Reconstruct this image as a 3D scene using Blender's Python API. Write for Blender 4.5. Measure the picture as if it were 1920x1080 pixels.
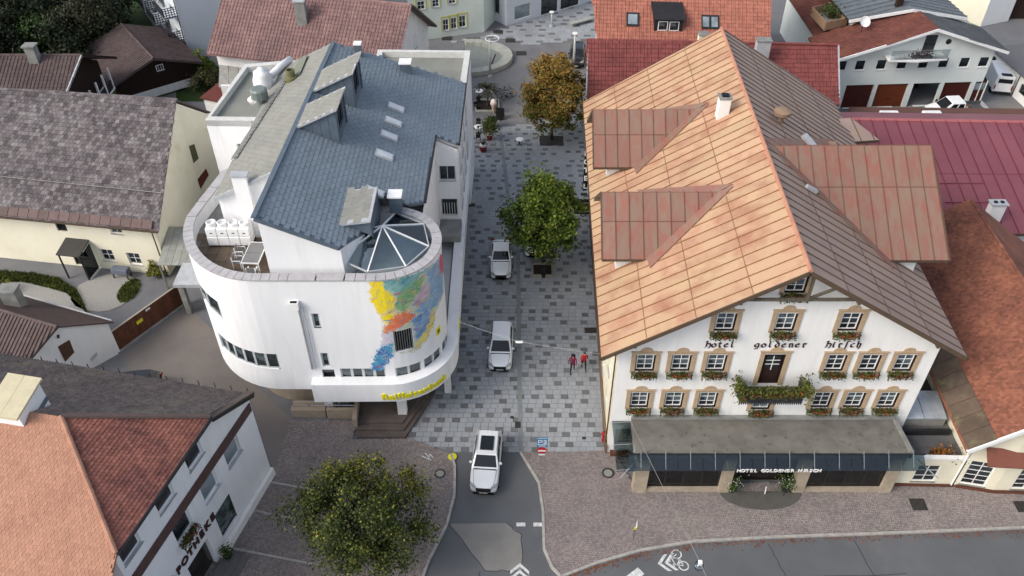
import bpy, bmesh, math, random
from mathutils import Vector, Matrix
random.seed(11)
for o in list(bpy.data.objects): bpy.data.objects.remove(o, do_unlink=True)
SC = bpy.context.scene; COL = SC.collection
R = math.radians
# ---------------------------------------------------------------- camera
CH, CP, CF = 45.0, R(41.5), 1575.0
cd = bpy.data.cameras.new('camera'); cd.sensor_width = 36.0; cd.lens = CF/1920*36; cd.clip_start = .5; cd.clip_end = 3000
cam = bpy.data.objects.new('camera', cd); COL.objects.link(cam)
cam.location = (0, 0, CH); cam.rotation_euler = (math.pi/2-CP, 0, 0); SC.camera = cam
# ---------------------------------------------------------------- sky, sun, exposure
SUN_EL, SUN_AZ = R(38), R(243)          # azimuth clockwise from +Y: light from the left, a little behind the camera
w = bpy.data.worlds.new('World'); SC.world = w; w.use_nodes = True
nt = w.node_tree; nt.nodes.clear()
sk = nt.nodes.new('ShaderNodeTexSky'); sk.sky_type = 'NISHITA'; sk.sun_disc = False
sk.sun_elevation = SUN_EL; sk.sun_rotation = SUN_AZ; sk.air_density = 1.0; sk.dust_density = 3.5; sk.ozone_density = 1.0
hs = nt.nodes.new('ShaderNodeHueSaturation'); hs.inputs['Saturation'].default_value = .6
bg = nt.nodes.new('ShaderNodeBackground'); bg.inputs[1].default_value = .15
wo = nt.nodes.new('ShaderNodeOutputWorld')
nt.links.new(sk.outputs[0], hs.inputs['Color']); nt.links.new(hs.outputs[0], bg.inputs[0]); nt.links.new(bg.outputs[0], wo.inputs[0])
sl = bpy.data.lights.new('sun', 'SUN'); sl.energy = .85; sl.angle = R(24); sl.color = (1, .93, .82)
so = bpy.data.objects.new('sun', sl); COL.objects.link(so); so.location = (-60, -20, 60)
sd = Vector((math.sin(SUN_AZ)*math.cos(SUN_EL), math.cos(SUN_AZ)*math.cos(SUN_EL), math.sin(SUN_EL)))
so.rotation_euler = (-sd).to_track_quat('-Z', 'Y').to_euler()
vs = SC.view_settings; vs.view_transform = 'Standard'; vs.look = 'None'; vs.exposure = .7; vs.gamma = 1; vs.use_curve_mapping = False
# ---------------------------------------------------------------- measuring: photograph pixel -> place on a plane of the scene
def _ray(u, v):
    return Vector(((u-960)/CF, math.cos(CP)+(540-v)/CF*math.sin(CP), -math.sin(CP)+(540-v)/CF*math.cos(CP)))
def G(u, v, z=0.):
    d = _ray(u, v); t = (z-CH)/d.z; return Vector((d.x*t, d.y*t, z))
def GY(u, v, y):
    d = _ray(u, v); t = y/d.y; return Vector((d.x*t, y, CH+d.z*t))
def GW(u, v, p, a):                       # on the upright plane through p along a
    d = _ray(u, v); n = Vector((-a[1], a[0], 0)); t = (Vector((p[0], p[1], 0))-Vector((0, 0, CH))).dot(n)/d.dot(n)
    return Vector((0, 0, CH))+d*t
def lin(c): return c/12.92 if c <= .04045 else ((c+.055)/1.055)**2.4
def S(r, g, b): return (lin(r/255), lin(g/255), lin(b/255))
# ---------------------------------------------------------------- materials
MATS = {}
def mat(name, c, c2=None, scale=2., rough=.8, metal=0., bump=0., bscale=20., stretch=(1, 1, 1), rand=0., orand=0., spec=.3, lo=.35, hi=.65, c3=None, s3=.6, lo3=.55, hi3=.7, emit=None, alpha=None, detail=5):
    if name in MATS: return MATS[name]
    m = bpy.data.materials.new(name); m.use_nodes = True; t = m.node_tree; N = t.nodes; L = t.links
    b = N['Principled BSDF']; b.inputs['Roughness'].default_value = rough; b.inputs['Metallic'].default_value = metal
    b.inputs['Specular IOR Level'].default_value = spec
    tc = N.new('ShaderNodeTexCoord')
    mp = N.new('ShaderNodeMapping'); mp.inputs['Scale'].default_value = stretch; L.new(tc.outputs['Object'], mp.inputs[0])
    def noise(sc, dt=detail):
        n = N.new('ShaderNodeTexNoise'); n.inputs['Scale'].default_value = sc; n.inputs['Detail'].default_value = dt; n.inputs['Roughness'].default_value = .6
        L.new(mp.outputs[0], n.inputs['Vector']); return n.outputs['Fac']
    def ramp(src, a, z, ca, cb):
        r = N.new('ShaderNodeValToRGB'); r.color_ramp.elements[0].position = a; r.color_ramp.elements[1].position = z
        r.color_ramp.elements[0].color = (*ca, 1); r.color_ramp.elements[1].color = (*cb, 1); L.new(src, r.inputs[0]); return r.outputs[0]
    if c2 is None: c2 = tuple(x*.86 for x in c)
    col = ramp(noise(scale), lo, hi, c, c2)
    if c3:
        f = ramp(noise(s3), lo3, hi3, (0, 0, 0), (1, 1, 1)); mx = N.new('ShaderNodeMix'); mx.data_type = 'RGBA'
        L.new(f, mx.inputs[0]); L.new(col, mx.inputs[6]); mx.inputs[7].default_value = (*c3, 1); col = mx.outputs[2]
    if rand or orand:
        hv = N.new('ShaderNodeHueSaturation')
        src = N.new('ShaderNodeNewGeometry').outputs['Random Per Island'] if rand else N.new('ShaderNodeObjectInfo').outputs['Random']
        k = rand or orand
        mr = N.new('ShaderNodeMapRange'); mr.inputs[3].default_value = 1-k; mr.inputs[4].default_value = 1+k
        L.new(src, mr.inputs[0]); L.new(mr.outputs[0], hv.inputs['Value']); L.new(col, hv.inputs['Color']); col = hv.outputs[0]
    L.new(col, b.inputs['Base Color'])
    if bump:
        bn = N.new('ShaderNodeBump'); bn.inputs['Strength'].default_value = bump; bn.inputs['Distance'].default_value = .03
        L.new(noise(bscale, 3), bn.inputs['Height']); L.new(bn.outputs[0], b.inputs['Normal'])
    if emit: b.inputs['Emission Color'].default_value = (*emit[0], 1); b.inputs['Emission Strength'].default_value = emit[1]
    MATS[name] = m; return m
def glassmat(name, tint, mixf=.25, rough=.03):
    m = bpy.data.materials.new(name); m.use_nodes = True; t = m.node_tree; N = t.nodes; L = t.links
    N.remove(N['Principled BSDF']); out = N['Material Output']
    tr = N.new('ShaderNodeBsdfTransparent'); tr.inputs[0].default_value = (*tint, 1)
    gl = N.new('ShaderNodeBsdfGlossy'); gl.inputs['Roughness'].default_value = rough; gl.inputs['Color'].default_value = (.9, .95, 1, 1)
    mx = N.new('ShaderNodeMixShader'); fr = N.new('ShaderNodeFresnel'); fr.inputs[0].default_value = 1.5
    ad = N.new('ShaderNodeMath'); ad.operation = 'ADD'; ad.inputs[1].default_value = mixf; L.new(fr.outputs[0], ad.inputs[0])
    L.new(ad.outputs[0], mx.inputs[0]); L.new(tr.outputs[0], mx.inputs[1]); L.new(gl.outputs[0], mx.inputs[2]); L.new(mx.outputs[0], out.inputs[0])
    MATS[name] = m; return m
WHITE = mat('white_plaster', S(232, 232, 230), S(226, 225, 222), scale=1.2, stretch=(1.6, 1.6, .22), rough=.9, bump=.1, c3=S(206, 203, 196), s3=.9, lo3=.56, hi3=.9)
CREAM = mat('cream_plaster', S(226, 221, 200), S(214, 208, 186), scale=.5, rough=.9, bump=.1)
YELLOW = mat('pale_yellow_plaster', S(230, 226, 206), S(221, 216, 194), scale=.4, rough=.9, bump=.15, c3=S(200, 194, 168), s3=.4, lo3=.6, hi3=.8)
BEIGE = mat('beige_plaster', S(176, 160, 138), S(160, 145, 124), rough=.9)
TAN = mat('tan_stone_trim', S(180, 158, 130), S(164, 142, 116), scale=4, rough=.85, bump=.2)
GREYC = mat('grey_concrete', S(142, 142, 138), S(118, 119, 116), scale=1.2, rough=.9, bump=.2)
LGREY = mat('light_grey_metal', S(186, 189, 192), S(170, 173, 176), rough=.5, metal=.2)
STEEL = mat('brushed_steel', S(176, 180, 182), rough=.35, metal=.8)
DARK = mat('dark_metal', S(44, 44, 46), S(34, 34, 36), rough=.5)
BLACK = mat('black_paint', S(22, 22, 24), rough=.5)
BROWNW = mat('dark_brown_wood', S(50, 32, 26), S(34, 22, 18), scale=2, stretch=(6, 6, .6), rough=.85)
WHITEP = mat('white_paint', S(232, 233, 233), S(222, 222, 221), rough=.5)
GLASS = mat('dark_window_glass', S(46, 54, 60), S(24, 28, 32), scale=.35, rough=.08, spec=.8, lo=.4, hi=.6)
GLASSL = mat('pale_window_glass', S(150, 162, 168), S(104, 116, 122), scale=.6, rough=.08, spec=.8)
CLEAR = glassmat('clear_glass', (.78, .84, .85), .03)
TINT = glassmat('tinted_glass', (.46, .53, .53), .04)
ASPHALT = mat('asphalt', S(116, 117, 120), S(104, 105, 109), scale=.35, rough=.95, bump=.25, bscale=60, c3=S(124, 121, 118), s3=.12)
LEAFG = mat('green_leaf', S(66, 84, 30), S(40, 60, 22), scale=.5, rough=.6, rand=.35)
# ---------------------------------------------------------------- mesh builder
class MB:
    def __init__(s): s.v = []; s.f = []; s.m = []
    def face(s, pts, m=0):
        i = len(s.v); s.v += [tuple(p) for p in pts]; s.f.append(tuple(range(i, i+len(pts)))); s.m.append(m)
    def idx(s, pts, faces, m=0):
        i = len(s.v); s.v += [tuple(p) for p in pts]
        for f in faces: s.f.append(tuple(i+k for k in f)); s.m.append(m)
    def hexa(s, p, m=0): s.idx(p, [(0, 3, 2, 1), (4, 5, 6, 7), (0, 1, 5, 4), (1, 2, 6, 5), (2, 3, 7, 6), (3, 0, 4, 7)], m); return s
    def box(s, x0, x1, y0, y1, z0, z1, m=0):
        return s.hexa([(x0, y0, z0), (x1, y0, z0), (x1, y1, z0), (x0, y1, z0), (x0, y0, z1), (x1, y0, z1), (x1, y1, z1), (x0, y1, z1)], m)
    def slab(s, poly, vec, m=0, ms=None):           # polygon pushed along vec
        n = len(poly); a = [Vector(p) for p in poly]; b = [p+Vector(vec) for p in a]
        s.idx(a+b, [tuple(range(n))[::-1], tuple(range(n, 2*n))], m)
        i = len(s.v)-2*n
        for k in range(n): s.f.append((i+k, i+(k+1) % n, i+n+(k+1) % n, i+n+k)); s.m.append(m if ms is None else ms)
        return s
    def prism(s, poly, z0, z1, m=0): return s.slab([(p[0], p[1], z0) for p in poly], (0, 0, z1-z0), m)
    def bar(s, p, q, w, h, m=0, up=(0, 0, 1)):
        p = Vector(p); q = Vector(q); d = (q-p).normalized(); u = Vector(up)
        if abs(d.dot(u)) > .98: u = Vector((1, 0, 0))
        a = d.cross(u).normalized()*(w/2); b = a.cross(d).normalized()*(h/2)
        return s.hexa([p-a-b, p+a-b, q+a-b, q-a-b, p-a+b, p+a+b, q+a+b, q-a+b], m)
    def tube(s, pts, r, n=6, m=0, r2=None):
        P = [Vector(p) for p in pts]; k = len(P); r2 = r if r2 is None else r2; rings = []
        for i, p in enumerate(P):
            d = (P[min(i+1, k-1)]-P[max(i-1, 0)]).normalized(); u = Vector((0, 0, 1)) if abs(d.z) < .95 else Vector((1, 0, 0))
            a = d.cross(u).normalized(); b = a.cross(d).normalized(); rr = r+(r2-r)*i/max(1, k-1)
            rings += [p+(a*math.cos(2*math.pi*j/n)+b*math.sin(2*math.pi*j/n))*rr for j in range(n)]
        f = [(i*n+j, i*n+(j+1) % n, (i+1)*n+(j+1) % n, (i+1)*n+j) for i in range(k-1) for j in range(n)]
        f += [tuple(range(n))[::-1], tuple(range((k-1)*n, k*n))]; s.idx(rings, f, m); return s
    def lathe(s, prof, n=12, c=(0, 0, 0), m=0, axis='z'):
        pts = []
        for r, z in prof:
            for j in range(n):
                a = 2*math.pi*j/n; x, y = r*math.cos(a), r*math.sin(a)
                pts.append((c[0]+x, c[1]+y, c[2]+z) if axis == 'z' else (c[0]+z, c[1]+x, c[2]+y))
        k = len(prof); f = [(i*n+j, i*n+(j+1) % n, (i+1)*n+(j+1) % n, (i+1)*n+j) for i in range(k-1) for j in range(n)]
        f += [tuple(range(n))[::-1], tuple(range((k-1)*n, k*n))]; s.idx(pts, f, m); return s
    def build(s, name, mats, parent=None, loc=None, rotz=0., smooth=False, bevel=0., kind=None, label=None, fix=True):
        off = ORG.get(parent.name) if parent is not None else None
        v = [(a-off[0], b-off[1], c-off[2]) for a, b, c in s.v] if (off is not None and loc is None) else s.v
        me = bpy.data.meshes.new(name); me.from_pydata(v, [], s.f)
        mats = mats if isinstance(mats, (list, tuple)) else [mats]
        for m in mats: me.materials.append(m)
        if len(mats) > 1: me.polygons.foreach_set('material_index', s.m)
        if fix:
            bm = bmesh.new(); bm.from_mesh(me); bmesh.ops.recalc_face_normals(bm, faces=bm.faces[:]); bm.to_mesh(me); bm.free()
        if smooth: me.polygons.foreach_set('use_smooth', [True]*len(me.polygons))
        me.update()
        return link(me, name, parent, loc, rotz, bevel, kind, label)
ORG = {}
def link(me, name, parent=None, loc=None, rotz=0., bevel=0., kind=None, label=None):
    o = bpy.data.objects.new(name, me); COL.objects.link(o)
    if parent is not None:
        o.parent = parent; off = ORG.get(parent.name)
        if loc is not None: o.location = Vector(loc)-(off if off is not None else Vector())
        elif off is not None: ORG[o.name] = off
    elif loc is not None: o.location = loc
    o.rotation_euler = (0, 0, rotz)
    if bevel:
        b = o.modifiers.new('bevel', 'BEVEL'); b.width = bevel; b.segments = 2; b.limit_method = 'ANGLE'
    if kind: o['kind'] = kind
    if label: o['label'] = label
    return o
def tag(o, label, cat, group=None):
    o['label'] = label; o['category'] = cat
    if group: o['group'] = group
    return o
def thing(name, label, cat, loc=(0, 0, 0), rotz=0., group=None, world=False):
    """Empty at the base of a thing; world=True: parts are written in world coordinates"""
    o = bpy.data.objects.new(name, None); COL.objects.link(o); o.location = loc; o.rotation_euler = (0, 0, rotz); o.empty_display_size = .3
    tag(o, label, cat, group)
    if world: ORG[o.name] = Vector(loc)
    return o
def copy_tree(o, parent=None):
    c = o.copy(); COL.objects.link(c)
    if parent is not None: c.parent = parent
    for ch in o.children: copy_tree(ch, c)
    return c
def clip(poly, a, b, c):                  # keep a*x+b*y<=c
    out = []
    for i, p in enumerate(poly):
        q = poly[(i+1) % len(poly)]; dp = a*p[0]+b*p[1]-c; dq = a*q[0]+b*q[1]-c
        if dp <= 0: out.append(p)
        if dp*dq < 0: t = dp/(dp-dq); out.append((p[0]+(q[0]-p[0])*t, p[1]+(q[1]-p[1])*t))
    return out
def inside(poly, x, y):
    r = False; j = len(poly)-1
    for i in range(len(poly)):
        if (poly[i][1] > y) != (poly[j][1] > y) and x < (poly[j][0]-poly[i][0])*(y-poly[i][1])/(poly[j][1]-poly[i][1])+poly[i][0]: r = not r
        j = i
    return r
def pmap(p0, d):                          # flat wall: s along d from p0, z up, depth inwards
    p0 = Vector((p0[0], p0[1], 0)); d = Vector((d[0], d[1], 0)).normalized(); n = d.cross(Vector((0, 0, 1)))
    return lambda s, z, dp=0.: p0+d*s+Vector((0, 0, z))-n*dp
def wall(mb, fm, s0, s1, z0, z1, holes=(), convex=None, depth=.2, ssub=(), m=0, mr=None):
    mr = m if mr is None else mr
    Ss = sorted({round(x, 4) for x in [s0, s1, *ssub]+[h[0] for h in holes]+[h[1] for h in holes] if s0-1e-6 <= x <= s1+1e-6})
    Zs = sorted({round(x, 4) for x in [z0, z1]+[h[2] for h in holes]+[h[3] for h in holes] if z0-1e-6 <= x <= z1+1e-6})
    for i in range(len(Ss)-1):
        for j in range(len(Zs)-1):
            cs, cz = (Ss[i]+Ss[i+1])/2, (Zs[j]+Zs[j+1])/2
            if any(h[0] < cs < h[1] and h[2] < cz < h[3] for h in holes): continue
            p = [(Ss[i], Zs[j]), (Ss[i+1], Zs[j]), (Ss[i+1], Zs[j+1]), (Ss[i], Zs[j+1])]
            if convex:
                for (a, b, c) in convex: p = clip(p, a, b, c) if len(p) > 2 else []
            if len(p) > 2: mb.face([fm(a, b) for a, b in p], m)
    for h in holes:
        hs_ = [x for x in Ss if h[0]-1e-6 <= x <= h[1]+1e-6]
        for a, b in zip(hs_[:-1], hs_[1:]):
            for z in (h[2], h[3]): mb.face([fm(a, z), fm(b, z), fm(b, z, depth), fm(a, z, depth)], mr)
        for x in (h[0], h[1]): mb.face([fm(x, h[2]), fm(x, h[3]), fm(x, h[3], depth), fm(x, h[2], depth)], mr)
WCACHE = {}
def window(parent, pos, w, h, rz=0., nx=1, ny=1, frame=None, glass=None, sill=True, rec=.12, fw=.07, name='window', sillm=None, label=None):
    """frame with glazing bars, pane and sill; looks towards local -Y; pos = middle of the opening on the wall face"""
    frame = frame or WHITEP; glass = glass or GLASS; sillm = sillm or LGREY
    key = (round(w, 2), round(h, 2), nx, ny, frame.name, glass.name, sill, rec, fw, sillm.name)
    if key not in WCACHE:
        a = MB(); W, H = w/2, h/2; y0, y1 = rec, rec+.07
        a.box(-W, -W+fw, y0, y1, -H, H); a.box(W-fw, W, y0, y1, -H, H); a.box(-W+fw, W-fw, y0, y1, H-fw, H); a.box(-W+fw, W-fw, y0, y1, -H, -H+fw)
        for i in range(1, nx): x = -W+w*i/nx; a.box(x-.022, x+.022, y0+.012, y1-.003, -H+fw, H-fw)
        for j in range(1, ny): z = -H+h*j/ny; a.box(-W+fw, W-fw, y0+.016, y1-.006, z-.02, z+.02)
        p = MB().box(-W+fw*.5, W-fw*.5, y1-.03, y1-.015, -H+fw*.5, H-fw*.5)
        q = MB().box(-W-.06, W+.06, -.09, rec, -H-.05, -H-.004) if sill else None
        def me(mb, n, mt):
            o = mb.build(n, mt); d = o.data; bpy.data.objects.remove(o); return d
        WCACHE[key] = (me(a, name, frame), me(p, 'pane', glass), me(q, 'sill', sillm) if q else None)
    A, B, Q = WCACHE[key]
    o = link(A, name, parent, pos, rz, label=label)
    link(B, 'pane', o)
    if Q: link(Q, 'sill', o)
    return o
def frame_of(poly, u):
    p0 = Vector(poly[0]); u = Vector(u).normalized()
    n = Vector((0, 0, 0))
    for i in range(len(poly)): n += Vector(poly[i]).cross(Vector(poly[(i+1) % len(poly)]))
    n.normalize()
    if n.z < 0: n = -n
    u = (u-n*u.dot(n)).normalized(); wv = n.cross(u).normalized()
    if wv.z < 0: wv = -wv
    return p0, u, wv, n
def flat(poly):                           # points laid onto their best plane
    P = [Vector(p) for p in poly]; c = sum(P, Vector())/len(P); n = Vector()
    for i in range(len(P)): n += (P[i]-c).cross(P[(i+1) % len(P)]-c)
    n.normalize(); return [p-n*(p-c).dot(n) for p in P]
def tiles(parent, poly, u, tw, th, m, style='pan', name='roof_tiles', lift=.03, thick=.03, stagger=0., jit=.006, holes=()):
    """every tile of one roof slope, joined: each tile is smaller than about 10 pixels in the picture"""
    p0, u, wv, n = frame_of(poly, u); P2 = [((Vector(p)-p0).dot(u), (Vector(p)-p0).dot(wv)) for p in poly]
    H2 = [[((Vector(p)-p0).dot(u), (Vector(p)-p0).dot(wv)) for p in h] for h in holes]
    x0, x1 = min(p[0] for p in P2), max(p[0] for p in P2); y0, y1 = min(p[1] for p in P2), max(p[1] for p in P2)
    mb = MB(); nc = int((y1-y0)/th)+1; rnd = random.Random(5)
    prof = {'pan': [(0, .0), (.08, .9), (.3, .9), (.42, 0), (1, 0)], 'flat': [(0, 0), (1, 0)], 'wave': [(0, .2), (.25, 1), (.5, .5), (.75, 0), (1, .2)]}[style]
    for j in range(nc):
        wy = y0+j*th; so_ = (j % 2)*stagger*tw
        for i in range(-1, int((x1-x0)/tw)+1):
            ux = x0+i*tw+so_
            if not inside(P2, ux+tw/2, wy+th*.5): continue
            if any(inside(h, ux+tw/2, wy+th*.5) for h in H2): continue
            z = lift+rnd.uniform(-jit, jit); g = tw*.03; top = []; bot = []; low = []
            for (f, hgt) in prof:
                X = ux+g+(tw-2*g)*f; e = hgt*.065
                top.append(p0+u*X+wv*(wy-th*.06)+n*(z+thick+e)); bot.append(p0+u*X+wv*(wy+th*1.02)+n*(z+e)); low.append(p0+u*X+wv*(wy-th*.06)+n*(z-.01))
            k = len(prof); pts = top+bot+low
            fs = [(a, a+1, k+a+1, k+a) for a in range(k-1)]+[(2*k+a, 2*k+a+1, a+1, a) for a in range(k-1)]
            fs += [(0, k, 2*k), (k-1, 3*k-1, 2*k-1)]
            mb.idx(pts, fs)
    o = mb.build(name, m, parent, fix=False, kind='stuff'); return o
def ridge(parent, p, q, m, r=.14, step=.4, name='ridge_tiles'):
    p = Vector(p); q = Vector(q); L = (q-p).length; d = (q-p)/L; mb = MB(); k = max(1, int(L/step))
    for i in range(k):
        a = p+d*(L*i/k); b = p+d*(L*(i+1.08)/k); mb.tube([a, b], r*1.06, 8, 0, r*.94)
    return mb.build(name, m, parent, kind='stuff' if k > 1 else None)
def panels(parent, poly, u, pw, m, breaks=(), mrib=None, rib=.05, t=.03, name='roof_panel', lift=.02, off=0.):
    """sheet-metal roof: one object for each sheet, with its standing seam"""
    p0, u, wv, n = frame_of(poly, u); P2 = [((Vector(p)-p0).dot(u), (Vector(p)-p0).dot(wv)) for p in poly]
    x0, x1 = min(p[0] for p in P2), max(p[0] for p in P2); y0, y1 = min(p[1] for p in P2), max(p[1] for p in P2)
    B = [y0-1]+[y0+b for b in breaks]+[y1+1]; x = x0-off
    while x < x1:
        for a, b in zip(B[:-1], B[1:]):
            p = clip(clip(clip(clip(P2, 1, 0, x+pw), -1, 0, -x), 0, 1, b-.004), 0, -1, -a-.004)
            if len(p) < 3: continue
            ar = abs(sum(p[i][0]*p[(i+1) % len(p)][1]-p[(i+1) % len(p)][0]*p[i][1] for i in range(len(p))))/2
            if ar < .02: continue
            T = lambda q, h: p0+u*q[0]+wv*q[1]+n*h
            mb = MB(); z = lift+(.006 if a > y0 else 0.)
            mb.slab([T(q, z) for q in p], n*t)
            e = [q for q in p if abs(q[0]-(x+pw)) < 1e-5]
            if len(e) >= 2:
                lo_, hi_ = min(q[1] for q in e), max(q[1] for q in e)
                mb.bar(T((x+pw-.02, lo_), z+t+rib/2), T((x+pw-.02, hi_), z+t+rib/2), .03, rib, 1, n)
            e = [q for q in p if abs(q[1]-(b-.004)) < 1e-5]
            if len(e) >= 2:
                lo_, hi_ = min(q[0] for q in e), max(q[0] for q in e)
                mb.bar(T((lo_, b-.03), z+t+.012), T((hi_-.04, b-.03), z+t+.012), .04, .024, 1, n)
            mb.build(name, [m, mrib or m], parent)
        x += pw
TXT = {}
def text_mesh(ch, size=1., bold=.0, ext=.02, sx=1., shear=0.):
    k = (ch, size, bold, ext, sx, shear)
    if k in TXT: return TXT[k]
    c = bpy.data.curves.new('t', 'FONT'); c.body = ch; c.size = size; c.extrude = ext; c.offset = bold; c.shear = shear; c.align_x = 'CENTER'; c.resolution_u = 4
    o = bpy.data.objects.new('t', c); COL.objects.link(o); bpy.context.view_layer.update()
    me = bpy.data.meshes.new_from_object(o.evaluated_get(bpy.context.evaluated_depsgraph_get())); bpy.data.objects.remove(o)
    me.transform(Matrix.Diagonal((sx, 1, 1, 1))); me.transform(Matrix.Rotation(math.pi/2, 4, 'X')); TXT[k] = me; return me   # upright, faces -Y
def letter(parent, ch, pos, m, rz=0., name='letter', **kw):
    me = text_mesh(ch, **kw)
    if not me.materials: me.materials.append(m)
    return link(me, name, parent, pos, rz)
# ================================================================ the setting
def struct(o): o['kind'] = 'structure'; return o
def sheet(name, poly, z, m, parent=None, t=None, kind='structure'):
    mb = MB()
    if t: mb.prism(poly, z-t, z)
    else: mb.face([(p[0], p[1], z) for p in poly])
    return mb.build(name, m, parent, kind=kind if parent is None else None)
def px(*pts): return [G(*p).xy for p in pts]
sheet('ground', [(-400, -150), (400, -150), (400, 500), (-400, 500)], -.03, ASPHALT)
road = sheet('road', px((780, 1140), (790, 1090), (805, 1050), (838, 985), (852, 930), (853, 875), (848, 846), (983, 846), (1012, 905), (1020, 960), (1022, 1030), (1037, 1065), (1054, 1082), (1122, 1056), (1202, 1033), (1302, 1016), (1450, 1008), (1600, 1003), (1760, 997), (1920, 990), (2400, 980), (2600, 1400), (100, 1400)), 0,
    mat('road_asphalt', S(96, 98, 101), S(87, 89, 92), scale=.3, rough=.9, bump=.25, bscale=50, c3=S(104, 105, 107), s3=.15))
PATCH = mat('pale_asphalt_patch', S(130, 128, 124), S(120, 118, 115), scale=.8, rough=.92, bump=.2, bscale=50)
sheet('asphalt_patch', px((842, 982), (950, 981), (978, 1003), (980, 1071), (909, 1070)), .004, PATCH, road)
ROADP = mat('worn_road_paint', S(214, 216, 214), S(176, 178, 178), scale=6, rough=.8, c3=S(120, 122, 124), s3=9, lo3=.6, hi3=.7)
def paint(pts, name='road_marking'): return sheet(name, pts, .008, ROADP, road)
def stroke(a, b, wd):
    a = Vector(a); b = Vector(b); d = (b-a).normalized(); n = Vector((-d.y, d.x))*wd/2; return [a-n, b-n, b+n, a+n]
for q in [((968, 980), (985, 980), (985, 987), (968, 987)), ((1000, 980), (1018, 980), (1018, 987), (1000, 987)), ((1168, 1085), (1196, 1064), (1208, 1076), (1190, 1092))]: paint(px(*q))
def chevron(c, ang, sc):
    c = Vector(c)
    def T(x, y): return c+Vector((x*math.cos(ang)-y*math.sin(ang), x*math.sin(ang)+y*math.cos(ang)))*sc
    for k in (0, .42):
        for s in (1, -1): paint([T(-k, 0), T(-k-.22, 0), T(-k-.72, s*.55), T(-k-.5, s*.55)], 'chevron_marking')
    return T
c0 = G(1233, 1057).xy; Tc = chevron(c0, math.pi+.12, 1.0)
def bike_mark(c, ang, sc):
    c = Vector(c); mb = MB()
    def T(x, y): p = c+Vector((x*math.cos(ang)-y*math.sin(ang), x*math.sin(ang)+y*math.cos(ang)))*sc; return (p.x, p.y, .008)
    for cx in (-.5, .5):
        for k in range(16):
            a, b = 2*math.pi*k/16, 2*math.pi*(k+1)/16
            mb.face([T(cx+.3*math.cos(a), .3*math.sin(a)), T(cx+.3*math.cos(b), .3*math.sin(b)), T(cx+.39*math.cos(b), .39*math.sin(b)), T(cx+.39*math.cos(a), .39*math.sin(a))])
    for a, b in [((-.5, 0), (-.2, .5)), ((-.2, .5), (.35, .5)), ((.5, 0), (.3, .68)), ((-.28, .42), (.05, 0)), ((.05, 0), (.38, .45)), ((-.5, .02), (.05, -.02)), ((-.32, .62), (-.08, .62)), ((.3, .68), (.12, .74))]:
        q = stroke(a, b, .075); mb.face([T(*p) for p in q])
    return mb.build('bicycle_marking', ROADP, road)
bike_mark(G(1275, 1050).xy, R(112), .82)
T2 = chevron(G(975, 1056).xy, R(88), 1.0); bike_mark(G(975, 1090).xy, R(180), .9)
TAR = mat('tar_seal', S(60, 61, 64), rough=.8)
for a, b in (((842, 982), (909, 1070)), ((909, 1070), (975, 1071)), ((978, 1003), (980, 1071)), ((950, 981), (978, 1003)), ((806, 980), (842, 982)), ((900, 1072), (880, 1130)), ((1440, 1020), (1475, 1085)), ((1475, 1085), (1700, 1075)), ((1600, 1012), (1640, 1080))):
    A0, B0 = G(*a).xy, G(*b).xy; n_ = 6; rc = random.Random(int(a[0])); pts_ = [A0+(B0-A0)*(k/n_)+Vector((rc.uniform(-.06, .06), rc.uniform(-.06, .06)))*(0 < k < n_) for k in range(n_+1)]
    for p, q in zip(pts_[:-1], pts_[1:]): sheet('crack_seal', stroke(p, q, .05), .0065, TAR, road)
# cobbled pavements with kerbs
COB = mat('pink_grey_cobble', S(148, 138, 135), S(134, 126, 124), scale=.4, rough=.85, rand=.2, c3=S(142, 136, 128), s3=.25)
JOINT = mat('sand_joint', S(112, 104, 100), rough=.95)
KERB = mat('granite_kerb', S(168, 164, 158), S(146, 143, 138), scale=3, rough=.8)
def stones(parent, poly, sx, sy, z, h, m, name='cobblestones', ang=0., jit=.02, gap=.018):
    ca, sa = math.cos(ang), math.sin(ang); rot = [(p[0]*ca+p[1]*sa, -p[0]*sa+p[1]*ca) for p in poly]
    x0, x1 = min(p[0] for p in rot), max(p[0] for p in rot); y0, y1 = min(p[1] for p in rot), max(p[1] for p in rot)
    mb = MB(); rn = random.Random(3); j = 0; y = y0
    while y < y1:
        x = x0+(j % 2)*sx*.5
        while x < x1:
            if inside(rot, x+sx/2, y+sy/2):
                P = []
                for k, (a, b) in enumerate([(gap/2, gap/2), (sx-gap/2, gap/2), (sx-gap/2, sy-gap/2), (gap/2, sy-gap/2)]):
                    P.append((x+a+rn.uniform(-jit, jit)*.5, y+b+rn.uniform(-jit, jit)*.5))
                cx, cy = sum(p[0] for p in P)/4, sum(p[1] for p in P)/4; zz = z+rn.uniform(-.006, .006)
                W = lambda p, q: (p[0]*ca-p[1]*sa, p[0]*sa+p[1]*ca, q)
                lo = [W(p, z-h) for p in P]; hi = [W((cx+(p[0]-cx)*.88, cy+(p[1]-cy)*.88), zz) for p in P]
                mb.idx(lo+hi, [(4, 5, 6, 7), (0, 1, 5, 4), (1, 2, 6, 5), (2, 3, 7, 6), (3, 0, 4, 7)])
            x += sx
        y += sy; j += 1
    return mb.build(name, m, parent, fix=False, kind='stuff')
KR = [(976, 850), (1010, 905), (1018, 960), (1020, 1030), (1035, 1065), (1052, 1082), (1120, 1056), (1200, 1033), (1300, 1016), (1450, 1008), (1600, 1003), (1760, 997), (1920, 990), (2150, 984)]
pr_ = px(*KR, (2150, 926), (1920, 924), (1860, 921), (1790, 908), (1690, 906), (1185, 906), (1150, 846))
paveR = sheet('pavement_right', pr_, .06, JOINT, t=.09); stones(paveR, pr_, .14, .12, .10, .05, COB, ang=.06)
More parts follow.
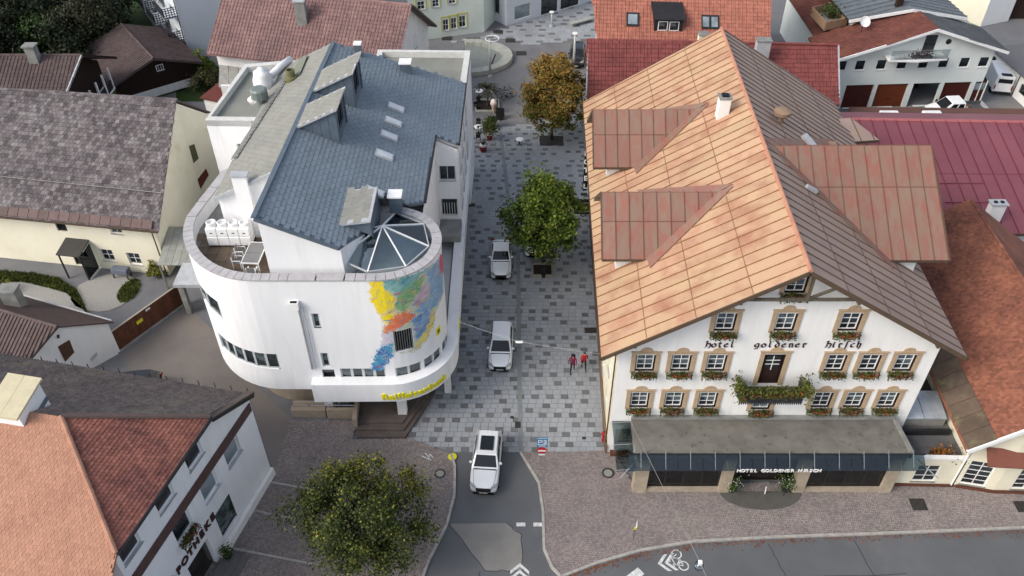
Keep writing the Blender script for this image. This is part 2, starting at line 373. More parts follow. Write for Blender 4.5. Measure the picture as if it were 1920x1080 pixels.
KL = [(846, 852), (853, 875), (852, 930), (838, 985), (805, 1050), (790, 1090), (780, 1140)]
pl_ = px(*KL, (330, 1140), (440, 985), (514, 884), (545, 790), (670, 790), (660, 826), (770, 823))
paveL = sheet('pavement_left', pl_, .06, JOINT, t=.09); stones(paveL, pl_, .14, .12, .10, .05, COB, ang=-.2)
def kerb(name, pts):
    P = [G(*p).xy for p in pts]; root = None
    for a, b in zip(P[:-1], P[1:]):
        L = (b-a).length; k = max(1, round(L/1.0))
        for i in range(k):
            p = a+(b-a)*(i/k); q = a+(b-a)*((i+.985)/k)
            mb = MB().bar((p.x, p.y, .06), (q.x, q.y, .06), .16, .14)
            if root is None: root = mb.build(name, KERB, bevel=.01, kind='structure')
            else: mb.build('kerb_stone', KERB, root)
    return root
kerb('kerb_right', KR); kerb('kerb_left', KL)
for (a, b) in [((505, 905), (600, 922)), ((475, 958), (560, 977)), ((430, 1028), (600, 1062))]:   # light slab lines in the left pavement
    sheet('slab_line', stroke(G(*a).xy, G(*b).xy, .14), .108, KERB, paveL)
# street of large slabs, a few of them dark
SLABP = mat('pale_street_slab', S(152, 156, 161), S(143, 148, 153), scale=.25, rough=.85, rand=.06, c3=S(134, 136, 138), s3=.22, lo3=.52, hi3=.75)
SLABD = mat('dark_street_slab', S(106, 107, 109), S(98, 99, 101), scale=1, rough=.85, orand=.18, rand=.0)
SLABDs = mat('dark_street_slab_far', S(110, 111, 113), S(102, 103, 105), scale=1, rough=.85, rand=.15)
st_ = [*px((768, 821), (845, 848)), *px((1150, 848)), (6.75, 36), (7.6, 76), *px((1100, 217), (885, 247)), (-4.6, 60), (-4.8, 45), (-5.5, 39.5)]
SJ = mat('street_joint', S(130, 133, 137), rough=.95)
street = sheet('street', st_, .004, SJ)
pl2_ = px((820, 84), (905, 68), (955, 48), (1110, 0), (1180, -30), (1180, 60), (1105, 74), (985, 84), (960, 74), (900, 72))
plaza = sheet('plaza', pl2_, .004, SJ)
def slabs(parent, poly, sx, sy, frac, seed, single):
    rn = random.Random(seed); x0, x1 = min(p[0] for p in poly), max(p[0] for p in poly); y0, y1 = min(p[1] for p in poly), max(p[1] for p in poly)
    pale = MB(); dark = []; y = y0; j = 0
    while y < y1:
        x = x0-rn.random()*sx; last = -9
        while x < x1:
            if inside(poly, x+sx/2, y+sy/2):
                if rn.random() < frac and all((x-a)**2+((y-b)*1.25)**2 > (1.75*sx)**2 for a, b in dark[-60:]): dark.append((x, y))
                else:
                    g = .012; z = .032+rn.uniform(-.002, .002); e = .012
                    mb_p = [(x+g, y+g, .0), (x+sx-g, y+g, .0), (x+sx-g, y+sy-g, .0), (x+g, y+sy-g, .0), (x+g+e, y+g+e, z), (x+sx-g-e, y+g+e, z), (x+sx-g-e, y+sy-g-e, z), (x+g+e, y+sy-g-e, z)]
                    pale.idx(mb_p, [(4, 5, 6, 7), (0, 1, 5, 4), (1, 2, 6, 5), (2, 3, 7, 6), (3, 0, 4, 7)])
            x += sx
        y += sy; j += 1
    pale.build('pale_slabs', SLABP, parent, fix=False, kind='stuff')
    dark.sort(key=lambda p: p[1]); g = .012; e = .012; z = .034
    P = [(g, g, .0), (sx-g, g, .0), (sx-g, sy-g, .0), (g, sy-g, .0), (g+e, g+e, z), (sx-g-e, g+e, z), (sx-g-e, sy-g-e, z), (g+e, sy-g-e, z)]; F = [(4, 5, 6, 7), (0, 1, 5, 4), (1, 2, 6, 5), (2, 3, 7, 6), (3, 0, 4, 7)]
    rest = MB(); me = None
    for k, (x, y) in enumerate(dark):
        if k < single:
            if me is None:
                m1 = MB(); m1.idx(P, F); o = m1.build('paving_slab', SLABD, parent, loc=(x, y, 0)); me = o.data
            else: link(me, 'paving_slab', parent, (x, y, 0))
        else: rest.idx([(a+x, b+y, c) for a, b, c in P], F)
    if rest.v: rest.build('dark_slabs', SLABDs, parent, fix=False, kind='stuff')
slabs(street, st_, .52, .42, .4, 4, 295)
slabs(plaza, pl2_, .8, .55, .3, 9, 0)
DRAIN = mat('drain_strip', S(124, 131, 132), S(114, 120, 121), scale=2, rough=.85)
sheet('drain_strip', stroke(G(971, 470).xy, G(976, 846).xy, .32), .04, DRAIN, street)
sheet('drain_strip', stroke(G(937, 240).xy, G(962, 440).xy, .34), .04, DRAIN, street)
GRATE = mat('iron_cover', S(70, 66, 64), S(52, 50, 48), scale=6, rough=.7, metal=.3, bump=.3)
for (u, v, w_, h_) in [(1107, 620, .9, .6), (1095, 365, .6, .45), (885, 385, .6, .5), (971, 797, .4, .55), (960, 783, .25, .22), (1095, 822, .25, .22)]:
    c = G(u, v); mb = MB().box(c.x-w_/2, c.x+w_/2, c.y-h_/2, c.y+h_/2, .036, .046)
    for k in range(5): yy = c.y-h_/2+h_*(k+.5)/5; mb.box(c.x-w_*.42, c.x+w_*.42, yy-.02, yy+.02, .046, .052)
    mb.build('drain_cover', GRATE, street)
for (u, v, r_) in [(825, 888, .36), (1140, 887, .40)]:
    c = G(u, v, .1); mb = MB(); n = 28
    mb.lathe([(r_*.72, .095), (r_*.72, .122), (r_, .122), (r_, .095)], n, (c.x, c.y, 0)); mb.lathe([(r_*.7, .09), (r_*.7, .112), (.001, .113)], n, (c.x, c.y, 0), 1)
    mb.build('manhole_cover', [GRATE, GREYC], paveL if u < 900 else paveR)
for (u, v, w_, h_) in [(1722, 946, .95, .85), (1916, 950, .8, .8)]:
    c = G(u, v, .1); MB().box(c.x-w_/2, c.x+w_/2, c.y-h_/2, c.y+h_/2, .1, .116).build('cellar_hatch', GRATE, paveR)
lf = MB(); rl = random.Random(21)
KP = [G(*p).xy for p in KR[5:]]
for _ in range(900):
    i_ = rl.randrange(len(KP)-1); p = KP[i_]+(KP[i_+1]-KP[i_])*rl.random(); d = (KP[i_+1]-KP[i_]).normalized(); p = p+Vector((d.y, -d.x))*(.12+abs(rl.gauss(0, .22))); a = rl.uniform(0, 6.28); s_ = rl.uniform(.03, .08); c_, q_ = math.cos(a)*s_, math.sin(a)*s_
    lf.face([(p.x-c_, p.y-q_, .012), (p.x+q_*.6, p.y-c_*.6, .02), (p.x+c_, p.y+q_, .014), (p.x-q_*.6, p.y+c_*.6, .022)])
o = lf.build('fallen_leaves', mat('fallen_leaf', S(128, 74, 40), S(96, 52, 36), scale=2, rough=.9, rand=.4), fix=False); o['kind'] = 'stuff'; tag(o, 'scattered brown fallen leaves along the main road kerb', 'leaves')
# white letter-like mark and round yellow marking painted on the left pavement
mkp = mat('yellow_paint', S(214, 206, 40), S(196, 186, 34), rough=.7)
c = G(848, 856, .12); mb = MB(); mb.lathe([(.001, .116), (.3, .116), (.3, .122), (.001, .123)], 20, (c.x, c.y, 0)); mb.build('yellow_disc_marking', mkp, paveL)
for a, b, wd in [((791, 855), (809, 863), .07), ((797, 849), (803, 856), .06), ((806, 851), (804, 859), .06), ((807, 852), (812, 858), .06)]:
    sheet('white_marking', stroke(G(*a, .11).xy, G(*b, .11).xy, wd), .112, ROADP, paveL)
# lawn, garden and yards
LAWN = mat('lawn_grass', S(46, 66, 26), S(34, 52, 20), scale=.6, rough=.95, bump=.5, bscale=25)
sheet('lawn', [(-90, 78), (-44, 78), (-36, 84), (-40, 92), (-47, 104), (-52, 120), (-58, 160), (-140, 160), (-140, 78)], 0, LAWN)
sheet('garden_lawn', px((330, 190), (395, 190), (440, 150), (380, 100), (330, 150)), 0, LAWN)
GRAVEL = mat('pale_gravel', S(160, 158, 154), S(138, 136, 132), scale=12, rough=.95, bump=.5, bscale=40)
gv = px((-60, 527), (60, 530), (120, 545), (150, 568), (165, 590), (120, 610), (-60, 600)); sheet('gravel_bed', gv, .012, GRAVEL)
gv2 = [G(205, 548).xy+Vector((2.6*math.cos(a)*(1.15 if math.cos(a) < 0 else .8), 2.3*math.sin(a))) for a in [2*math.pi*k/16 for k in range(16)]]
sheet('gravel_circle', gv2, .012, GRAVEL)
sheet('worn_yard_strip', px((548, 788), (514, 884), (470, 752), (250, 705), (230, 668), (352, 572), (420, 640), (480, 722)), -.02, mat('yard_asphalt', S(124, 117, 111), S(114, 108, 104), scale=.4, rough=.95))
def grass(name, poly, n, hgt, m, label):
    mb = MB(); rn = random.Random(8); xs = [p[0] for p in poly]; ys = [p[1] for p in poly]
    mb.face([(p[0], p[1], .02) for p in poly])
    k = 0
    while k < n:
        x, y = rn.uniform(min(xs), max(xs)), rn.uniform(min(ys), max(ys))
        if inside(poly, x, y):
            a = rn.uniform(0, 6.28); h = hgt*rn.uniform(.5, 1.3); dx, dy = .06*math.cos(a), .06*math.sin(a)
            mb.face([(x-dx, y-dy, .02), (x+dx, y+dy, .02), (x+dy*1.5, y-dx*1.5, h)]); k += 1
    o = mb.build(name, m, fix=False); o['kind'] = 'stuff'; tag(o, label, 'grass'); return o
GRASSM = mat('weedy_grass', S(84, 92, 40), S(64, 74, 30), scale=1.5, rough=.9, rand=.2)
grass('grass', px((-40, 507), (60, 512), (110, 522), (145, 545), (160, 575), (166, 592), (150, 572), (125, 550), (90, 540), (40, 528), (-40, 530)), 2500, .28, GRASSM, 'curved strip of weedy grass along the gravel bed by the pale yellow house')
grass('grass', [G(242, 545).xy+Vector((.8*math.cos(a), 1.5*math.sin(a))) for a in [2*math.pi*k/10 for k in range(10)]], 500, .25, GRASSM, 'small tuft of weedy grass beside the round gravel patch')
# ================================================================ hotel
hotel = thing('hotel', 'large white hotel with peach weathered metal gable roof and flower boxes', 'hotel', (15.6, 34.4, 0), world=True)
SH = .029
def hx(x, y): return x+SH*(y-34.4)
HRA = mat('peach_weathered_sheet', S(184, 157, 124), S(186, 149, 123), scale=.35, rough=.55, metal=.1, orand=.06, bump=.05, c3=S(160, 113, 92), s3=.55, lo3=.46, hi3=.72, detail=9)
HRB = mat('shaded_weathered_sheet', S(168, 146, 134), S(156, 134, 124), scale=.5, rough=.5, metal=.15, orand=.07, c3=S(164, 140, 120), s3=.9, lo3=.5, hi3=.75)  # shaded copy of the peach sheet; right slope's shade put into its colour
HRC = mat('rust_red_streaked_sheet', S(138, 116, 100), S(142, 104, 92), scale=1.4, stretch=(1.6, .5, .5), rough=.5, metal=.15, orand=.06, c3=S(150, 94, 82), s3=1.6, lo3=.5, hi3=.7, lo=.4, hi=.6)  # darker brown carries the shade on camera-facing dormer slopes; red streaks are its own
SEAM = mat('roof_edge_trim', S(92, 76, 62), rough=.6)
EZ, RZ, YF, YB = 10.12, 16.6, 33.35, 62.8
xw, xe = 6.25, 25.0
# walls: front with openings
cols2 = [7.9, 10.02, 12.12, 19.2, 21.22, 23.28]
FH = []
def hole(x, z, w_, h_): FH.append((x-w_/2-xw, x+w_/2-xw, z-h_/2, z+h_/2))
HW = []
for x in cols2: HW += [(x, 8.62, 0), (x, 5.3, 0)]
HW += [(12.1, 11.98, 0), (15.52, 11.98, 0), (19.17, 11.98, 0), (15.5, 14.9, 0), (15.52, 5.1, 2)]
for x, z, k in HW: hole(x, z, 1.16, 1.36)
hole(15.5, 8.1, 1.25, 2.5)
mb = MB(); fm = pmap((xw, 34.4), (1, 0))
hw = (xe-xw)/2; slope = (RZ-EZ)/((26.05-5.13)/2)
def gtop(s): return 10.7+slope*(hw-abs(s-hw))
apexz = 10.65+slope*hw
conv = [(-slope, 1, 10.65), (slope, 1, 10.65+slope*2*hw)]
wall(mb, fm, 0, xe-xw, 0, apexz, FH, convex=conv, depth=.26, m=0, mr=1)
wall(mb, pmap((hx(xw, 62), 62), (xw-hx(xw, 62), 34.4-62)), 0, 27.61, 0, 10.7, [(a-.55, a+.55, z-.75, z+.75) for a in (6, 9, 12, 15.5, 18.5, 21.5, 24.6) for z in (2.2, 5.4, 8.6)], depth=.22, m=2)
wall(mb, pmap((xe, 34.4), (hx(xe, 62)-xe, 62-34.4)), 0, 27.61, 0, 10.7, (), m=2)
wall(mb, pmap((hx(xe, 62), 62), (-1, 0)), 0, xe-xw, 0, apexz, (), convex=conv, m=2)
mb.build('wall', [WHITE, BROWNW, CREAM], hotel)
# window surrounds with a small arched top
def surround(parent, w_, h_, arch=True):
    a = MB(); W, H = w_/2, h_/2; t = -.05
    a.box(-W-.27, -W, t, .012, -H-.12, H+.1); a.box(W, W+.27, t, .012, -H-.12, H+.1)
    a.box(-W-.27, W+.27, t, .014, H+.1, H+.26); a.box(-W-.32, W+.32, -.11, .016, H+.26, H+.33)
    if arch:
        pts = [(-.42, 0, H+.33)]+[(-.36*math.cos(math.pi*k/8), 0, H+.36+.27*math.sin(math.pi*k/8)) for k in range(9)]+[(.42, 0, H+.33)]
        a.slab([(p[0], .012, p[2]) for p in pts], (0, -.062, 0)); a.lathe([(.11, -.07), (.13, -.085), (.001, -.086)], 10, (0, 0, 0)) if False else None
    return a
SUR = surround(None, 1.16, 1.36); sur_me = None
CURT = mat('curtained_glass', S(86, 98, 104), S(40, 46, 50), scale=1.6, rough=.1, spec=.7, lo=.45, hi=.55)
for x, z, k in HW:
    o = window(hotel, (x, 34.4, z+(.02)), 1.0, 1.26, nx=2, ny=3, glass=GLASSL if k == 2 else (GLASS if (int(x*7+z) % 3) else CURT), sill=False, rec=.1, fw=.06)
    if sur_me is None:
        s_ = SUR.build('surround', TAN, o, loc=(0, 0, -.02)); sur_me = s_.data
    else: link(sur_me, 'surround', o, (0, 0, -.02))
# balcony door
dr = MB().box(-.55, .55, .15, .2, -1.2, 1.2).build('balcony_door', BROWNW, hotel, loc=(15.5, 34.4, 8.08))
MB().box(-.42, .42, .11, .13, .1, 1.05).build('pane', GLASS, dr, loc=(0, 0, 0))
mm = MB().box(-.022, .022, .08, .108, -.15, 1.05)
for z in (.35, .68): mm.box(-.42, .42, .085, .106, z-.02, z+.02)
mm.build('glazing_bar', WHITEP, dr, loc=(0, 0, 0)); surround(None, 1.25, 2.5).build('surround', TAN, dr, loc=(0, 0, .02))
BAL = mat('dark_slate_balustrade', S(62, 62, 68), S(48, 48, 54), rough=.7)
bl = MB().box(13.65, 17.4, 33.25, 34.4, 6.35, 6.55)
bl.box(13.62, 17.43, 33.2, 33.3, 7.35, 7.43); bl.box(13.62, 13.72, 33.3, 34.4, 7.35, 7.43); bl.box(17.33, 17.43, 33.3, 34.4, 7.35, 7.43)
bo = bl.build('balcony', BAL, hotel)
for k in range(30):
    x = 13.68+k*(17.37-13.68)/29; MB().box(x-.035, x+.035, 33.21, 33.27, 6.25, 7.36).build('baluster', BAL, bo)
for x in (13.65, 17.4):
    for k in range(8): y = 33.4+k*.125; MB().box(x-.03, x+.03, y-.03, y+.03, 6.5, 7.36).build('baluster', BAL, bo)
# roof: one object for each metal sheet
rf = MB(); A_, B_ = (5.13, YF, EZ), (hx(5.13, YB), YB, EZ); C_, D_ = (hx(15.59, YB), YB, RZ), (15.59, YF, RZ); E_, F_ = (26.05, YF, EZ), (hx(26.05, YB), YB, EZ)
rf.slab([A_, B_, C_, D_], (0, 0, -.22)); rf.slab([D_, C_, F_, E_], (0, 0, -.22))
roof = rf.build('roof', SEAM, hotel)
ud = Vector(B_)-Vector(A_)
# dormers on the left side: ridge and foot
DZ, DB = 14.8, 12.05
def roofz(x, y): return EZ+slope*(min(x-hx(5.13, y), hx(26.05, y)-x))
RIBM = mat('dark_seam', S(146, 112, 82), rough=.6); RIBG = mat('grey_seam', S(104, 88, 78), rough=.6)
panels(roof, [A_, B_, C_, D_], ud, .86, HRA, breaks=(2.9, 5.9, 9.2), rib=.07, mrib=RIBM)
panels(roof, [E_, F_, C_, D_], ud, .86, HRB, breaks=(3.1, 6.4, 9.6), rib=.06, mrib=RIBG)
MB().tube([Vector(D_)+Vector((0, 0, .05)), Vector(C_)+Vector((0, 0, .05))], .13, 8).build('ridge_cap', mat('ridge_sheet', S(190, 142, 116), S(178, 122, 100), rough=.5, metal=.15), roof)
for p, q in ((A_, D_), (E_, D_), (B_, C_), (F_, C_)): MB().bar(Vector(p)-Vector((0, 0, .08)), Vector(q)-Vector((0, 0, .08)), .06, .26).build('verge_board', SEAM, roof)
GUT = mat('brown_gutter', S(74, 58, 48), rough=.5, metal=.3)
for p, q in ((A_, B_), (E_, F_)): MB().tube([Vector(p)-Vector((0, 0, .12)), Vector(q)-Vector((0, 0, .12))], .09, 8).build('gutter', GUT, roof)
def side_dormer(side, yc, rz_, fz, half, xo, xi, sheet_):
    """cross gable: ridge height rz_, foot height fz, half width, outer edge xo, inner wall xi"""
    d = thing_part(roof, 'dormer'); sg = 1 if side == 'w' else -1
    ridge_in = None
    def xin(z, y): t = (z-EZ)/slope; return hx(5.13, y)+t if sg > 0 else hx(26.05, y)-t
    for s in (-1, 1):
        y1 = yc+s*half; P = [(xo, yc, rz_), (xin(rz_, yc)+sg*.15, yc, rz_), (xin(fz, y1)+sg*.15, y1, fz), (xo, y1, fz)]
        MB().slab(P, (0, 0, -.18)).build('dormer_deck', SEAM, d)
        panels(d, P, (1, 0, 0), .86, sheet_, breaks=(half*.75,), rib=.05, mrib=mat('dormer_seam', S(118, 84, 72), rough=.6), name='dormer_panel')
        vp = [(xin(rz_, yc)-sg*.1, yc), (xin(fz, y1)-sg*.1, y1), (xin(fz, y1)-sg*.05, y1+s*.95), (xin(rz_, yc)+sg*.75, yc+s*.1)]; MB().slab([(x_, y_, roofz(x_, y_)+.11) for x_, y_ in vp], (0, 0, .03)).build('valley_sheet', HRC, d)
    w_ = MB(); zb = EZ-.2
    fmw = (lambda s, z, dp=0.: Vector((xi+sg*dp, yc-half+.45+s, z)))
    L = 2*(half-.45); sl = (rz_-fz)/half
    wall(w_, fmw, 0, L, zb, rz_, [(L/2-.55, L/2+.55, 11.0, 12.4)], convex=[(-sl, 1, fz-.1+sl*.45), (sl, 1, fz-.1+sl*.45+sl*L)], depth=.2)
    for s in (0, L): w_.face([fmw(s, zb), fmw(s, fz+.3), fmw(s, fz+.3, 5), fmw(s, zb, 5)])
    w_.build('dormer_wall', WHITE, d)
    window(d, (xi, yc, 11.7), 1.1, 1.4, rz=-math.pi/2*sg, nx=2, ny=3, sill=False)
    MB().bar((xo, yc-half, fz-.06), (xo, yc, rz_-.06), .07, .24).build('verge_board', SEAM, d)
    MB().bar((xo, yc+half, fz-.06), (xo, yc, rz_-.06), .07, .24).build('verge_board', SEAM, d)
def thing_part(parent, name):
    o = bpy.data.objects.new(name, None); COL.objects.link(o); o.parent = parent; o.empty_display_size = .3
    if parent.name in ORG: ORG[o.name] = ORG[parent.name]
    return o
# dormers hang directly under the hotel so that sheets stay third level
roof_keep = roof; roof = hotel
side_dormer('w', 43.1, DZ, DB, 3.2, 5.55, 6.5, HRC)
side_dormer('w', 53.3, DZ, DB, 3.2, 5.75, 6.8, HRC)
side_dormer('e', 46.3, 16.15, 12.05, 6.5, 26.9, 25.2, HRC)
roof = roof_keep
# chimneys and vents
ch = MB().box(14.05, 14.8, 50.8, 51.5, 14.6, 17.0).build('chimney', WHITE, hotel)
MB().box(13.98, 14.87, 50.73, 51.57, 17.0, 17.1).build('chimney_cap', GREYC, ch); MB().box(14.2, 14.65, 50.95, 51.35, 17.1, 17.22).build('flue', BLACK, ch)
MB().bar((14.5, 50.2, 15.5), (15.3, 50.2, 16.05), 1.0, .06).build('flashing', LGREY, ch)
DISH = mat('beige_dish', S(142, 118, 98), rough=.6)
vt = MB().tube([(18.55, 51.1, 14.7), (18.55, 51.1, 15.6)], .18, 10); vt.lathe([(.2, 15.5), (.6, 15.75), (.62, 16.0), (.25, 16.15), (.001, 16.16)], 14, (18.55, 51.1, 0)); vt.build('roof_vent', DISH, hotel)
v2 = MB().bar((20.2, 50.6, 14.4), (21.6, 48.6, 13.3), .55, .18).build('roof_hatch', LGREY, hotel)
MB().bar((18.2, 43.0, 15.35), (18.9, 43.0, 14.95), .3, .22).build('roof_vent', LGREY, hotel)
MB().box(22.6, 23.1, 51.4, 51.9, 11.8, 13.1).build('roof_vent', DISH, hotel)
an = [G(1520, 226, 10.9), G(1596, 222, 10.6), G(1648, 263, 9.6), G(1545, 270, 10.0)]
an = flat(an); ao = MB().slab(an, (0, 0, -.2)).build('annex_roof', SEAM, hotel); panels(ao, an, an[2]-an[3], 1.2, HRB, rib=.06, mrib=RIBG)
# gable timber frame
T_ = mat('weathered_grey_timber', S(98, 92, 80), S(80, 75, 66), scale=2, stretch=(4, 1, 1), rough=.85)
gt = MB().bar((12.3, 33.7, 14.35), (18.9, 33.7, 14.35), .14, .16).build('gable_beam', T_, hotel)
MB().bar((16.0, 33.65, 14.3), (16.0, 33.65, 16.1), .16, .14).build('gable_post', T_, hotel)
for x1, z1 in ((17.6, 15.3),): MB().bar((16.0, 33.68, 14.4), (x1, 33.68, z1), .13, .14).build('gable_brace', T_, hotel)
for s in (-1, 1):
    for k in (3.2, 8.6): x = 15.6+s*k; MB().bar((x, 33.45, RZ-slope*k-.36), (x, 34.4, RZ-slope*k-.36), .16, .2).build('purlin_end', T_, hotel)
# blackletter lettering, drawn with a broad nib
GLY = {'H': [[(.05, .9), (.15, 1.0), (.28, .9)], [(.2, .95), (.16, .1), (.05, .0)], [(.16, .55), (.5, .62), (.62, .5), (.6, .15), (.48, -.12)]],
 'o': [[(.3, .62), (.08, .45), (.08, .15), (.3, 0)], [(.3, .62), (.52, .45), (.52, .15), (.3, 0)]],
 't': [[(.25, .85), (.22, .15), (.38, 0)], [(.06, .6), (.42, .62)]],
 'e': [[(.3, .62), (.08, .45), (.08, .15), (.28, 0), (.48, .1)], [(.3, .62), (.46, .48), (.12, .3)]],
 'l': [[(.2, 1.0), (.2, .15), (.34, 0)]],
 'g': [[(.3, .62), (.08, .45), (.08, .18), (.28, .05), (.48, .18)], [(.3, .62), (.5, .55), (.5, 0), (.4, -.22), (.12, -.25)]],
 'd': [[(.1, .98), (.45, .6), (.52, .2), (.3, 0), (.08, .15), (.08, .42), (.3, .6)]],
 'n': [[(.06, .56), (.16, .62), (.16, .08), (.24, 0)], [(.16, .5), (.38, .62), (.48, .5), (.48, .1), (.56, 0)]],
 'r': [[(.08, .56), (.18, .62), (.18, .08), (.3, 0)], [(.2, .5), (.34, .62), (.46, .52)]],
 'i': [[(.12, .56), (.22, .62), (.22, .1), (.32, 0)], [(.2, .84), (.27, .8)]],
 's': [[(.5, .98), (.34, 1.0), (.28, .8), (.26, 0), (.2, -.25)]],
 'c': [[(.42, .58), (.3, .62), (.1, .45), (.1, .15), (.3, 0), (.44, .08)]],
 'h': [[(.14, 1.0), (.16, .08), (.24, 0)], [(.16, .5), (.38, .62), (.48, .5), (.46, .05), (.34, -.2)]]}
LETT = mat('dark_brown_lettering', S(58, 34, 30), rough=.6); GM = {}
def nib(ch, size):
    if ch not in GM:
        a = MB(); nx_, nz_ = .075, .06
        for st in GLY[ch]:
            for p, q in zip(st[:-1], st[1:]):
                A = [(p[0]-nx_, p[1]-nz_), (p[0]+nx_, p[1]+nz_), (q[0]+nx_, q[1]+nz_), (q[0]-nx_, q[1]-nz_)]
                a.slab([(x*size, 0, z*size) for x, z in A], (0, -.035-.002*len(a.f) % .01, 0))
        o = a.build('t', LETT); GM[ch] = o.data; bpy.data.objects.remove(o)
    return GM[ch]
for word, x0, x1 in (('Hotel', 11.22, 12.96), ('goldener', 14.08, 17.17), ('Hirsch', 18.22, 20.3)):
    st = (x1-x0)/(len(word)-.2)
    for k, ch_ in enumerate(word): link(nib(ch_, .5), 'letter', hotel, (x0+k*st, 34.39, 9.98))
# ground-floor front with flat roof and glass canopy
FLATR = mat('mossy_roofing_felt', S(122, 119, 113), S(104, 101, 95), scale=.9, rough=.95, bump=.3, c3=S(72, 70, 64), s3=2.2, lo3=.6, hi3=.75)
ex = MB().hexa([(7.55, 31.3, 3.5), (24.2, 31.3, 3.5), (24.2, 34.4, 3.3), (7.55, 34.4, 3.3), (7.55, 31.3, 3.98), (24.2, 31.3, 3.98), (24.2, 34.4, 3.64), (7.55, 34.4, 3.64)]).build('front_roof', FLATR, hotel)
eb = MB(); eb.bar((7.6, 34.25, 3.8), (24.2, 34.25, 3.8), .22, .2); eb.bar((24.1, 31.35, 4.02), (24.1, 34.1, 3.72), .25, .16); eb.build('roof_flashing', GREYC, hotel)
sp = mat('sandstone_pillar', S(170, 156, 138), S(150, 138, 120), scale=2, rough=.9)
for x0, x1 in ((7.6, 8.45), (13.0, 13.7), (17.7, 18.4), (23.2, 23.9)): MB().box(x0, x1, 31.2, 31.8, 0.05, 3.5).build('pillar', sp, hotel)
pb = MB().box(8.45, 13.0, 31.28, 31.7, .05, .45); pb.box(18.4, 23.2, 31.28, 31.7, .05, .45); pb.build('plinth', sp, hotel)
def shopglass(x0, x1, n):
    w_ = (x1-x0)/n
    for k in range(n):
        x = x0+k*w_
        f = MB(); f.box(x, x+.05, 31.45, 31.55, .45, 3.35); f.box(x+w_-.05, x+w_, 31.45, 31.55, .45, 3.35); f.box(x+.05, x+w_-.05, 31.45, 31.55, .45, .52); f.box(x+.05, x+w_-.05, 31.45, 31.55, 3.28, 3.35)
        o = f.build('shop_window', DARK, hotel); MB().box(x+.04, x+w_-.04, 31.49, 31.5, .5, 3.3).build('pane', TINT, o)
shopglass(8.45, 13.0, 4); shopglass(18.4, 23.2, 4)
inn = MB().box(8.0, 23.9, 33.6, 33.8, 0, 3.35).build('inner_wall', mat('inner_wall_paint', S(120, 108, 98), rough=.9), hotel)
MB().box(8.45, 13.0, 32.0, 33.6, .1, .42).build('bench', mat('blue_bench', S(58, 62, 110), rough=.8), hotel); MB().box(18.4, 23.2, 32.0, 33.6, .1, .42).build('bench', MATS['blue_bench'], hotel)
for k in range(5):
    MB().box(8.9+k*.85, 9.3+k*.85, 32.4, 32.9, .45, 1.15).build('inner_table', [WHITEP], hotel)
MB().box(13.7, 17.7, 32.2, 32.35, .1, 3.3).build('entrance_door', mat('dark_door_glass', S(34, 30, 28), rough=.15, spec=.6), hotel)
sd_ = MB(); pts = [(15.7+2.6*math.cos(a), 31.3+1.35*math.sin(a)) for a in [math.pi+math.pi*k/14 for k in range(15)]]
sd_.prism(pts, .1, .13); sd_.build('entrance_mat', mat('entrance_slab', S(88, 86, 82), rough=.9), hotel)
# canopy
CZ0, CZ1, CY0, CY1 = 3.98, 3.5, 31.24, 30.38
gl = MB(); 
x = 7.0
cn = MB().bar((6.9, CY0, CZ0+.02), (24.9, CY0, CZ0+.02), .07, .09).build('canopy_rail', DARK, hotel)
k = 0
while x < 24.6:
    MB().slab([(x+.01, CY1, CZ1), (x+1.46, CY1, CZ1), (x+1.46, CY0, CZ0), (x+.01, CY0, CZ0)], (0, 0, .02)).build('canopy_pane', TINT, cn)
    r_ = MB().tube([(x+.73, CY0-.02, CZ0+.35), (x+.73, CY1+.12, CZ1+.06)], .022, 6); r_.tube([(x+.73, CY0, CZ0), (x+.73, CY0, CZ0+.4)], .025, 6); r_.lathe([(.05, CZ1+.0), (.06, CZ1+.07), (.001, CZ1+.075)], 8, (x+.73, CY1+.12, 0)); r_.build('canopy_rod', STEEL, cn); x += 1.485
# glass lean-to at the left corner
lc = MB().slab([(6.35, 30.8, 2.9), (7.5, 30.8, 2.9), (7.5, 34.35, 3.3), (6.35, 34.35, 3.3)], (0, 0, .02)).build('corner_glass', TINT, hotel)
for y in (30.85, 32.6, 34.2): MB().tube([(6.3, y, 2.93+(y-30.8)*.115), (7.55, y, 3.05+(y-30.8)*.115)], .025, 6).build('canopy_rod', STEEL, hotel)
MB().tube([(6.5, 30.3, 2.9), (7.7, 31.3, 3.6)], .03, 6).build('canopy_rod', STEEL, hotel)
MB().tube([(24.5, 31.2, 3.6), (25.6, 30.2, 3.0)], .03, 6).build('canopy_rod', STEEL, hotel)
SIGNW = mat('white_sign_letters', S(225, 225, 222), rough=.5)
xx = 13.55
for ch_ in 'HOTEL GOLDENER HIRSCH':
    if ch_ != ' ': letter(hotel, ch_, (xx, 30.33, 3.48), SIGNW, size=.36, bold=.012, ext=.02, sx=1.0, shear=0)
    xx += .15 if ch_ == 'I' else (.2 if ch_ == ' ' else .25)
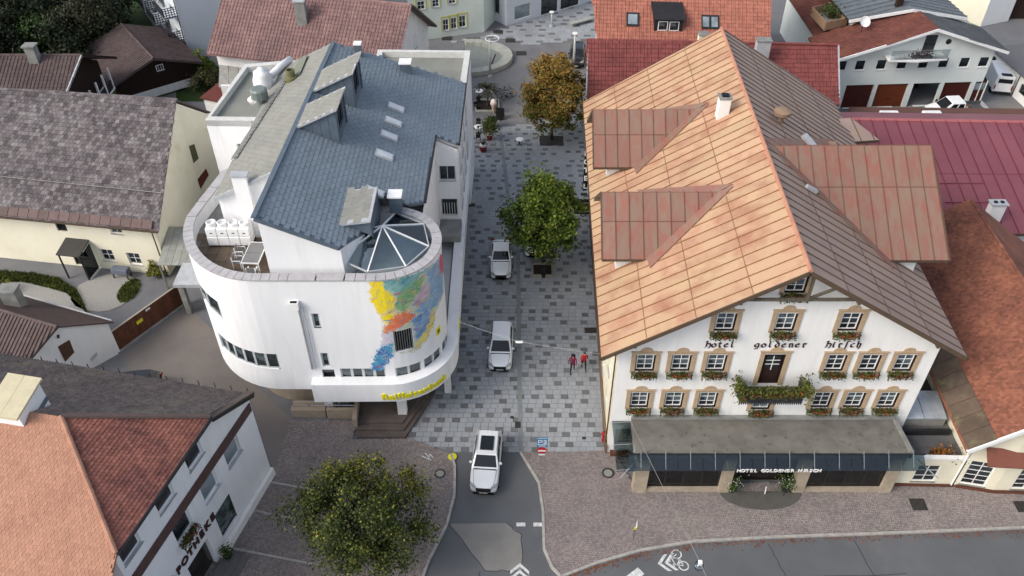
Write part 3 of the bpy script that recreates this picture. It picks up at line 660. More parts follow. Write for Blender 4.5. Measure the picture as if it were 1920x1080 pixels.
# blue poster in the corner window and brown step
MB().box(6.6, 7.35, 33.9, 34.3, .9, 2.6).build('side_window', GLASSL, hotel); MB().box(6.45, 7.6, 34.05, 34.39, 0, .35).build('step', mat('brown_step', S(96, 60, 46), rough=.9), hotel)
st_m = mat('stone_base', S(120, 100, 80), S(104, 86, 70), rough=.9)
MB().slab([(6.12, 34.3, 0), (hx(6.12, 62), 62, 0), (hx(6.12, 62), 62, .9), (6.12, 34.3, .9)], (.12, 0, 0)).build('plinth', st_m, hotel)
MB().tube([(6.15, 34.6, .1), (6.15, 34.6, 9.7), (5.3, 34.3, 10.0)], .05, 6).build('downpipe', GUT, hotel)
for i, y in enumerate((36.0, 39.2, 41.7, 44.5, 47.4, 50.3, 53.5)):
    for z in (2.2, 5.4, 8.6):
        s_ = (62-y)/27.6*27.61
# west-side windows sit in their openings
dv = Vector((xw-hx(xw, 62), 34.4-62, 0)).normalized(); rzw = math.atan2(dv.y, dv.x)
for a in (6, 9, 12, 15.5, 18.5, 21.5, 24.6):
    for z in (2.2, 5.4, 8.6):
        p = Vector((hx(xw, 62), 62, z))+dv*a; window(hotel, p, 1.1, 1.5, rz=rzw, nx=2, ny=3, frame=WHITEP)
# hanging HOTEL sign
sg = thing('hotel_sign', 'tall black sign with white HOTEL letters hanging from the hotel side wall', 'sign', (6.0, 56.6, 5), world=True)
MB().box(5.75, 6.1, 56.5, 56.75, 5.6, 9.7).build('sign_board', BLACK, sg)
MB().bar((6.1, 56.6, 9.2), (6.9, 56.6, 9.2), .06, .06).build('bracket', DARK, sg); MB().bar((6.1, 56.6, 6.2), (6.9, 56.6, 6.2), .06, .06).build('bracket', DARK, sg)
for k, ch_ in enumerate('HOTEL'): letter(sg, ch_, (5.925, 56.48, 8.95-k*.78), SIGNW, size=.62, bold=.015, ext=.02)
s2 = thing('inn_sign', 'black framed square sign board hanging below the tall HOTEL sign', 'sign', (5.8, 55.6, 3.8), world=True)
MB().box(5.15, 6.55, 55.55, 55.7, 4.0, 5.3).build('sign_board', mat('dark_bronze', S(54, 46, 40), rough=.5, metal=.3), s2)
fr_ = MB()
for z in (4.0, 5.3): fr_.bar((5.1, 55.62, z), (6.6, 55.62, z), .2, .07)
for x in (5.12, 6.58): fr_.bar((x, 55.62, 4.0), (x, 55.62, 5.3), .2, .07)
fr_.build('sign_frame', BLACK, s2); MB().lathe([(.28, -.02), (.3, .02), (.001, .03)], 14, (0, 0, 0), 0, 'z').build('emblem', mat('dull_gold', S(150, 120, 60), rough=.4, metal=.5), s2, loc=(5.85, 55.53, 4.6)).rotation_euler = (math.pi/2, 0, 0)
for z in (4.2, 5.05): MB().box(5.35, 6.35, 55.53, 55.55, z-.06, z+.06).build('sign_line', mat('sign_grey_line', S(150, 146, 138), rough=.6), s2)
MB().tube([(5.85, 55.62, 4.0), (5.6, 55.62, 3.75), (5.85, 55.62, 3.6), (6.1, 55.62, 3.75), (5.85, 55.62, 4.0)], .03, 5).build('iron_scroll', BLACK, s2)
MB().bar((6.55, 55.62, 5.0), (6.85, 55.62, 5.0), .05, .05).build('bracket', BLACK, s2)
# flower boxes (things of their own)
FLR = mat('red_geranium', S(170, 34, 34), S(190, 60, 60), scale=8, rough=.6, rand=.2); FLP = mat('pink_geranium', S(170, 70, 96), S(150, 50, 70), scale=8, rough=.6)
BOXM = mat('planter_brown', S(70, 52, 40), rough=.9); FOL = mat('window_box_leaf', S(84, 86, 36), S(58, 68, 28), scale=3, rough=.7, rand=.35)
def leafcloud(n, fx, size, rn):
    a = MB()
    for _ in range(n):
        p = Vector(fx(rn)); d = Vector((rn.gauss(0, 1), rn.gauss(0, 1), rn.gauss(0, 1)+.5)).normalized(); t = d.orthogonal().normalized(); t.rotate(Matrix.Rotation(rn.uniform(0, 6.28), 3, d)); b = d.cross(t); s = size*rn.uniform(.6, 1.3)
        a.face([p-t*s*.5, p+b*s*.35, p+t*s*.5, p-b*s*.35])
    return a
FB = []
for v_ in range(3):
    rn = random.Random(v_)
    tg = lambda r, s: max(-1.7*s, min(1.7*s, r.gauss(0, s)))
    fx = lambda r: (tg(r, .43), -.18+tg(r, .12), -.03+tg(r, .13)-abs(tg(r, .12)))
    f1 = leafcloud(600, fx, .13, rn).build('foliage', FOL, fix=False, kind='stuff'); f2 = leafcloud(44+v_*26, lambda r: (.08+tg(r, .3), -.27+tg(r, .07), -.08+tg(r, .11)), .1, rn).build('flowers', [FLR, FLP, FLR][v_], fix=False, kind='stuff')
    bx_ = MB().box(-.5, .5, -.24, -.03, -.22, 0).build('trough', BOXM); FB.append((bx_.data, f1.data, f2.data))
    for o in (f1, f2, bx_): bpy.data.objects.remove(o)
POS = {7.9: 'leftmost', 10.02: 'second from left', 12.12: 'third from left', 19.2: 'third from right', 21.22: 'second from right', 23.28: 'rightmost'}
def flowerbox(x, z, label, v_):
    t = thing('flower_box', label, 'flower box', (x, 34.38, z), group='window flower boxes on the hotel front')
    link(FB[v_][0], 'trough', t); link(FB[v_][1], 'foliage', t, kind='stuff'); link(FB[v_][2], 'flowers', t, kind='stuff')
i = 0
for x in cols2:
    flowerbox(x, 7.86, 'geranium box under the %s second-floor hotel window' % POS[x], i % 3); i += 1
    flowerbox(x, 4.54, 'geranium box under the %s first-floor hotel window, above the flat roof' % POS[x], (i+1) % 3); i += 1
for x, n in ((12.1, 'left'), (15.52, 'middle'), (19.17, 'right')):
    flowerbox(x, 11.2, 'geranium box under the %s attic window, above the blackletter hotel name' % n, i % 3); i += 1
flowerbox(15.5, 14.15, 'geranium box under the topmost hotel window in the gable peak', 1); flowerbox(15.6, 4.35, 'small geranium box under the pale window below the balcony', 2)
pt = thing('balcony_flowers', 'long green hanging planter along the hotel balcony rail', 'planter', (15.5, 33.2, 7.3), world=True)
rn = random.Random(9)
leafcloud(1700, lambda r: (r.uniform(13.6, 17.45), 33.2+r.gauss(0, .16), 7.32+r.gauss(0, .16)), .16, rn).build('foliage', mat('balcony_leaf', S(92, 94, 36), S(66, 74, 28), scale=3, rough=.7, rand=.35), pt, fix=False, kind='stuff')
leafcloud(120, lambda r: (r.uniform(13.6, 17.45), 33.1+r.gauss(0, .1), 7.28+r.gauss(0, .12)), .11, rn).build('flowers', FLR, pt, fix=False, kind='stuff')
for x in (13.5, 17.5):
    leafcloud(420, lambda r: (x+r.gauss(0, .18), 33.4+r.gauss(0, .35), 7.55+r.gauss(0, .3)), .17, rn).build('foliage', MATS['balcony_leaf'], pt, fix=False, kind='stuff')
MB().box(13.7, 17.35, 33.02, 33.2, 7.08, 7.28).build('trough', BOXM, pt)
for x, n in ((13.95, 'left'), (17.3, 'right')):
    t = thing('flower_shrub', 'white-flowering potted shrub on the %s of the hotel entrance' % n, 'plant', (x, 31.4, .1))
    MB().lathe([(.22, 0), (.3, .45), (.26, .46), (.001, .42)], 12).build('pot', DARK, t, loc=(0, 0, 0))
    rn = random.Random(int(x)); leafcloud(380, lambda r: (r.gauss(0, .25), r.gauss(0, .25), .85+r.gauss(0, .28)), .14, rn).build('foliage', LEAFG, t, fix=False, loc=(0, 0, 0)); leafcloud(70, lambda r: (r.gauss(0, .25), -.15+r.gauss(0, .2), .95+r.gauss(0, .26)), .09, rn).build('flowers', WHITEP, t, fix=False, loc=(0, 0, 0))
# ================================================================ bank with round white front
bank = thing('bank_building', 'white bank building with rounded front, blue-grey shingle roof and colourful mural', 'bank', (-12, 37, 0), world=True)
BW = mat('bank_white_render', S(232, 233, 234), S(226, 227, 229), scale=1.2, stretch=(1.4, 1.4, .18), rough=.85, c3=S(204, 205, 206), s3=.8, lo3=.56, hi3=.95)
COPE = mat('coping_sheet', S(176, 174, 176), S(162, 160, 162), scale=2, rough=.6, orand=.05)
FRG = mat('grey_window_frame', S(190, 197, 197), rough=.5)
class Path:
    def __init__(s, pts):
        s.p = [Vector((a, b, 0)) for a, b in pts]; s.s = [0.]
        for a, b in zip(s.p[:-1], s.p[1:]): s.s.append(s.s[-1]+(b-a).length)
        s.n = []
        for i in range(len(s.p)):
            d = (s.p[min(i+1, len(s.p)-1)]-s.p[max(i-1, 0)]).normalized(); s.n.append(d.cross(Vector((0, 0, 1))))
    def seg(s, t):
        for i in range(len(s.p)-1):
            if t <= s.s[i+1]+1e-9: return i
        return len(s.p)-2
    def __call__(s, t, z, dp=0.):
        i = s.seg(t); f = (t-s.s[i])/(s.s[i+1]-s.s[i]); n = (s.n[i]*(1-f)+s.n[i+1]*f).normalized()
        return s.p[i]*(1-f)+s.p[i+1]*f+Vector((0, 0, z))-n*dp
    def rot(s, t): i = s.seg(t); d = s.p[i+1]-s.p[i]; return math.atan2(d.y, d.x)
    def hit(s, u, v):
        best = None
        for i in range(len(s.p)-1):
            d = s.p[i+1]-s.p[i]; q = GW(u, v, s.p[i], d.normalized()); f = (q-s.p[i]-Vector((0, 0, q.z))).dot(d)/d.length_squared
            if -.02 <= f <= 1.02 and (best is None or q.y < best[2]): best = (s.s[i]+f*d.length, q.z, q.y)
        if best: return best[:2]
        for k in range(400):
            t = s.s[-1]*k/399; q = s(t, 0); z = GY(u, v, q.y).z; e = abs(960+CF*q.x/(q.y*math.cos(CP)+(CH-z)*math.sin(CP))-u)
            if best is None or e < best[0]: best = (e, t, z)
        return best[1:]
def arc(cx, cy, rx, ry, a0, a1, n): return [(cx+rx*math.cos(R(a0+(a1-a0)*k/n)), cy+ry*math.sin(R(a0+(a1-a0)*k/n))) for k in range(n+1)]
TC = (-7.95, 40.4); TR = 3.6; PZ = 13.0
UP = Path([(-19.75, 47.8)]+arc(-14.9, 43.2, 5.7, 6.4, 180, 270, 16)+arc(*TC, TR, TR, -90, 25, 16))
FA = Path([(-12.86, 37.2), (-12.86, 36.1)]+arc(*TC, TR+.68, TR+.68, -90, 8, 16)+[(-3.72, 45), (-3.7, 55), (-3.62, 68.3)])
# openings, measured on the wall
def bhole(path, u0, v0, u1, v1):
    a = path.hit(u0, v0); b = path.hit(u1, v1); return (min(a[0], b[0]), max(a[0], b[0]), min(a[1], b[1]), max(a[1], b[1]))
wins = []
sF = UP.hit(640, 700)[0]
s_b0, s_b1 = UP.hit(414, 640)[0], UP.hit(526, 690)[0]
zz0, zz1 = UP.hit(526, 692)[1], UP.hit(520, 664)[1]
wins.append((s_b0, s_b1, zz0, zz1, 6))
a0 = UP.hit(380, 560)[0]; a1 = UP.hit(416, 590)[0]; wins.append((a0, a1, UP.hit(418, 598)[1], UP.hit(410, 566)[1], 2))
h = bhole(UP, 637, 691, 726, 718); ZB, ZT = h[2], h[3]; wins.append((*h, 4))
s1 = UP.hit(742, 700)[0]; wins.append((s1, s1+1.75, ZB, ZT, 2)); wins.append((s1+1.95, s1+3.6, ZB, ZT, 2)); wins.append((s1+3.8, min(s1+5.4, UP.s[-1]-.3), ZB, ZT, 2))
h = bhole(UP, 583, 588, 603, 615); wins.append((*h, 1)); h = bhole(UP, 600, 662, 620, 688); wins.append((*h, 1))
hb = bhole(UP, 737, 622, 776, 652)
hd = bhole(UP, 603, 693, 630, 712)
mb = MB(); holes = [w_[:4] for w_ in wins]+[hb, hd]
wall(mb, UP, 0, UP.s[-1], 3.8, PZ, holes, ssub=UP.s, depth=.25)
mb.build('front_wall', BW, bank, fix=False)
for (s0_, s1_, z0_, z1_, n) in wins:
    w_ = (s1_-s0_)/n
    for k in range(n):
        t = s0_+(k+.5)*w_; window(bank, UP(t, (z0_+z1_)/2), w_, z1_-z0_, rz=UP.rot(t), nx=1, ny=1, frame=FRG, glass=(GLASS if k % 2 else CURT), sill=False, rec=.08, fw=.09)
o = MB().box(-.02, 1, 0, 1, 0, 1)
t = (hb[0]+hb[1])/2; bw_ = window(bank, UP(t, (hb[2]+hb[3])/2), hb[1]-hb[0], hb[3]-hb[2], rz=UP.rot(t), frame=DARK, glass=BLACK, sill=False, rec=.14, name='barred_window')
for k in range(8):
    x = -.5*(hb[1]-hb[0])+(k+.5)*(hb[1]-hb[0])/8; MB().box(x-.02, x+.02, .03, .07, -.5*(hb[3]-hb[2]), .5*(hb[3]-hb[2])).build('bar', STEEL, bw_, loc=(0, 0, 0))
t = (hd[0]+hd[1])/2; window(bank, UP(t, (hd[2]+hd[3])/2), hd[1]-hd[0], hd[3]-hd[2], rz=UP.rot(t), frame=DARK, glass=GLASS, sill=False, rec=.2)
# soffit, drum, fascia band
pf = [(p.x, p.y) for p in UP.p]
MB().prism(pf+[(-4.6, 60), (-18, 60), (-18, 48.5)], 3.6, 3.79).build('soffit', BW, bank)
DRUM = mat('beige_drum_render', S(164, 150, 134), S(150, 138, 122), rough=.9)
dp = Path([(-18.6, 46)]+arc(-14.4, 43.2, 4.3, 4.3, 180, 275, 14)+[(-13, 38.95)])
mb = MB(); wall(mb, dp, 0, dp.s[-1], -.03, 3.6, (), ssub=dp.s); mb.build('drum_wall', DRUM, bank, fix=False)
mb = MB(); wall(mb, FA, 0, FA.s[-1], 3.2, 4.76, (), ssub=FA.s)
for a, b in zip(FA.s[:-1], FA.s[1:]):
    for z in (3.2, 4.76): mb.face([FA(a, z), FA(b, z), FA(b, z, .75), FA(a, z, .75)])
mb.build('fascia_band', BW, bank, fix=False)
MB().prism([(-12.86, 36.1)]+arc(*TC, TR+.68, TR+.68, -90, 8, 12)[1:]+[(-3.72, 45), (-4.6, 60), (-13, 60)], 3.12, 3.2).build('canopy_soffit', BW, bank)
# ground floor, entrance
GF = mat('dark_entrance_glass', S(52, 48, 44), S(38, 36, 34), rough=.15, spec=.5)
MB().prism([(-13, 39.4), (-8.3, 39.4), (-5.2, 42), (-4.7, 68), (-18, 68), (-18, 46), (-13, 44)], 0, 3.15).build('ground_floor_wall', GF, bank)
for u, v, z in ((755, 778, .45), (618, 768, .3)):
    p = G(u, v, z); MB().box(p.x-.3, p.x+.3, p.y, p.y+.5, z-.3, 3.2).build('column', WHITE, bank)
MB().box(-4.75, -4.3, 39.6, 40.1, 0, 3.2).build('column', WHITE, bank)
STEPM = mat('worn_step_stone', S(104, 94, 88), S(86, 78, 74), scale=1.5, rough=.9)
for k, z in enumerate((.16, .32, .48)):
    q = [G(668, 822-k*11), G(760-k*2, 822-k*11), G(806-k*4, 752-k*6), Vector((-4.4, 43, 0)), Vector((-10.9, 43, 0))]
    MB().prism([(p.x, p.y) for p in q], -.03, z).build('entrance_step', STEPM, bank, bevel=.02)
lw = MB(); lw.hexa([*[G(664, 806), G(672, 806), G(676, 766), G(669, 766)], *[p+Vector((0, 0, 1.1)) for p in (G(664, 806), G(672, 806), G(676, 766), G(669, 766))]]); lw.build('stair_wall', DRUM, bank)
p, q = G(615, 786), G(668, 786); MB().box(p.x, q.x, p.y, p.y+.25, 0, .95).build('stair_wall', DRUM, bank)
p, q = G(548, 783), G(612, 783); MB().box(p.x, q.x, p.y, p.y+.9, 0, .75).build('ramp_wall', DRUM, bank)
rl = MB()
for v in (.95, 1.35): rl.tube([(G(552, 783).x, G(552, 783).y+.3, v), (G(668, 783).x, G(668, 783).y+.3, v)], .025, 5)
for k in range(5): x = G(552+k*29, 783); rl.tube([(x.x, x.y+.3, .5), (x.x, x.y+.3, 1.35)], .025, 5)
rl.build('handrail', STEEL, bank)
# coping stones: one piece each
def copings(path, s0, s1, step, z, wd=.55):
    k = max(1, round((s1-s0)/step))
    for i in range(k):
        a, b = s0+(s1-s0)*i/k, s0+(s1-s0)*(i+.945)/k; mb = MB()
        mb.hexa([path(a, z, -.06), path(b, z, -.06), path(b, z, wd), path(a, z, wd), path(a, z+.09, -.06), path(b, z+.09, -.06), path(b, z+.11, wd), path(a, z+.11, wd)]); mb.build('coping_stone', COPE, cope)
cope = MB().bar((-19.75, 47.8, 13.03), (-18.0, 49.2, 13.03), .5, .1).build('parapet_cap', COPE, bank)
sA = UP.hit(540, 530)[0]
sR = UP.s[17]+6.9
copings(UP, 0, 5.0, 1.6, PZ); copings(UP, 5.0, sA, .52, PZ); copings(UP, sA, UP.s[17]+5.2, 1.7, PZ); copings(UP, UP.s[17]+5.2, UP.s[-1], .58, PZ)
RB = Path(arc(*TC, TR, TR, 25, 188, 24)); copings(RB, 0, RB.s[-1], .58, PZ)
mb = MB()
for pth, zb in ((UP, 11.9), (RB, 12.0)):
    for a, b in zip(pth.s[:-1], pth.s[1:]): mb.face([pth(a, zb, .45), pth(b, zb, .45), pth(b, PZ, .45), pth(a, PZ, .45)])
wall(mb, RB, 0, RB.s[-1], 11.2, PZ, (), ssub=RB.s)
mb.build('parapet', BW, bank, fix=False)
# roof shapes
def xr(y): return -14.45+.043*(y-38)
ZR = 16.8; SB = .477
def zb(x, y): return ZR-SB*(x-xr(y))
def zw(x, y): return ZR-SB*(xr(y)-x)
def b3(x, y, d=0.): return Vector((x, y, zb(x, y)+d))
def w3(x, y, d=0.): return Vector((x, y, zw(x, y)+d))
blue = [b3(xr(37.75), 37.75), b3(-10.0, 37.75), b3(-8.9, 40.2), b3(-8.6, 44.0), b3(-6.6, 44.1), b3(-5.75, 44.9), b3(-5.6, 53.1), b3(-3.95, 53.1), b3(-3.8, 62.2), b3(xr(59.9), 59.9)]
BLUE = mat('shaded_blue_shingle', S(120, 132, 141), S(115, 127, 136), scale=.3, rough=.6, rand=.07)  # cool shade of the right slope put into the tone of one shingle
SHB = mat('lit_beige_shingle', S(140, 140, 133), S(134, 134, 128), scale=.4, rough=.7, rand=.07)  # same shingle as the right slope, with warm light from the left painted in
BLM = mat('blue_grey_sheet', S(98, 112, 124), S(88, 100, 112), rough=.5, metal=.2)
bd = MB().slab(blue, (0, 0, -.2)).build('blue_roof', BLM, bank)
tiles(bd, blue, (0, 1, 0), .62, .30, BLUE, 'flat', name='shingles', stagger=.5, thick=.025, lift=.01, jit=.004)
wst = [w3(xr(42.4), 42.4), w3(xr(59.9), 59.9), w3(-17.7, 59.9), w3(-18.35, 42.4)]
wd_ = MB().slab(wst, (0, 0, -.2)).build('beige_roof', LGREY, bank)
tiles(wd_, wst, (0, 1, 0), .55, .30, SHB, 'flat', name='shingles', stagger=.5, thick=.025, lift=.01, jit=.004)
MB().bar(b3(xr(37.75), 37.75, .05), b3(xr(59.9), 59.9, .05), .3, .08).build('ridge_cap', BLM, bank)
MB().bar(b3(xr(37.75), 37.75, -.06), b3(-10, 37.75, -.06), .08, .22).build('verge_trim', BLM, bank)
MB().bar(w3(xr(42.4), 42.4, -.06), w3(-18.35, 42.4, -.06), .08, .22).build('verge_trim', LGREY, bank)
for p, q in ((b3(-5.75, 44.9), b3(-5.6, 53.1)), (b3(-3.95, 53.1), b3(-3.8, 62.2)), (w3(-18.35, 42.4), w3(-17.7, 59.9))): MB().bar(p+Vector((.06, 0, -.05)), q+Vector((.06, 0, -.05)), .16, .14).build('gutter', DARK if p.x > -10 else LGREY, bank)
# body walls
mb = MB()
mb.slab([(xr(38)+.1, 37.95, 11.9), (-9.9, 37.95, 11.9), (-9.95, 37.95, 14.45), (xr(38)+.1, 37.95, 16.6)], (0, .25, 0))
mb.slab([(-9.9, 37.96, 11.9), (-8.9, 40.2, 11.9), (-8.9, 40.2, 13.8), (-9.95, 37.96, 14.45)], (-.25, .1, 0))
mb.slab([(xr(38)+.1, 38.2, 11.9), (xr(42)+.1, 42.6, 11.9), (xr(42)+.1, 42.6, 16.55), (xr(38)+.1, 38.2, 16.55)], (.25, 0, 0))
mb.slab([(-18.2, 42.65, 11.9), (xr(42), 42.65, 11.9), (xr(42), 42.65, 16.45), (-18.2, 42.65, 14.72)], (0, .25, 0))
wall(mb, pmap((-17.95, 59.5), (-.0, -1)), 0, 16.7, 3.8, 14.6, ()); wall(mb, pmap((-18, 60), (1, 0)), 0, 2, 3, 3.5, ())
mb.face([(-13.5, 60.2, 3), (-3.8, 62.2, 3), (-3.8, 62.2, 11.8), (-13.5, 60.2, 16.6)]); mb.face([(-18, 59.6, 3), (-13.5, 59.8, 3), (-13.5, 59.8, 16.5), (-18, 59.6, 14.6)])
mb.build('penthouse_wall', BW, bank)
mb = MB()
wall(mb, pmap((-5.85, 41.5), (.02, 1)), 0, 11.6, 4.7, 12.5, [(3.2, 4.3, 8.4, 10.2), (6.5, 8.8, 5.0, 7.2)], depth=.2)
wall(mb, pmap((-5.85, 53.1), (1, 0)), 0, 1.85, 4.7, 12.6, [(.35, 1.6, 8.9, 10.2), (.35, 1.65, 5.6, 7.2)], depth=.2, convex=[(SB, 1, 12.55)])
wall(mb, pmap((-4.0, 53.1), (.015, 1)), 0, 15.2, 4.7, 11.85, [(a, a+1.4, z, z+1.5) for a in (1, 3.4, 5.8, 8.2, 10.6, 13) for z in (5.6, 8.8)], depth=.2)
mb.build('street_wall', BW, bank)
for a in (1, 3.4, 5.8, 8.2, 10.6, 13):
    for z in (5.6, 8.8): window(bank, (-4.0+.015*(a+.7), 53.1+a+.7, z+.75), 1.4, 1.5, rz=math.pi/2, nx=2, frame=FRG, glass=GLASS, sill=True)
window(bank, (-5.85+.975, 53.1, 9.55), 1.25, 1.3, nx=2, frame=FRG, sill=True); gw = window(bank, (-5.85+1.0, 53.1, 6.4), 1.3, 1.6, frame=FRG, sill=False)
for k in range(7): MB().box(-.6+k*.2-.015, -.6+k*.2+.015, -.1, -.06, -.8, .5).build('bar', WHITEP, gw, loc=(0, 0, 0))
window(bank, (-5.85+.075, 41.5+3.75, 9.3), 1.1, 1.8, rz=math.pi/2, frame=FRG, sill=False); window(bank, (-5.7, 41.5+7.65, 6.1), 2.3, 2.2, rz=math.pi/2, nx=3, frame=DARK, sill=False)
MB().box(-5.7, -3.95, 50.8, 53.0, 4.76, 5.3).build('planter_wall', GREYC, bank)
MB().slab([(-5.85, 53.05, 12.6), (-3.9, 53.05, 11.75), (-3.9, 53.05, 11.95), (-5.85, 53.05, 12.85)], (0, .3, 0)).build('bay_coping', COPE, bank)
# rear wings with flat roofs
FLG = mat('grey_flat_roofing', S(132, 134, 126), S(120, 122, 116), scale=.4, rough=.9)
def wing(poly, z, label_, holes_=()):
    mb = MB(); n = len(poly)
    for i in range(n):
        a, b = Vector(poly[i]), Vector(poly[(i+1) % n]); hl = [h_[1:] for h_ in holes_ if h_[0] == i]; wall(mb, pmap(a, b-a), 0, (b-a).length, 0, z, hl, depth=.2)
    o = mb.build('wing_wall', BW, bank)
    sheet_ = MB().face([(p[0], p[1], z-.45) for p in poly]); m2 = MB(); m2.face([(p[0], p[1], z-.45) for p in poly]); m2.build('flat_roof', FLG, bank)
    c = Vector((sum(p[0] for p in poly)/n, sum(p[1] for p in poly)/n))
    for i in range(n):
        a, b = Vector(poly[i]), Vector(poly[(i+1) % n]); a2, b2 = a+(c-a).normalized()*.62, b+(c-b).normalized()*.62
        MB().slab([(a.x, a.y, z-.5), (b.x, b.y, z-.5), (b2.x, b2.y, z-.5), (a2.x, a2.y, z-.5)], (0, 0, .56)).build('parapet', COPE if 0 else mat('pale_parapet', S(206, 206, 202), S(192, 192, 188), rough=.7), bank)
wl = [G(385, 226, 11).xy, G(468, 228, 11).xy, (-18.2, 58.0), (-18.2, 68.6), G(525, 116, 11).xy, G(480, 122, 11).xy]
wl = [(wl[0].x, wl[0].y), (-18.3, 58.2), (-18.1, 68.6), (wl[4].x-.3, wl[4].y), (wl[5].x-1.0, wl[5].y)]
L0 = -18.3-wl[0][0]
wing(wl, 11, '', [(0, 2.0, 3.6, 7.6, 8.9)]); window(bank, (wl[0][0]+2.8, 58.35, 8.25), 1.6, 1.3, nx=2, frame=FRG, sill=True)
wing([(-11.6, 61.0), (-3.75, 62.3), (-3.62, 68.4), (-11.7, 68.6)], 12.0, '')
# mono-pitch dormers standing on the ridge
for (y0, y1, x1) in ((47.6, 50.3, 2.75), (52.4, 55.3, 2.9)):
    def D(x, y, up): b_ = xr(y); return Vector((b_+x, y, ZR+SB*x*up))
    d = thing_part(bank, 'roof_dormer')
    top = flat([D(-.02, y0-.15, 1), D(x1+.15, y0-.15, 1), D(x1+.15, y1+.15, 1), D(-.02, y1+.15, 1)])
    MB().slab(top, (0, 0, -.14)).build('dormer_roof', LGREY, d); tiles(d, top, (0, 1, 0), .55, .30, SHB, 'flat', name='shingles', stagger=.5, thick=.02, lift=.01)
    for y in (y0, y1):
        n = 5
        for k in range(n):
            xa, xb = x1*k/n, x1*(k+1)/n; MB().slab([D(xa+.01, y, -1), D(xb-.01, y, -1), D(xb-.01, y, .93), D(xa+.01, y, .93)], (0, .05, 0)).build('cladding_sheet', BLM, d)
    mb = MB(); fmD = lambda s, z, dp=0.: Vector((xr(y0)+x1-dp, y0+s, z)); wall(mb, fmD, 0, y1-y0, ZR-SB*x1, ZR+SB*x1-.05, [(.5, y1-y0-.5, ZR-SB*x1+.7, ZR+SB*x1-.5)], depth=.15); mb.build('dormer_wall', BLM, d)
    window(d, (xr(y0)+x1, (y0+y1)/2, (ZR-SB*x1+.7+ZR+SB*x1-.5)/2), y1-y0-1.0, 2*SB*x1-1.2, rz=math.pi/2, nx=2, frame=DARK, sill=False)
d = thing_part(bank, 'turret_dormer')
top = flat([b3(-10.2, 39.7, .05), Vector((-8.35, 39.7, 15.15)), Vector((-8.35, 43.2, 15.15)), b3(-10.2, 43.2, .05)])
MB().slab(top, (0, 0, -.12)).build('dormer_roof', LGREY, d); tiles(d, top, (0, 1, 0), .75, .42, SHB, 'flat', name='shingles', stagger=.5, thick=.02, lift=.01)
for y in (39.85, 43.1): MB().slab([b3(-10.0, y), Vector((-8.4, y, zb(-8.4, y))), Vector((-8.4, y, 15.05)), b3(-10.0, y, .06)], (0, .05, 0)).build('dormer_side', BLM, d)
MB().slab([(-8.4, 39.9, 13.0), (-8.4, 43.1, 13.0), (-8.4, 43.1, 15.05), (-8.4, 39.9, 15.05)], (.05, 0, 0)).build('dormer_face', BLM, d)
# roof lights and vents
def onb(u, v, f=None):
    f = f or zb; z = 15.
    for _ in range(30): p = G(u, v, z); z = f(p.x, p.y)
    return G(u, v, z)
nb = Vector((SB, 0, 1)).normalized()
for (u, v) in ((742, 203), (737, 230), (729, 256), (720, 292), (702, 361)):
    p = onb(u, v); a = Vector((1, 0, -SB)).normalized()*.62; b = Vector((0, 1, 0))*.36
    f = MB().slab([p-a-b, p+a-b, p+a+b, p-a+b], nb*.14).build('skylight', LGREY, bank); a *= .86; b *= .78
    MB().slab([p-a-b+nb*.14, p+a-b+nb*.14, p+a+b+nb*.14, p-a+b+nb*.14], nb*.015).build('pane', mat('white_skylight_glass', S(206, 212, 216), rough=.1, spec=.6), f)
for (u, v, w_, h_) in ((673, 103, .5, .9), (761, 132, .8, .7), (743, 388, .75, .95)):
    p = onb(u, v); o = MB().box(p.x-w_/2, p.x+w_/2, p.y-w_/2, p.y+w_/2, p.z-.2, p.z+h_).build('roof_vent', BLM, bank); MB().box(p.x-w_*.6, p.x+w_*.6, p.y-w_*.6, p.y+w_*.6, p.z+h_, p.z+h_+.1).build('vent_cap', WHITEP, o)
def onw(u, v): return onb(u, v, zw)
p, q = onw(440, 300), onw(543, 140); ck = MB().bar(p+Vector((0, 0, .15)), q+Vector((0, 0, .15)), .35, .05)
for k in range(26): c = p+(q-p)*(k/25); ck.bar(c+Vector((-.22, 0, .05)), c+Vector((.22, 0, .3)), .05, .05)
ck.build('roof_walkway', GREYC, bank)
p = onw(510, 160); dk = MB(); dk.lathe([(.75, -.6), (.75, .5), (.6, .9), (.6, 1.1), (.3, 1.15), (.25, 1.4), (.001, 1.41)], 14, tuple(p+Vector((-.6, 0, 0)))); dk.tube([p+Vector((-.6, 0, .2)), p+Vector((.3, 2.0, .5)), p+Vector((.8, 3.2, .5))], .28, 10); dk.tube([p+Vector((-.6, 0, -.2)), p+Vector((-1.4, -1.4, -.6))], .3, 10); dk.build('exhaust_duct', WHITEP, bank, smooth=True)
p = onw(490, 195); MB().lathe([(.3, -.6), (.3, .4), (.62, .55), (.62, 1.15), (.5, 1.25), (.001, 1.26)], 12, tuple(p)).build('exhaust_hood', mat('green_grey_sheet', S(128, 138, 134), rough=.5, metal=.3), bank)
p = onw(547, 150); MB().lathe([(.45, -.3), (.45, .3), (.3, .35), (.34, .8), (.26, .82), (.26, .4), (.001, .4)], 12, tuple(p)).build('exhaust_pipe', mat('dull_brass', S(120, 118, 84), rough=.5, metal=.3), bank)
p = onw(562, 128); a = Vector((1, 0, SB)).normalized(); MB().slab([p-a*.4+Vector((0, -1.5, .08)), p+a*.4+Vector((0, -1.5, .08)), p+a*.4+Vector((0, 1.5, .08)), p-a*.4+Vector((0, 1.5, .08))], (0, 0, .1)).build('roof_hatch', mat('hatch_sheet', S(122, 126, 112), rough=.6), bank)
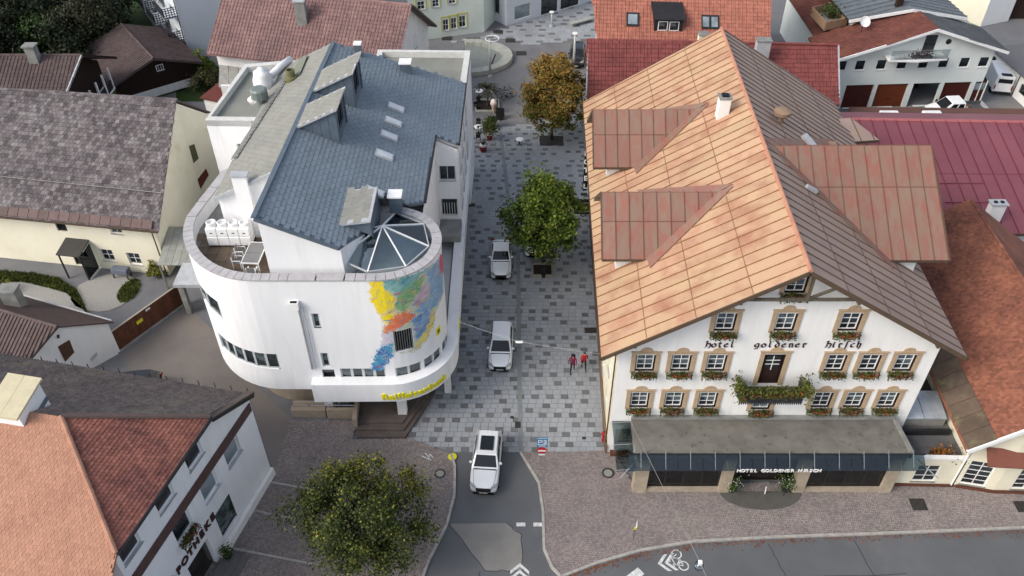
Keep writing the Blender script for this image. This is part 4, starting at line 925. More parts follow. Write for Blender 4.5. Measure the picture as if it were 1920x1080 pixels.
# chimney on the side gable, plant on the terrace
MB().box(-16.9, -16.0, 42.2, 42.64, 11.95, 16.55).build('chimney', BW, bank)
MB().box(-16.98, -15.92, 42.12, 42.72, 16.55, 16.65).build('chimney_cap', LGREY, bank)
# terrace floor of separate slabs
TT = mat('terrace_slab', S(112, 98, 84), S(88, 76, 66), scale=1.2, rough=.9, orand=.15, c3=S(70, 60, 54), s3=.7, lo3=.5, hi3=.7)
ip = [UP(s_, 0, .46).xy for s_ in UP.s if s_ < UP.hit(560, 530)[0]]+[Vector((-12, 37.3)), Vector((-12, 42.6)), Vector((-18, 47)), ]
fl = MB().prism([(p.x, p.y) for p in [UP(s_, 0, .3).xy for s_ in UP.s]]+[(-5.6, 44), (-18, 48.5)], 11.6, 11.94).build('terrace_floor', GREYC, bank)
tm = None; x = -20.4
while x < -14.4:
    y = 37.0
    while y < 42.4:
        if inside([(p.x, p.y) for p in ip], x+.35, y+.35):
            if tm is None: o = MB().box(.012, .69, .012, .69, 0, .035).build('terrace_slab', TT, fl, loc=(x, y, 11.94)); tm = o.data
            else: link(tm, 'terrace_slab', fl, (x, y, 11.94))
        y += .7
    x += .7
# drain pipes and rainwater head on the front
for u0, v0, u1, v1, r_ in ((557, 574, 588, 690, .07), (566, 574, 596, 688, .035)):
    a = UP.hit(u0, v0); b = UP.hit(u1, v1); s_ = (a[0]+b[0])/2; MB().tube([UP(s_, a[1], -.1), UP(s_, b[1], -.1)], r_, 8).build('downpipe', LGREY, bank)
a = UP.hit(551, 563); MB().box(-.28, .28, -.35, 0, -.5, 0).build('rainwater_head', WHITEP, bank, loc=UP(a[0], a[1])); MB().box(-.2, .2, -.27, -.08, .0, .015).build('head_opening', BLACK, bank, loc=UP(a[0], a[1]))
# mural, in its own patches of colour
PX = {'yellow': [(694, 528), (716, 527), (722, 545), (738, 552), (742, 575), (736, 593), (724, 611), (712, 590), (694, 560)],
 'orange': [(724, 611), (736, 593), (760, 583), (778, 587), (772, 600), (750, 613), (738, 622), (716, 624)],
 'teal': [(714, 524), (770, 516), (800, 502), (775, 530), (745, 552), (722, 547)],
 'green': [(741, 577), (745, 550), (770, 530), (797, 516), (786, 545), (766, 575), (752, 586)],
 'rose': [(774, 550), (800, 530), (808, 540), (800, 560), (784, 574), (772, 570)],
 'red': [(823, 480), (834, 476), (832, 512), (824, 510)],
 'blue': [(772, 596), (802, 578), (807, 600), (792, 626), (780, 642), (777, 615)],
 'gold': [(802, 602), (816, 573), (814, 606), (797, 640), (780, 658), (780, 642), (793, 626)],
 'pale': [(716, 624), (738, 620), (738, 643), (718, 648)],
 'sea': [(719, 645), (739, 640), (736, 667), (716, 695), (695, 693), (704, 665)],
 'base': [(697, 528), (770, 516), (800, 502), (834, 470), (832, 545), (818, 578), (814, 606), (797, 640), (780, 656), (738, 661), (716, 694), (696, 692), (706, 665), (720, 645), (716, 620), (724, 611), (712, 590), (694, 560)],
 'sky': [(797, 505), (835, 470), (830, 545), (818, 575), (802, 580), (778, 588), (784, 574), (802, 560), (808, 540)]}
CM = {'yellow': ((236, 214, 30), (226, 198, 60)), 'orange': ((226, 104, 60), (214, 140, 110)), 'teal': ((98, 158, 158), (150, 190, 180)), 'green': ((150, 180, 120), (110, 160, 120)), 'rose': ((208, 190, 200), (170, 150, 160)), 'red': ((206, 70, 100), (190, 90, 110)),
 'blue': ((80, 120, 180), (150, 180, 205)), 'gold': ((226, 214, 110), (210, 200, 140)), 'pale': ((206, 186, 200), (190, 200, 210)), 'sea': ((80, 158, 180), (60, 100, 170)), 'sky': ((150, 180, 205), (120, 160, 190)), 'base': ((178, 200, 200), (206, 196, 150))}
names = sorted(PX, key=lambda k: k == 'base'); MP = {k: [UP.hit(*p) for p in v] for k, v in PX.items()}
MP = {k: [p for p in v if p] for k, v in MP.items()}
allp = [p for v in MP.values() for p in v]; c0s, c1s = min(p[0] for p in allp), max(p[0] for p in allp); z0s, z1s = min(p[1] for p in allp), min(max(p[1] for p in allp), PZ-.03)
mb = MB(); d_ = .055; s_ = c0s; rnm = random.Random(77)
while s_ < min(c1s, UP.s[-1]-.1):
    z = z0s
    while z < z1s-d_:
        js, jz = s_+d_/2+.05*math.sin(z*9+s_*3)+rnm.gauss(0, .07), z+d_/2+.05*math.sin(s_*11+z*5)+rnm.gauss(0, .07)
        for i, k in enumerate(names):
            if inside(MP[k], js, jz) and not (hb[0]-.05 < s_+d_/2 < hb[1]+.05 and hb[2]-.05 < z+d_/2 < hb[3]+.05):
                mb.face([UP(s_, z, -.012), UP(s_+d_, z, -.012), UP(s_+d_, z+d_, -.012), UP(s_, z+d_, -.012)], i); break
        z += d_
    s_ += d_
mu = [mat('mural_'+k, S(*CM[k][0]), S(*CM[k][1]), scale=1.1, stretch=(2, 1, 2.4), rough=.85, lo=.35, hi=.65, c3=S(214, 218, 214), s3=2.6, lo3=.64, hi3=.8, detail=8) for k in names]
inm = lambda a, b: any(inside(MP[k], a, b) for k in names)
for _ in range(520):                                   # brush strokes over the fields of colour
    a, b = rnm.uniform(c0s, min(c1s, UP.s[-1]-.3)), rnm.uniform(z0s, z1s-.1)
    if not inm(a, b): continue
    ang, cv = rnm.gauss(.9, .6), rnm.uniform(-.5, .5); mi = rnm.choice([0, 1, 2, 2, 3, 4, 5, 6, 6, 7, 8, 9, 9, 10]); P = []
    for k in range(5): P.append((a, b)); a += .12*math.cos(ang); b += .12*math.sin(ang); ang += cv*.5
    for (a0, b0), (a1, b1) in zip(P[:-1], P[1:]):
        if max(a0, a1) > UP.s[-1]-.1 or not (inm(a1, b1)) or max(b0, b1) > PZ-.05 or (hb[0]-.1 < a1 < hb[1]+.1 and hb[2]-.1 < b1 < hb[3]+.1): break
        w2_ = .022; mb.face([UP(a0, b0-w2_, -.018), UP(a1, b1-w2_, -.018), UP(a1, b1+w2_, -.018), UP(a0, b0+w2_, -.018)], mi)
mb.build('mural', mu, bank, fix=False, kind='stuff')
# yellow lettering on the fascia
YEL = mat('yellow_sign_letters', S(232, 222, 24), rough=.5)
wdt = {'R': 1.15, 'f': .62, 'i': .45, 't': .6, 's': .92}; word = 'Raiffeisenbank'
a = FA.hit(716, 745)[0]; b = FA.hit(835, 706)[0]; tot = sum(wdt.get(c_, 1.) for c_ in word); t = a
for c_ in word:
    w_ = wdt.get(c_, 1.)/tot*(b-a); letter(bank, c_, FA(t+w_/2, 3.42, -.05), YEL, rz=FA.rot(t+w_/2), size=.74, bold=.018, ext=.04); t += w_
a = UP.hit(821, 620); MB().box(-.22, .22, -.05, 0, -.28, .28).build('yellow_plate', YEL, bank, loc=UP(*a), rotz=UP.rot(a[0])); MB().box(-.13, .13, -.06, -.05, -.18, .18).build('plate_emblem', mat('olive_print', S(120, 120, 30), rough=.6), bank, loc=UP(*a), rotz=UP.rot(a[0]))
MB().box(-.3, .3, -.06, 0, -.3, .3).build('yellow_plate', YEL, bank, loc=FA(FA.s[17]+2.0, 4.0), rotz=FA.rot(FA.s[17]+2.0))
# glass roof over the round stair
dome = thing_part(bank, 'glass_roof')
n = 8; ring = [Vector((TC[0]+2.95*math.cos(R(-100+45*k)), TC[1]+2.95*math.sin(R(-100+45*k)), 13.08)) for k in range(n)]; ap = Vector((TC[0]+.1, TC[1]+.2, 14.1))
for k in range(n):
    if k in (4, 5): continue
    a, b = ring[k], ring[(k+1) % n]; MB().slab([a, b, ap], (0, 0, -.02)).build('glass_pane', CLEAR, dome); MB().bar(a+Vector((0, 0, .02)), ap+Vector((0, 0, .02)), .07, .09).build('glazing_bar', WHITEP, dome); MB().bar(a, b, .07, .1).build('ring_bar', LGREY, dome)
MB().bar(ring[4]+Vector((0, 0, .02)), ap+Vector((0, 0, .02)), .07, .09).build('glazing_bar', WHITEP, dome)
MB().prism(arc(*TC, 3.1, 3.1, 0, 345, 23), 11.95, 12.0).build('stair_floor', mat('stair_floor_grey', S(186, 188, 188), S(160, 162, 164), scale=.6, rough=.8), dome)
a0_, b0_ = GY(640, 513, 37.6), ring[0]
# things on the terrace
ac = thing('air_conditioning_unit', 'row of white air-conditioning units with fan tops on the bank terrace', 'air conditioner', (-17.6, 41.7, 11.98), world=True)
for k in range(4):
    x0 = -19.0+k*.68; o = MB().box(x0, x0+.66, 41.2, 42.1, 12.1, 12.75).build('cabinet', WHITEP, ac, bevel=.03)
    o2 = MB().box(x0, x0+.66, 41.25, 42.1, 12.78, 13.35).build('upper_cabinet', WHITEP, ac, bevel=.04); MB().lathe([(.3, 13.35), (.31, 13.6), (.26, 13.62), (.24, 13.45), (.001, 13.45)], 14, (x0+.33, 41.68, 0)).build('fan_shroud', WHITEP, ac, smooth=False)
    MB().box(x0+.25, x0+.41, 41.235, 41.25, 13.0, 13.06).build('badge', DARK, o2)
MB().box(-19.0, -16.25, 41.25, 42.1, 11.98, 12.1).build('base_frame', DARK, ac)
tb = thing('terrace_table', 'grey-topped white garden table on the bank terrace', 'table', (-15.7, 39.75, 11.98), R(-3))
for k in range(2): MB().box(-.5, .5, -.98+k*.99, -.02+k*.99, .7, .74).build('table_top', mat('grey_table_slats', S(120, 120, 120), rough=.7), tb)
fr_ = MB().box(-.54, .54, -1.02, -.98, .66, .75); fr_.box(-.54, .54, .97, 1.02, .66, .75); fr_.box(-.54, -.5, -1, 1, .66, .75); fr_.box(.5, .54, -1, 1, .66, .75); fr_.build('table_frame', WHITEP, tb)
for sx in (-.48, .48):
    for sy in (-.95, .95): MB().box(sx-.03, sx+.03, sy-.03, sy+.03, 0, .66).build('leg', WHITEP, tb)
def garden_chair(label, loc, rz):
    c = thing('garden_chair', label, 'chair', loc, rz, 'white garden chairs on the bank terrace'); g = MATS['grey_table_slats']
    MB().box(-.24, .24, -.22, .24, .42, .45).build('seat', g, c); MB().box(-.24, .24, .24, .28, .48, .9).build('backrest', g, c)
    for sx in (-.26, .26):
        for sy in (-.22, .26): MB().box(sx-.02, sx+.02, sy-.02, sy+.02, 0, .9 if sy > 0 else .64).build('leg', WHITEP, c)
        MB().box(sx-.025, sx+.025, -.22, .26, .62, .65).build('armrest', WHITEP, c)
garden_chair('white garden chair at the near end of the terrace table', (-15.55, 38.35, 11.98), R(180))
garden_chair('white garden chair on the left of the terrace table, nearer the parapet', (-16.65, 39.3, 11.98), R(90))
garden_chair('white garden chair on the left of the terrace table, nearer the air-conditioning units', (-16.7, 40.2, 11.98), R(90))
# ================================================================ other houses
def slope_roof(parent, poly, u, tw, th, m, style='pan', deck=None, stagger=0., name='roof', t=.18, thick=.03, holes=()):
    poly = flat(poly); d = MB().slab(poly, (0, 0, -t)).build(name, deck or m, parent); tiles(d, poly, u, tw, th, m, style, stagger=stagger, thick=thick, holes=holes); return d
def walls(parent, poly, z0, z1, m, holes=(), name='wall', closed=True, depth=.18):
    """upright walls round a footprint (counter-clockwise); holes: (side, s0, s1, z0, z1)"""
    mb = MB(); n = len(poly)
    for i in range(n if closed else n-1):
        a, b = Vector(poly[i][:2]), Vector(poly[(i+1) % n][:2]); wall(mb, pmap(a, b-a), 0, (b-a).length, z0, z1, [h_[1:] for h_ in holes if h_[0] == i], depth=depth)
    return mb.build(name, m, parent, fix=False)
def win_on(parent, poly, i, s0, s1, z0, z1, **kw):
    a, b = Vector(poly[i][:2]), Vector(poly[(i+1) % len(poly)][:2]); d = (b-a).normalized(); p = a+d*((s0+s1)/2)
    return window(parent, (p.x, p.y, (z0+z1)/2), s1-s0, z1-z0, rz=math.atan2(d.y, d.x), **kw)
TILEG = mat('grey_brown_lichen_tile', S(104, 98, 99), S(88, 81, 83), scale=.5, rough=.85, rand=.42, c3=S(122, 119, 119), s3=1.6, lo3=.5, hi3=.7)
TILEB = mat('brown_tile', S(96, 82, 80), S(84, 72, 70), scale=.5, rough=.85, rand=.15)
TILER = mat('red_brown_tile', S(138, 110, 106), S(124, 98, 96), scale=.4, rough=.8, rand=.15, c3=S(114, 94, 92), s3=.2, lo3=.5, hi3=.7)
TILEO = mat('orange_tile', S(168, 110, 93), S(156, 101, 86), scale=.4, rough=.8, rand=.14)
TILED = mat('deep_red_tile', S(130, 72, 69), S(116, 63, 61), scale=.4, rough=.75, rand=.14)
TILEM = mat('shaded_mottled_tile', S(148, 96, 82), S(124, 80, 72), scale=.6, rough=.85, rand=.22, c3=S(108, 70, 66), s3=.35, lo3=.5, hi3=.65)  # right-slope copy of the pharmacy tile, with its shade painted in; mottling its own
TILEP = mat('lit_orange_tile', S(168, 126, 105), S(160, 118, 99), scale=.5, rough=.85, rand=.1)  # light on the pharmacy's left-facing slope put into its orange
# ---- long pale yellow house on the left
yh = thing('yellow_house', 'long pale yellow house with lichen-grey tiled roof on the left edge', 'house', (-36, 53.4, 0), world=True)
yf = [(-52, 56.1), (-28.1, 52.45), (-27.6, 61.6), (-26.2, 64.2), (-51, 68)]
hl = [(0, 15.6, 16.5, 3.6, 5.2), (0, 20.3, 21.3, 3.9, 4.9), (0, 18.6, 19.7, .9, 2.1), (0, 20.9, 22.0, .8, 2.0), (0, 15.9, 17.0, .1, 2.1)]
mb = MB(); a, b = Vector(yf[0]), Vector(yf[1]); wall(mb, pmap(a, b-a), 0, (b-a).length, 0, 5.7, [h_[1:] for h_ in hl], depth=.2)
gp = [(-28.1, 52.45, 0), (-27.6, 61.6, 0), (-27.6, 61.6, 10.75), (-28.1, 52.45, 5.75)]; mb.face(gp); mb.face([(-27.6, 61.6, 0), (-26.2, 64.2, 0), (-26.2, 64.2, 8.2), (-27.6, 61.6, 10.75)])
mb.build('wall', YELLOW, yh, fix=False)
yr = [(-52, 55.0, 5.45), (-27.3, 51.3, 5.45), (-27.45, 61.7, 11.0), (-52, 64.6, 11.0)]
d = slope_roof(yh, yr, Vector(yr[1])-Vector(yr[0]), .34, .36, TILEG, 'flat', stagger=.5, thick=.045)
MB().slab([(-52, 64.6, 11.0), (-27.45, 61.7, 11.0), (-25.9, 64.4, 8.3), (-52, 67.3, 8.3)], (0, 0, -.15)).build('rear_roof', TILEB, yh)
ridge(yh, yr[3], yr[2], TILEG, .13, .45)
ee = Vector(yr[1])-Vector(yr[0]); un = ee.normalized(); up_ = (Vector(yr[2])-Vector(yr[1])).normalized()
for k in range(26):                                   # metal snow-guard sheets along the eaves
    p = Vector(yr[0])+un*(2.2+k*.86)+Vector((0, 0, .1)); MB().slab([p, p+un*.82, p+un*.82+up_*.75, p+up_*.75], (0, 0, .03)).build('eaves_sheet', mat('brown_eaves_sheet', S(104, 84, 80), S(90, 74, 72), rough=.6, orand=.15), yh)
MB().tube([Vector(yr[0])+Vector((0, 0, -.1)), Vector(yr[1])+Vector((0, 0, -.1))], .1, 8).build('gutter', GUT, yh)
p = Vector(yr[0])+up_*3.4+Vector((0, 0, .2)); q = Vector(yr[1])+up_*3.1+Vector((0, 0, .2)); MB().tube([p, q], .035, 6).build('snow_rail', GREYC, yh)
MB().tube([(-27.6, 51.5, 5.3), (-28.3, 52.3, 4.8), (-28.3, 52.3, 0)], .05, 6).build('downpipe', GUT, yh)
for k, h_ in enumerate(hl): win_on(yh, yf, *h_, nx=2 if k else 1, ny=1 if k == 0 else 2, frame=[BROWNW, WHITEP, WHITEP, WHITEP, BROWNW][k], sill=k in (1, 2, 3))
a_ = (Vector((-27.6, 61.6))-Vector((-28.1, 52.45))).normalized()
for us in ([(354, 274), (364, 270), (372, 297), (363, 306)], [(369, 338), (386, 316), (391, 328), (376, 354)]):
    P = [GW(u, v, (-27.6, 61.6), Vector((1.4, 2.6)).normalized())+Vector((.03, -.015, 0)) for u, v in us]; MB().slab(P, (-.08, .04, 0)).build('gable_shutter', [mat('olive_shutter', S(84, 84, 58), rough=.8), mat('rust_shutter', S(92, 46, 36), rough=.8)][0 if us[0][1] < 300 else 1], yh)
pg = thing('entrance_porch', 'small dark-roofed glazed porch on the pale yellow house', 'porch', (-35.2, 53.3, 0), R(-8.7))
MB().slab([(-1.0, -1.5, 2.5), (1.0, -1.5, 2.5), (1.0, .3, 2.9), (-1.0, .3, 2.9)], (0, 0, .1)).build('roof', mat('dark_felt', S(72, 70, 68), rough=.9), pg)
for x in (-.9, .9):
    for y in (-1.35,): MB().box(x-.05, x+.05, y-.05, y+.05, 0, 2.5).build('post', DARK, pg)
MB().slab([(.9, -1.3, .1), (.9, .2, .1), (.9, .2, 2.6), (.9, -1.3, 2.4)], (.03, 0, 0)).build('side_glass', CLEAR, pg)
sc = thing('covered_bench', 'blue-grey covered garden seat against the pale yellow house', 'bench', (-31.9, 52.4, 0), R(-8.7))
MB().box(-.7, .7, -.45, .2, .4, .95).build('cover', mat('blue_grey_cover', S(104, 110, 124), rough=.8), sc, bevel=.08)
for x in (-.6, .6):
    for y in (-.4, .15): MB().box(x-.04, x+.04, y-.04, y+.04, 0, .4).build('leg', DARK, sc)
# shed roof and frames between yellow house and bank
sh = thing('lean_to_shed', 'small lean-to with pale sheet roof between yellow house and bank', 'shed', (-26.3, 51.5, 0), world=True)
for k in range(6): x = -27.9+k*.55; MB().slab([(x, 50.7, 2.5), (x+.53, 50.7, 2.5), (x+.53, 54.5, 3.4), (x, 54.5, 3.4)], (0, 0, .06)).build('roof_sheet', mat('pale_corrugated', S(150, 152, 146), S(134, 136, 130), rough=.7, orand=.1), sh)
for x in (-27.8, -24.8): MB().box(x-.06, x+.06, 50.75, 50.87, 0, 2.5).build('post', GREYC, sh)
MB().box(-27.8, -24.8, 53.9, 54.1, 0, 3.2).build('wall', YELLOW, sh)
wl2 = thing('walkway_canopy', 'grey flat canopy on posts beside the bank left side', 'canopy', (-23.3, 48.8, 0), world=True)
MB().box(-25.6, -20.6, 47.6, 50.2, 2.9, 3.2).build('roof', LGREY, wl2)
for p in ((-25.2, 48.0), (-23.4, 48.0)): MB().box(p[0]-.2, p[0]+.2, p[1]-.2, p[1]+.2, 0, 2.9).build('post', GREYC, wl2)
# fence of brown boards
FEN = mat('red_brown_fence_board', S(98, 62, 44), S(80, 50, 37), scale=2, rough=.85, orand=.12)
f0, f1 = G(220, 662), G(352, 566); fe = thing('board_fence', 'red-brown board fence between the white shed house and the bank', 'fence', tuple(f0), world=True)
L = (f1-f0).length; dn = (f1-f0)/L; k = int(L/.3)
for i in range(k):
    p, q = f0+dn*(i*.3+.005), f0+dn*((i+1)*.3-.005); MB().bar(p+Vector((0, 0, 1.05)), q+Vector((0, 0, 1.05)), .04, 1.95).build('fence_board', FEN, fe)
MB().bar(f0+Vector((0, 0, 2.05)), f1+Vector((0, 0, 2.05)), .1, .06).build('top_rail', mat('pale_rail', S(176, 166, 150), rough=.7), fe); MB().bar(f0+Vector((.05, -.05, .0)), f1+Vector((.05, -.05, .0)), .3, .3).build('plinth', GREYC, fe)
MB().bar(f0+dn*2.2+Vector((.03, -.03, 1.3)), f0+dn*2.75+Vector((.03, -.03, 1.3)), .02, .3).build('notice_plate', mkp, fe); MB().bar(f0+dn*3.2+Vector((.03, -.03, 1.8)), f0+dn*3.6+Vector((.03, -.03, 1.8)), .02, .16).build('notice_plate', WHITEP, fe)
# ---- small white-gabled house
sm = thing('small_white_house', 'small white-gabled house with brown tile roof beside the board fence', 'house', (-31.3, 41.3, 0), world=True)
A, B, F = Vector((-31.3, 41.3, 4.9)), Vector((-29.1, 43.6, 3.1)), Vector((-33.5, 39.0, 3.1)); rd = Vector((-9, 3.25, 0))
mb = MB(); mb.face([(F.x, F.y, 0), (B.x, B.y, 0), B, A, F]); mb.face([(B.x, B.y, 0), (B.x+rd.x, B.y+rd.y, 0), B+rd, B]); mb.build('wall', WHITE, sm, fix=False)
o_ = Vector((.25, -.1, .12)); slope_roof(sm, [F+o_+Vector((-.25, -.3, -.25)), A+o_, A+rd+o_, F+rd+o_+Vector((-.25, -.3, -.25))], rd, .3, .38, TILEB)
MB().slab([A+o_, B+o_+Vector((.15, .2, -.15)), B+rd+o_+Vector((.15, .2, -.15)), A+rd+o_], (0, 0, -.12)).build('rear_roof', mat('dark_brown_felt', S(82, 68, 64), S(72, 60, 58), rough=.9), sm)
ridge(sm, A+o_, A+rd+o_, TILEB, .12, .4)
MB().tube([B+o_+Vector((.1, .1, .12)), B+rd+o_+Vector((.1, .1, .12))], .05, 6).build('snow_rail', LGREY, sm)
a_ = (B-F).normalized()
P = [GW(u, v, F, a_)+Vector((.03, -.03, 0)) for u, v in ((108, 650), (122, 678), (139, 660), (130, 637))]; MB().slab(P, (-.08, .08, 0)).build('loft_hatch', mat('brown_hatch', S(86, 60, 46), rough=.8), sm)
P = [GW(u, v, F, a_)+Vector((.03, -.03, 0)) for u, v in ((169, 672), (180, 660), (181, 664), (171, 676))]; MB().slab(P, (.06, -.06, 0)).build('vent_ledge', LGREY, sm)
P = [GW(u, v, F, a_)+Vector((.03, -.03, 0)) for u, v in ((106, 628), (110, 626), (111, 632), (107, 634))]; MB().slab(P, (.04, -.04, 0)).build('air_brick', DARK, sm)
p = G(30, 570, 4.2); c_ = MB().box(p.x-.55, p.x+.55, p.y-.4, p.y+.4, 3.2, 5.6).build('chimney', GREYC, sm); MB().box(p.x-.65, p.x+.65, p.y-.5, p.y+.5, 5.6, 5.75).build('chimney_cap', GREYC, c_)
# ---- pharmacy, lower left
ph = thing('pharmacy_building', 'white pharmacy with hipped orange tile roof and brown wall stripe', 'pharmacy', (-18, 25, 0), world=True)
pd = Vector((.272, .962, 0)).normalized(); pn = Vector((.962, -.272, 0)); P0 = Vector((-15.53, 32.78, 0))-pd*16
def ps(u, v): q = GW(u, v, P0, pd); return ((q-P0).dot(pd), q.z)
fmp = pmap(P0, pd)
wu = [ps(355, 832), ps(305, 925), ps(243, 1025)]; wlw = [ps(433, 838), ps(394, 912), ps(349, 1000)]; zu = 8.75; zl = 5.6
holes = [(s-.7, s+.7, zu-.75, zu+.75) for s, z in wu]+[(s-.72, s+.72, zl-.8, zl+.8) for s, z in wlw]
g0, g1 = ps(421, 1000), ps(478, 890); holes.append((g0[0]-.2, g1[0]+.1, 1.0, 3.3)); e0 = ps(375, 1040); holes.append((e0[0]-1.1, e0[0]+.9, .05, 2.7))
mb = MB(); gs = 12.0
wall(mb, fmp, 4.0, gs, 0, 9.8, holes, depth=.25); wall(mb, pmap(fmp(4.0, 0)-Vector((9.82, -1.87, 0)), (9.82, -1.87)), 0, 10, 0, 9.6, ()); wall(mb, fmp, gs, 16, 0, 10.1, [h_ for h_ in holes if h_[1] > gs and h_[0] > gs], convex=[(.62, 1, 7.55+.62*16)], depth=.25)
mb.build('facade', BW, ph, fix=False)
hx_ = [h_ for h_ in holes if h_[0] < gs < h_[1]]
mb = MB(); q = P0+pd*16; wall(mb, pmap(q, (-.982, .187)), 0, 19, 0, 7.6, ()); mb.build('rear_wall', BW, ph, fix=False)
st0, st1 = 0, 15.9
MB().slab([fmp(4.0, 6.35, -.02), fmp(15.9, 6.35, -.02), fmp(15.9, 7.05, -.02), fmp(4.0, 7.05, -.02)], pn*.05).build('brown_band', mat('brown_band_paint', S(92, 68, 66), S(82, 60, 58), rough=.8), ph)
rp = math.atan2(pd.y, pd.x)
for i, (s, z) in enumerate(wu): window(ph, fmp(s, zu), 1.4, 1.5, rz=rp, nx=1, ny=1, glass=GLASS, fw=.1)
for i, (s, z) in enumerate(wlw): window(ph, fmp(s, zl), 1.44, 1.6, rz=rp, nx=1, ny=1, glass=GLASSL if i < 2 else GLASS, fw=.1)
sg0, sg1 = g0[0]-.2, g1[0]+.1
window(ph, fmp((sg0+sg1)/2, 2.15), sg1-sg0, 2.3, rz=rp, nx=1, glass=mat('shop_window_glass', S(90, 108, 108), S(40, 54, 56), scale=1.8, rough=.1, spec=.6, lo=.4, hi=.6, c3=S(150, 160, 70), s3=1.4, lo3=.66, hi3=.7), frame=DARK, fw=.06, sill=False, name='shop_window')
MB().box(-1.0, 1.0, .3, .36, -1.3, 1.3).build('entrance_door', GF, ph, loc=fmp(e0[0]-.1, 1.4), rotz=rp)
MB().slab([fmp(e0[0]+1.2, .0, 0), fmp(16.0, .0, 0), fmp(16.0, .75, 0), fmp(e0[0]+1.2, .75, 0)], pn*.32).build('plinth', WHITE, ph, bevel=.1)
OV = .35
Gf = P0+pd*12.3+pn*OV+Vector((0, 0, 9.95)); Gn = P0+pd*4.0+pn*OV+Vector((0, 0, 9.75)); AP = G(115, 781, 12.6); RL = AP+Vector((-9.82, 1.87, 0))*1.3; FC = G(471, 737, 7.7); BL = FC+Vector((-18, 3.43, 0))
slope_roof(ph, [Gn, Gf, AP], pd, .2, .2, TILEM, 'flat', stagger=.5, name='street_roof', thick=.03)
_n = (RL-AP).cross(Gn-AP)
def onpl(u, v): d = _ray(u, v); return Vector((0, 0, CH))+d*((AP-Vector((0, 0, CH))).dot(_n)/d.dot(_n))
slope_roof(ph, [AP, RL, onpl(-420, 1260), onpl(170, 1260), Gn], Vector((-9.82, 1.87, 0)), .2, .2, TILEP, 'flat', stagger=.5, name='front_roof', thick=.025)
slope_roof(ph, [FC, BL, RL, AP, Gf], Vector((-18, 3.43, 0)), .2, .22, mat('grey_tile', S(126, 115, 110), S(110, 101, 98), scale=.5, rough=.85, rand=.25, c3=S(130, 123, 110), s3=.3), 'wave', name='rear_roof', thick=.03)
ridge(ph, AP+Vector((0, 0, .06)), Gf+Vector((0, 0, .12)), mat('ridge_brown', S(104, 88, 84), rough=.8), .15, .4); ridge(ph, AP+Vector((0, 0, .06)), Gn+Vector((0, 0, .1)), TILEP, .12, .4)
MB().tube([Gf+Vector((0, 0, -.02))+pn*.1, P0+pd*4.0+pn*(OV+.1)+Vector((0, 0, 9.7))], .1, 8).build('gutter', DARK, ph)
MB().bar(Gf+Vector((0, 0, .05)), FC+Vector((0, 0, .1)), .4, .1).build('verge_sheet', mat('brown_verge', S(98, 88, 82), rough=.7), ph); MB().bar(Gf+pn*.15+Vector((0, 0, -.1)), FC+pn*.15+Vector((0, 0, -.1)), .06, .3).build('verge_board', DARK, ph)
for k in range(18): p = FC+(BL-FC)*(k*.056+.01); MB().bar(p+Vector((0, 0, .05)), p+Vector((0, 0, .42)), .04, .04).build('snow_guard', GUT, ph)
# dormer box on the pharmacy roof
dq = thing_part(ph, 'roof_dormer'); c_ = G(36, 745, 13.2)
M_ = Matrix.Rotation(R(-11), 3, 'Z')
def dl(x, y, z): return Vector((c_.x-.25, c_.y, 0))+M_ @ Vector((x*.8, y*.8, 0))+Vector((0, 0, z))
MB().hexa([dl(-1, -1.2, 11.2), dl(1, -1.2, 11.2), dl(1, 1.2, 11.2), dl(-1, 1.2, 11.2), dl(-1, -1.2, 13.0), dl(1, -1.2, 13.0), dl(1, 1.2, 13.4), dl(-1, 1.2, 13.4)]).build('dormer_wall', BW, dq)
for k in range(2): MB().hexa([dl(-1.2+k*1.2, -1.5, 13.02), dl(-.02+k*1.2, -1.5, 13.02), dl(-.02+k*1.2, 1.4, 13.5), dl(-1.2+k*1.2, 1.4, 13.5), dl(-1.2+k*1.2, -1.5, 13.14), dl(-.02+k*1.2, -1.5, 13.14), dl(-.02+k*1.2, 1.4, 13.62), dl(-1.2+k*1.2, 1.4, 13.62)]).build('dormer_sheet', mat('cream_sheet', S(196, 188, 158), S(184, 176, 148), rough=.6), dq)
MB().bar(dl(-1.1, -1.25, 11.75), dl(1.1, -1.25, 11.75), .08, .25).build('flashing', mat('teal_flashing', S(96, 112, 116), rough=.6), dq); MB().bar(dl(1.05, -1.25, 11.9), dl(1.05, 1.2, 12.3), .08, .22).build('flashing', MATS['teal_flashing'], dq)
for k, c_2 in enumerate('APOTHEKE'):
    s0_, s1_ = ps(330, 1098)[0], ps(400, 976)[0]; letter(ph, c_2, fmp(s0_+(s1_-s0_)*k/7, 3.25, -.04), mat('brown_sign_letters', S(70, 42, 40), rough=.6), rz=rp, size=.72, bold=.03, ext=.03)
fbx = thing('flower_box', 'red geranium box on the pharmacy window above the entrance', 'flower box', tuple(fmp(wlw[2][0], zl-.75, -.02)), rp, 'window flower boxes on the pharmacy'); link(FB[1][0], 'trough', fbx); link(FB[1][1], 'foliage', fbx, kind='stuff'); link(FB[1][2], 'flowers', fbx, kind='stuff')
for k in range(3):
    q = fmp(e0[0]-.1, 0, -(.5+.45*k)); MB().box(-1.6-.15*k, 1.6+.15*k, -.25, .25+.4*k, 0, .34-.1*k).build('entrance_step', mat('grey_step', S(104, 102, 102), rough=.9), ph, loc=q, rotz=rp)
bsx = thing('potted_bush', 'small round bush beside the pharmacy entrance', 'bush', tuple(fmp(e0[0]+1.3, .1, -.5)))
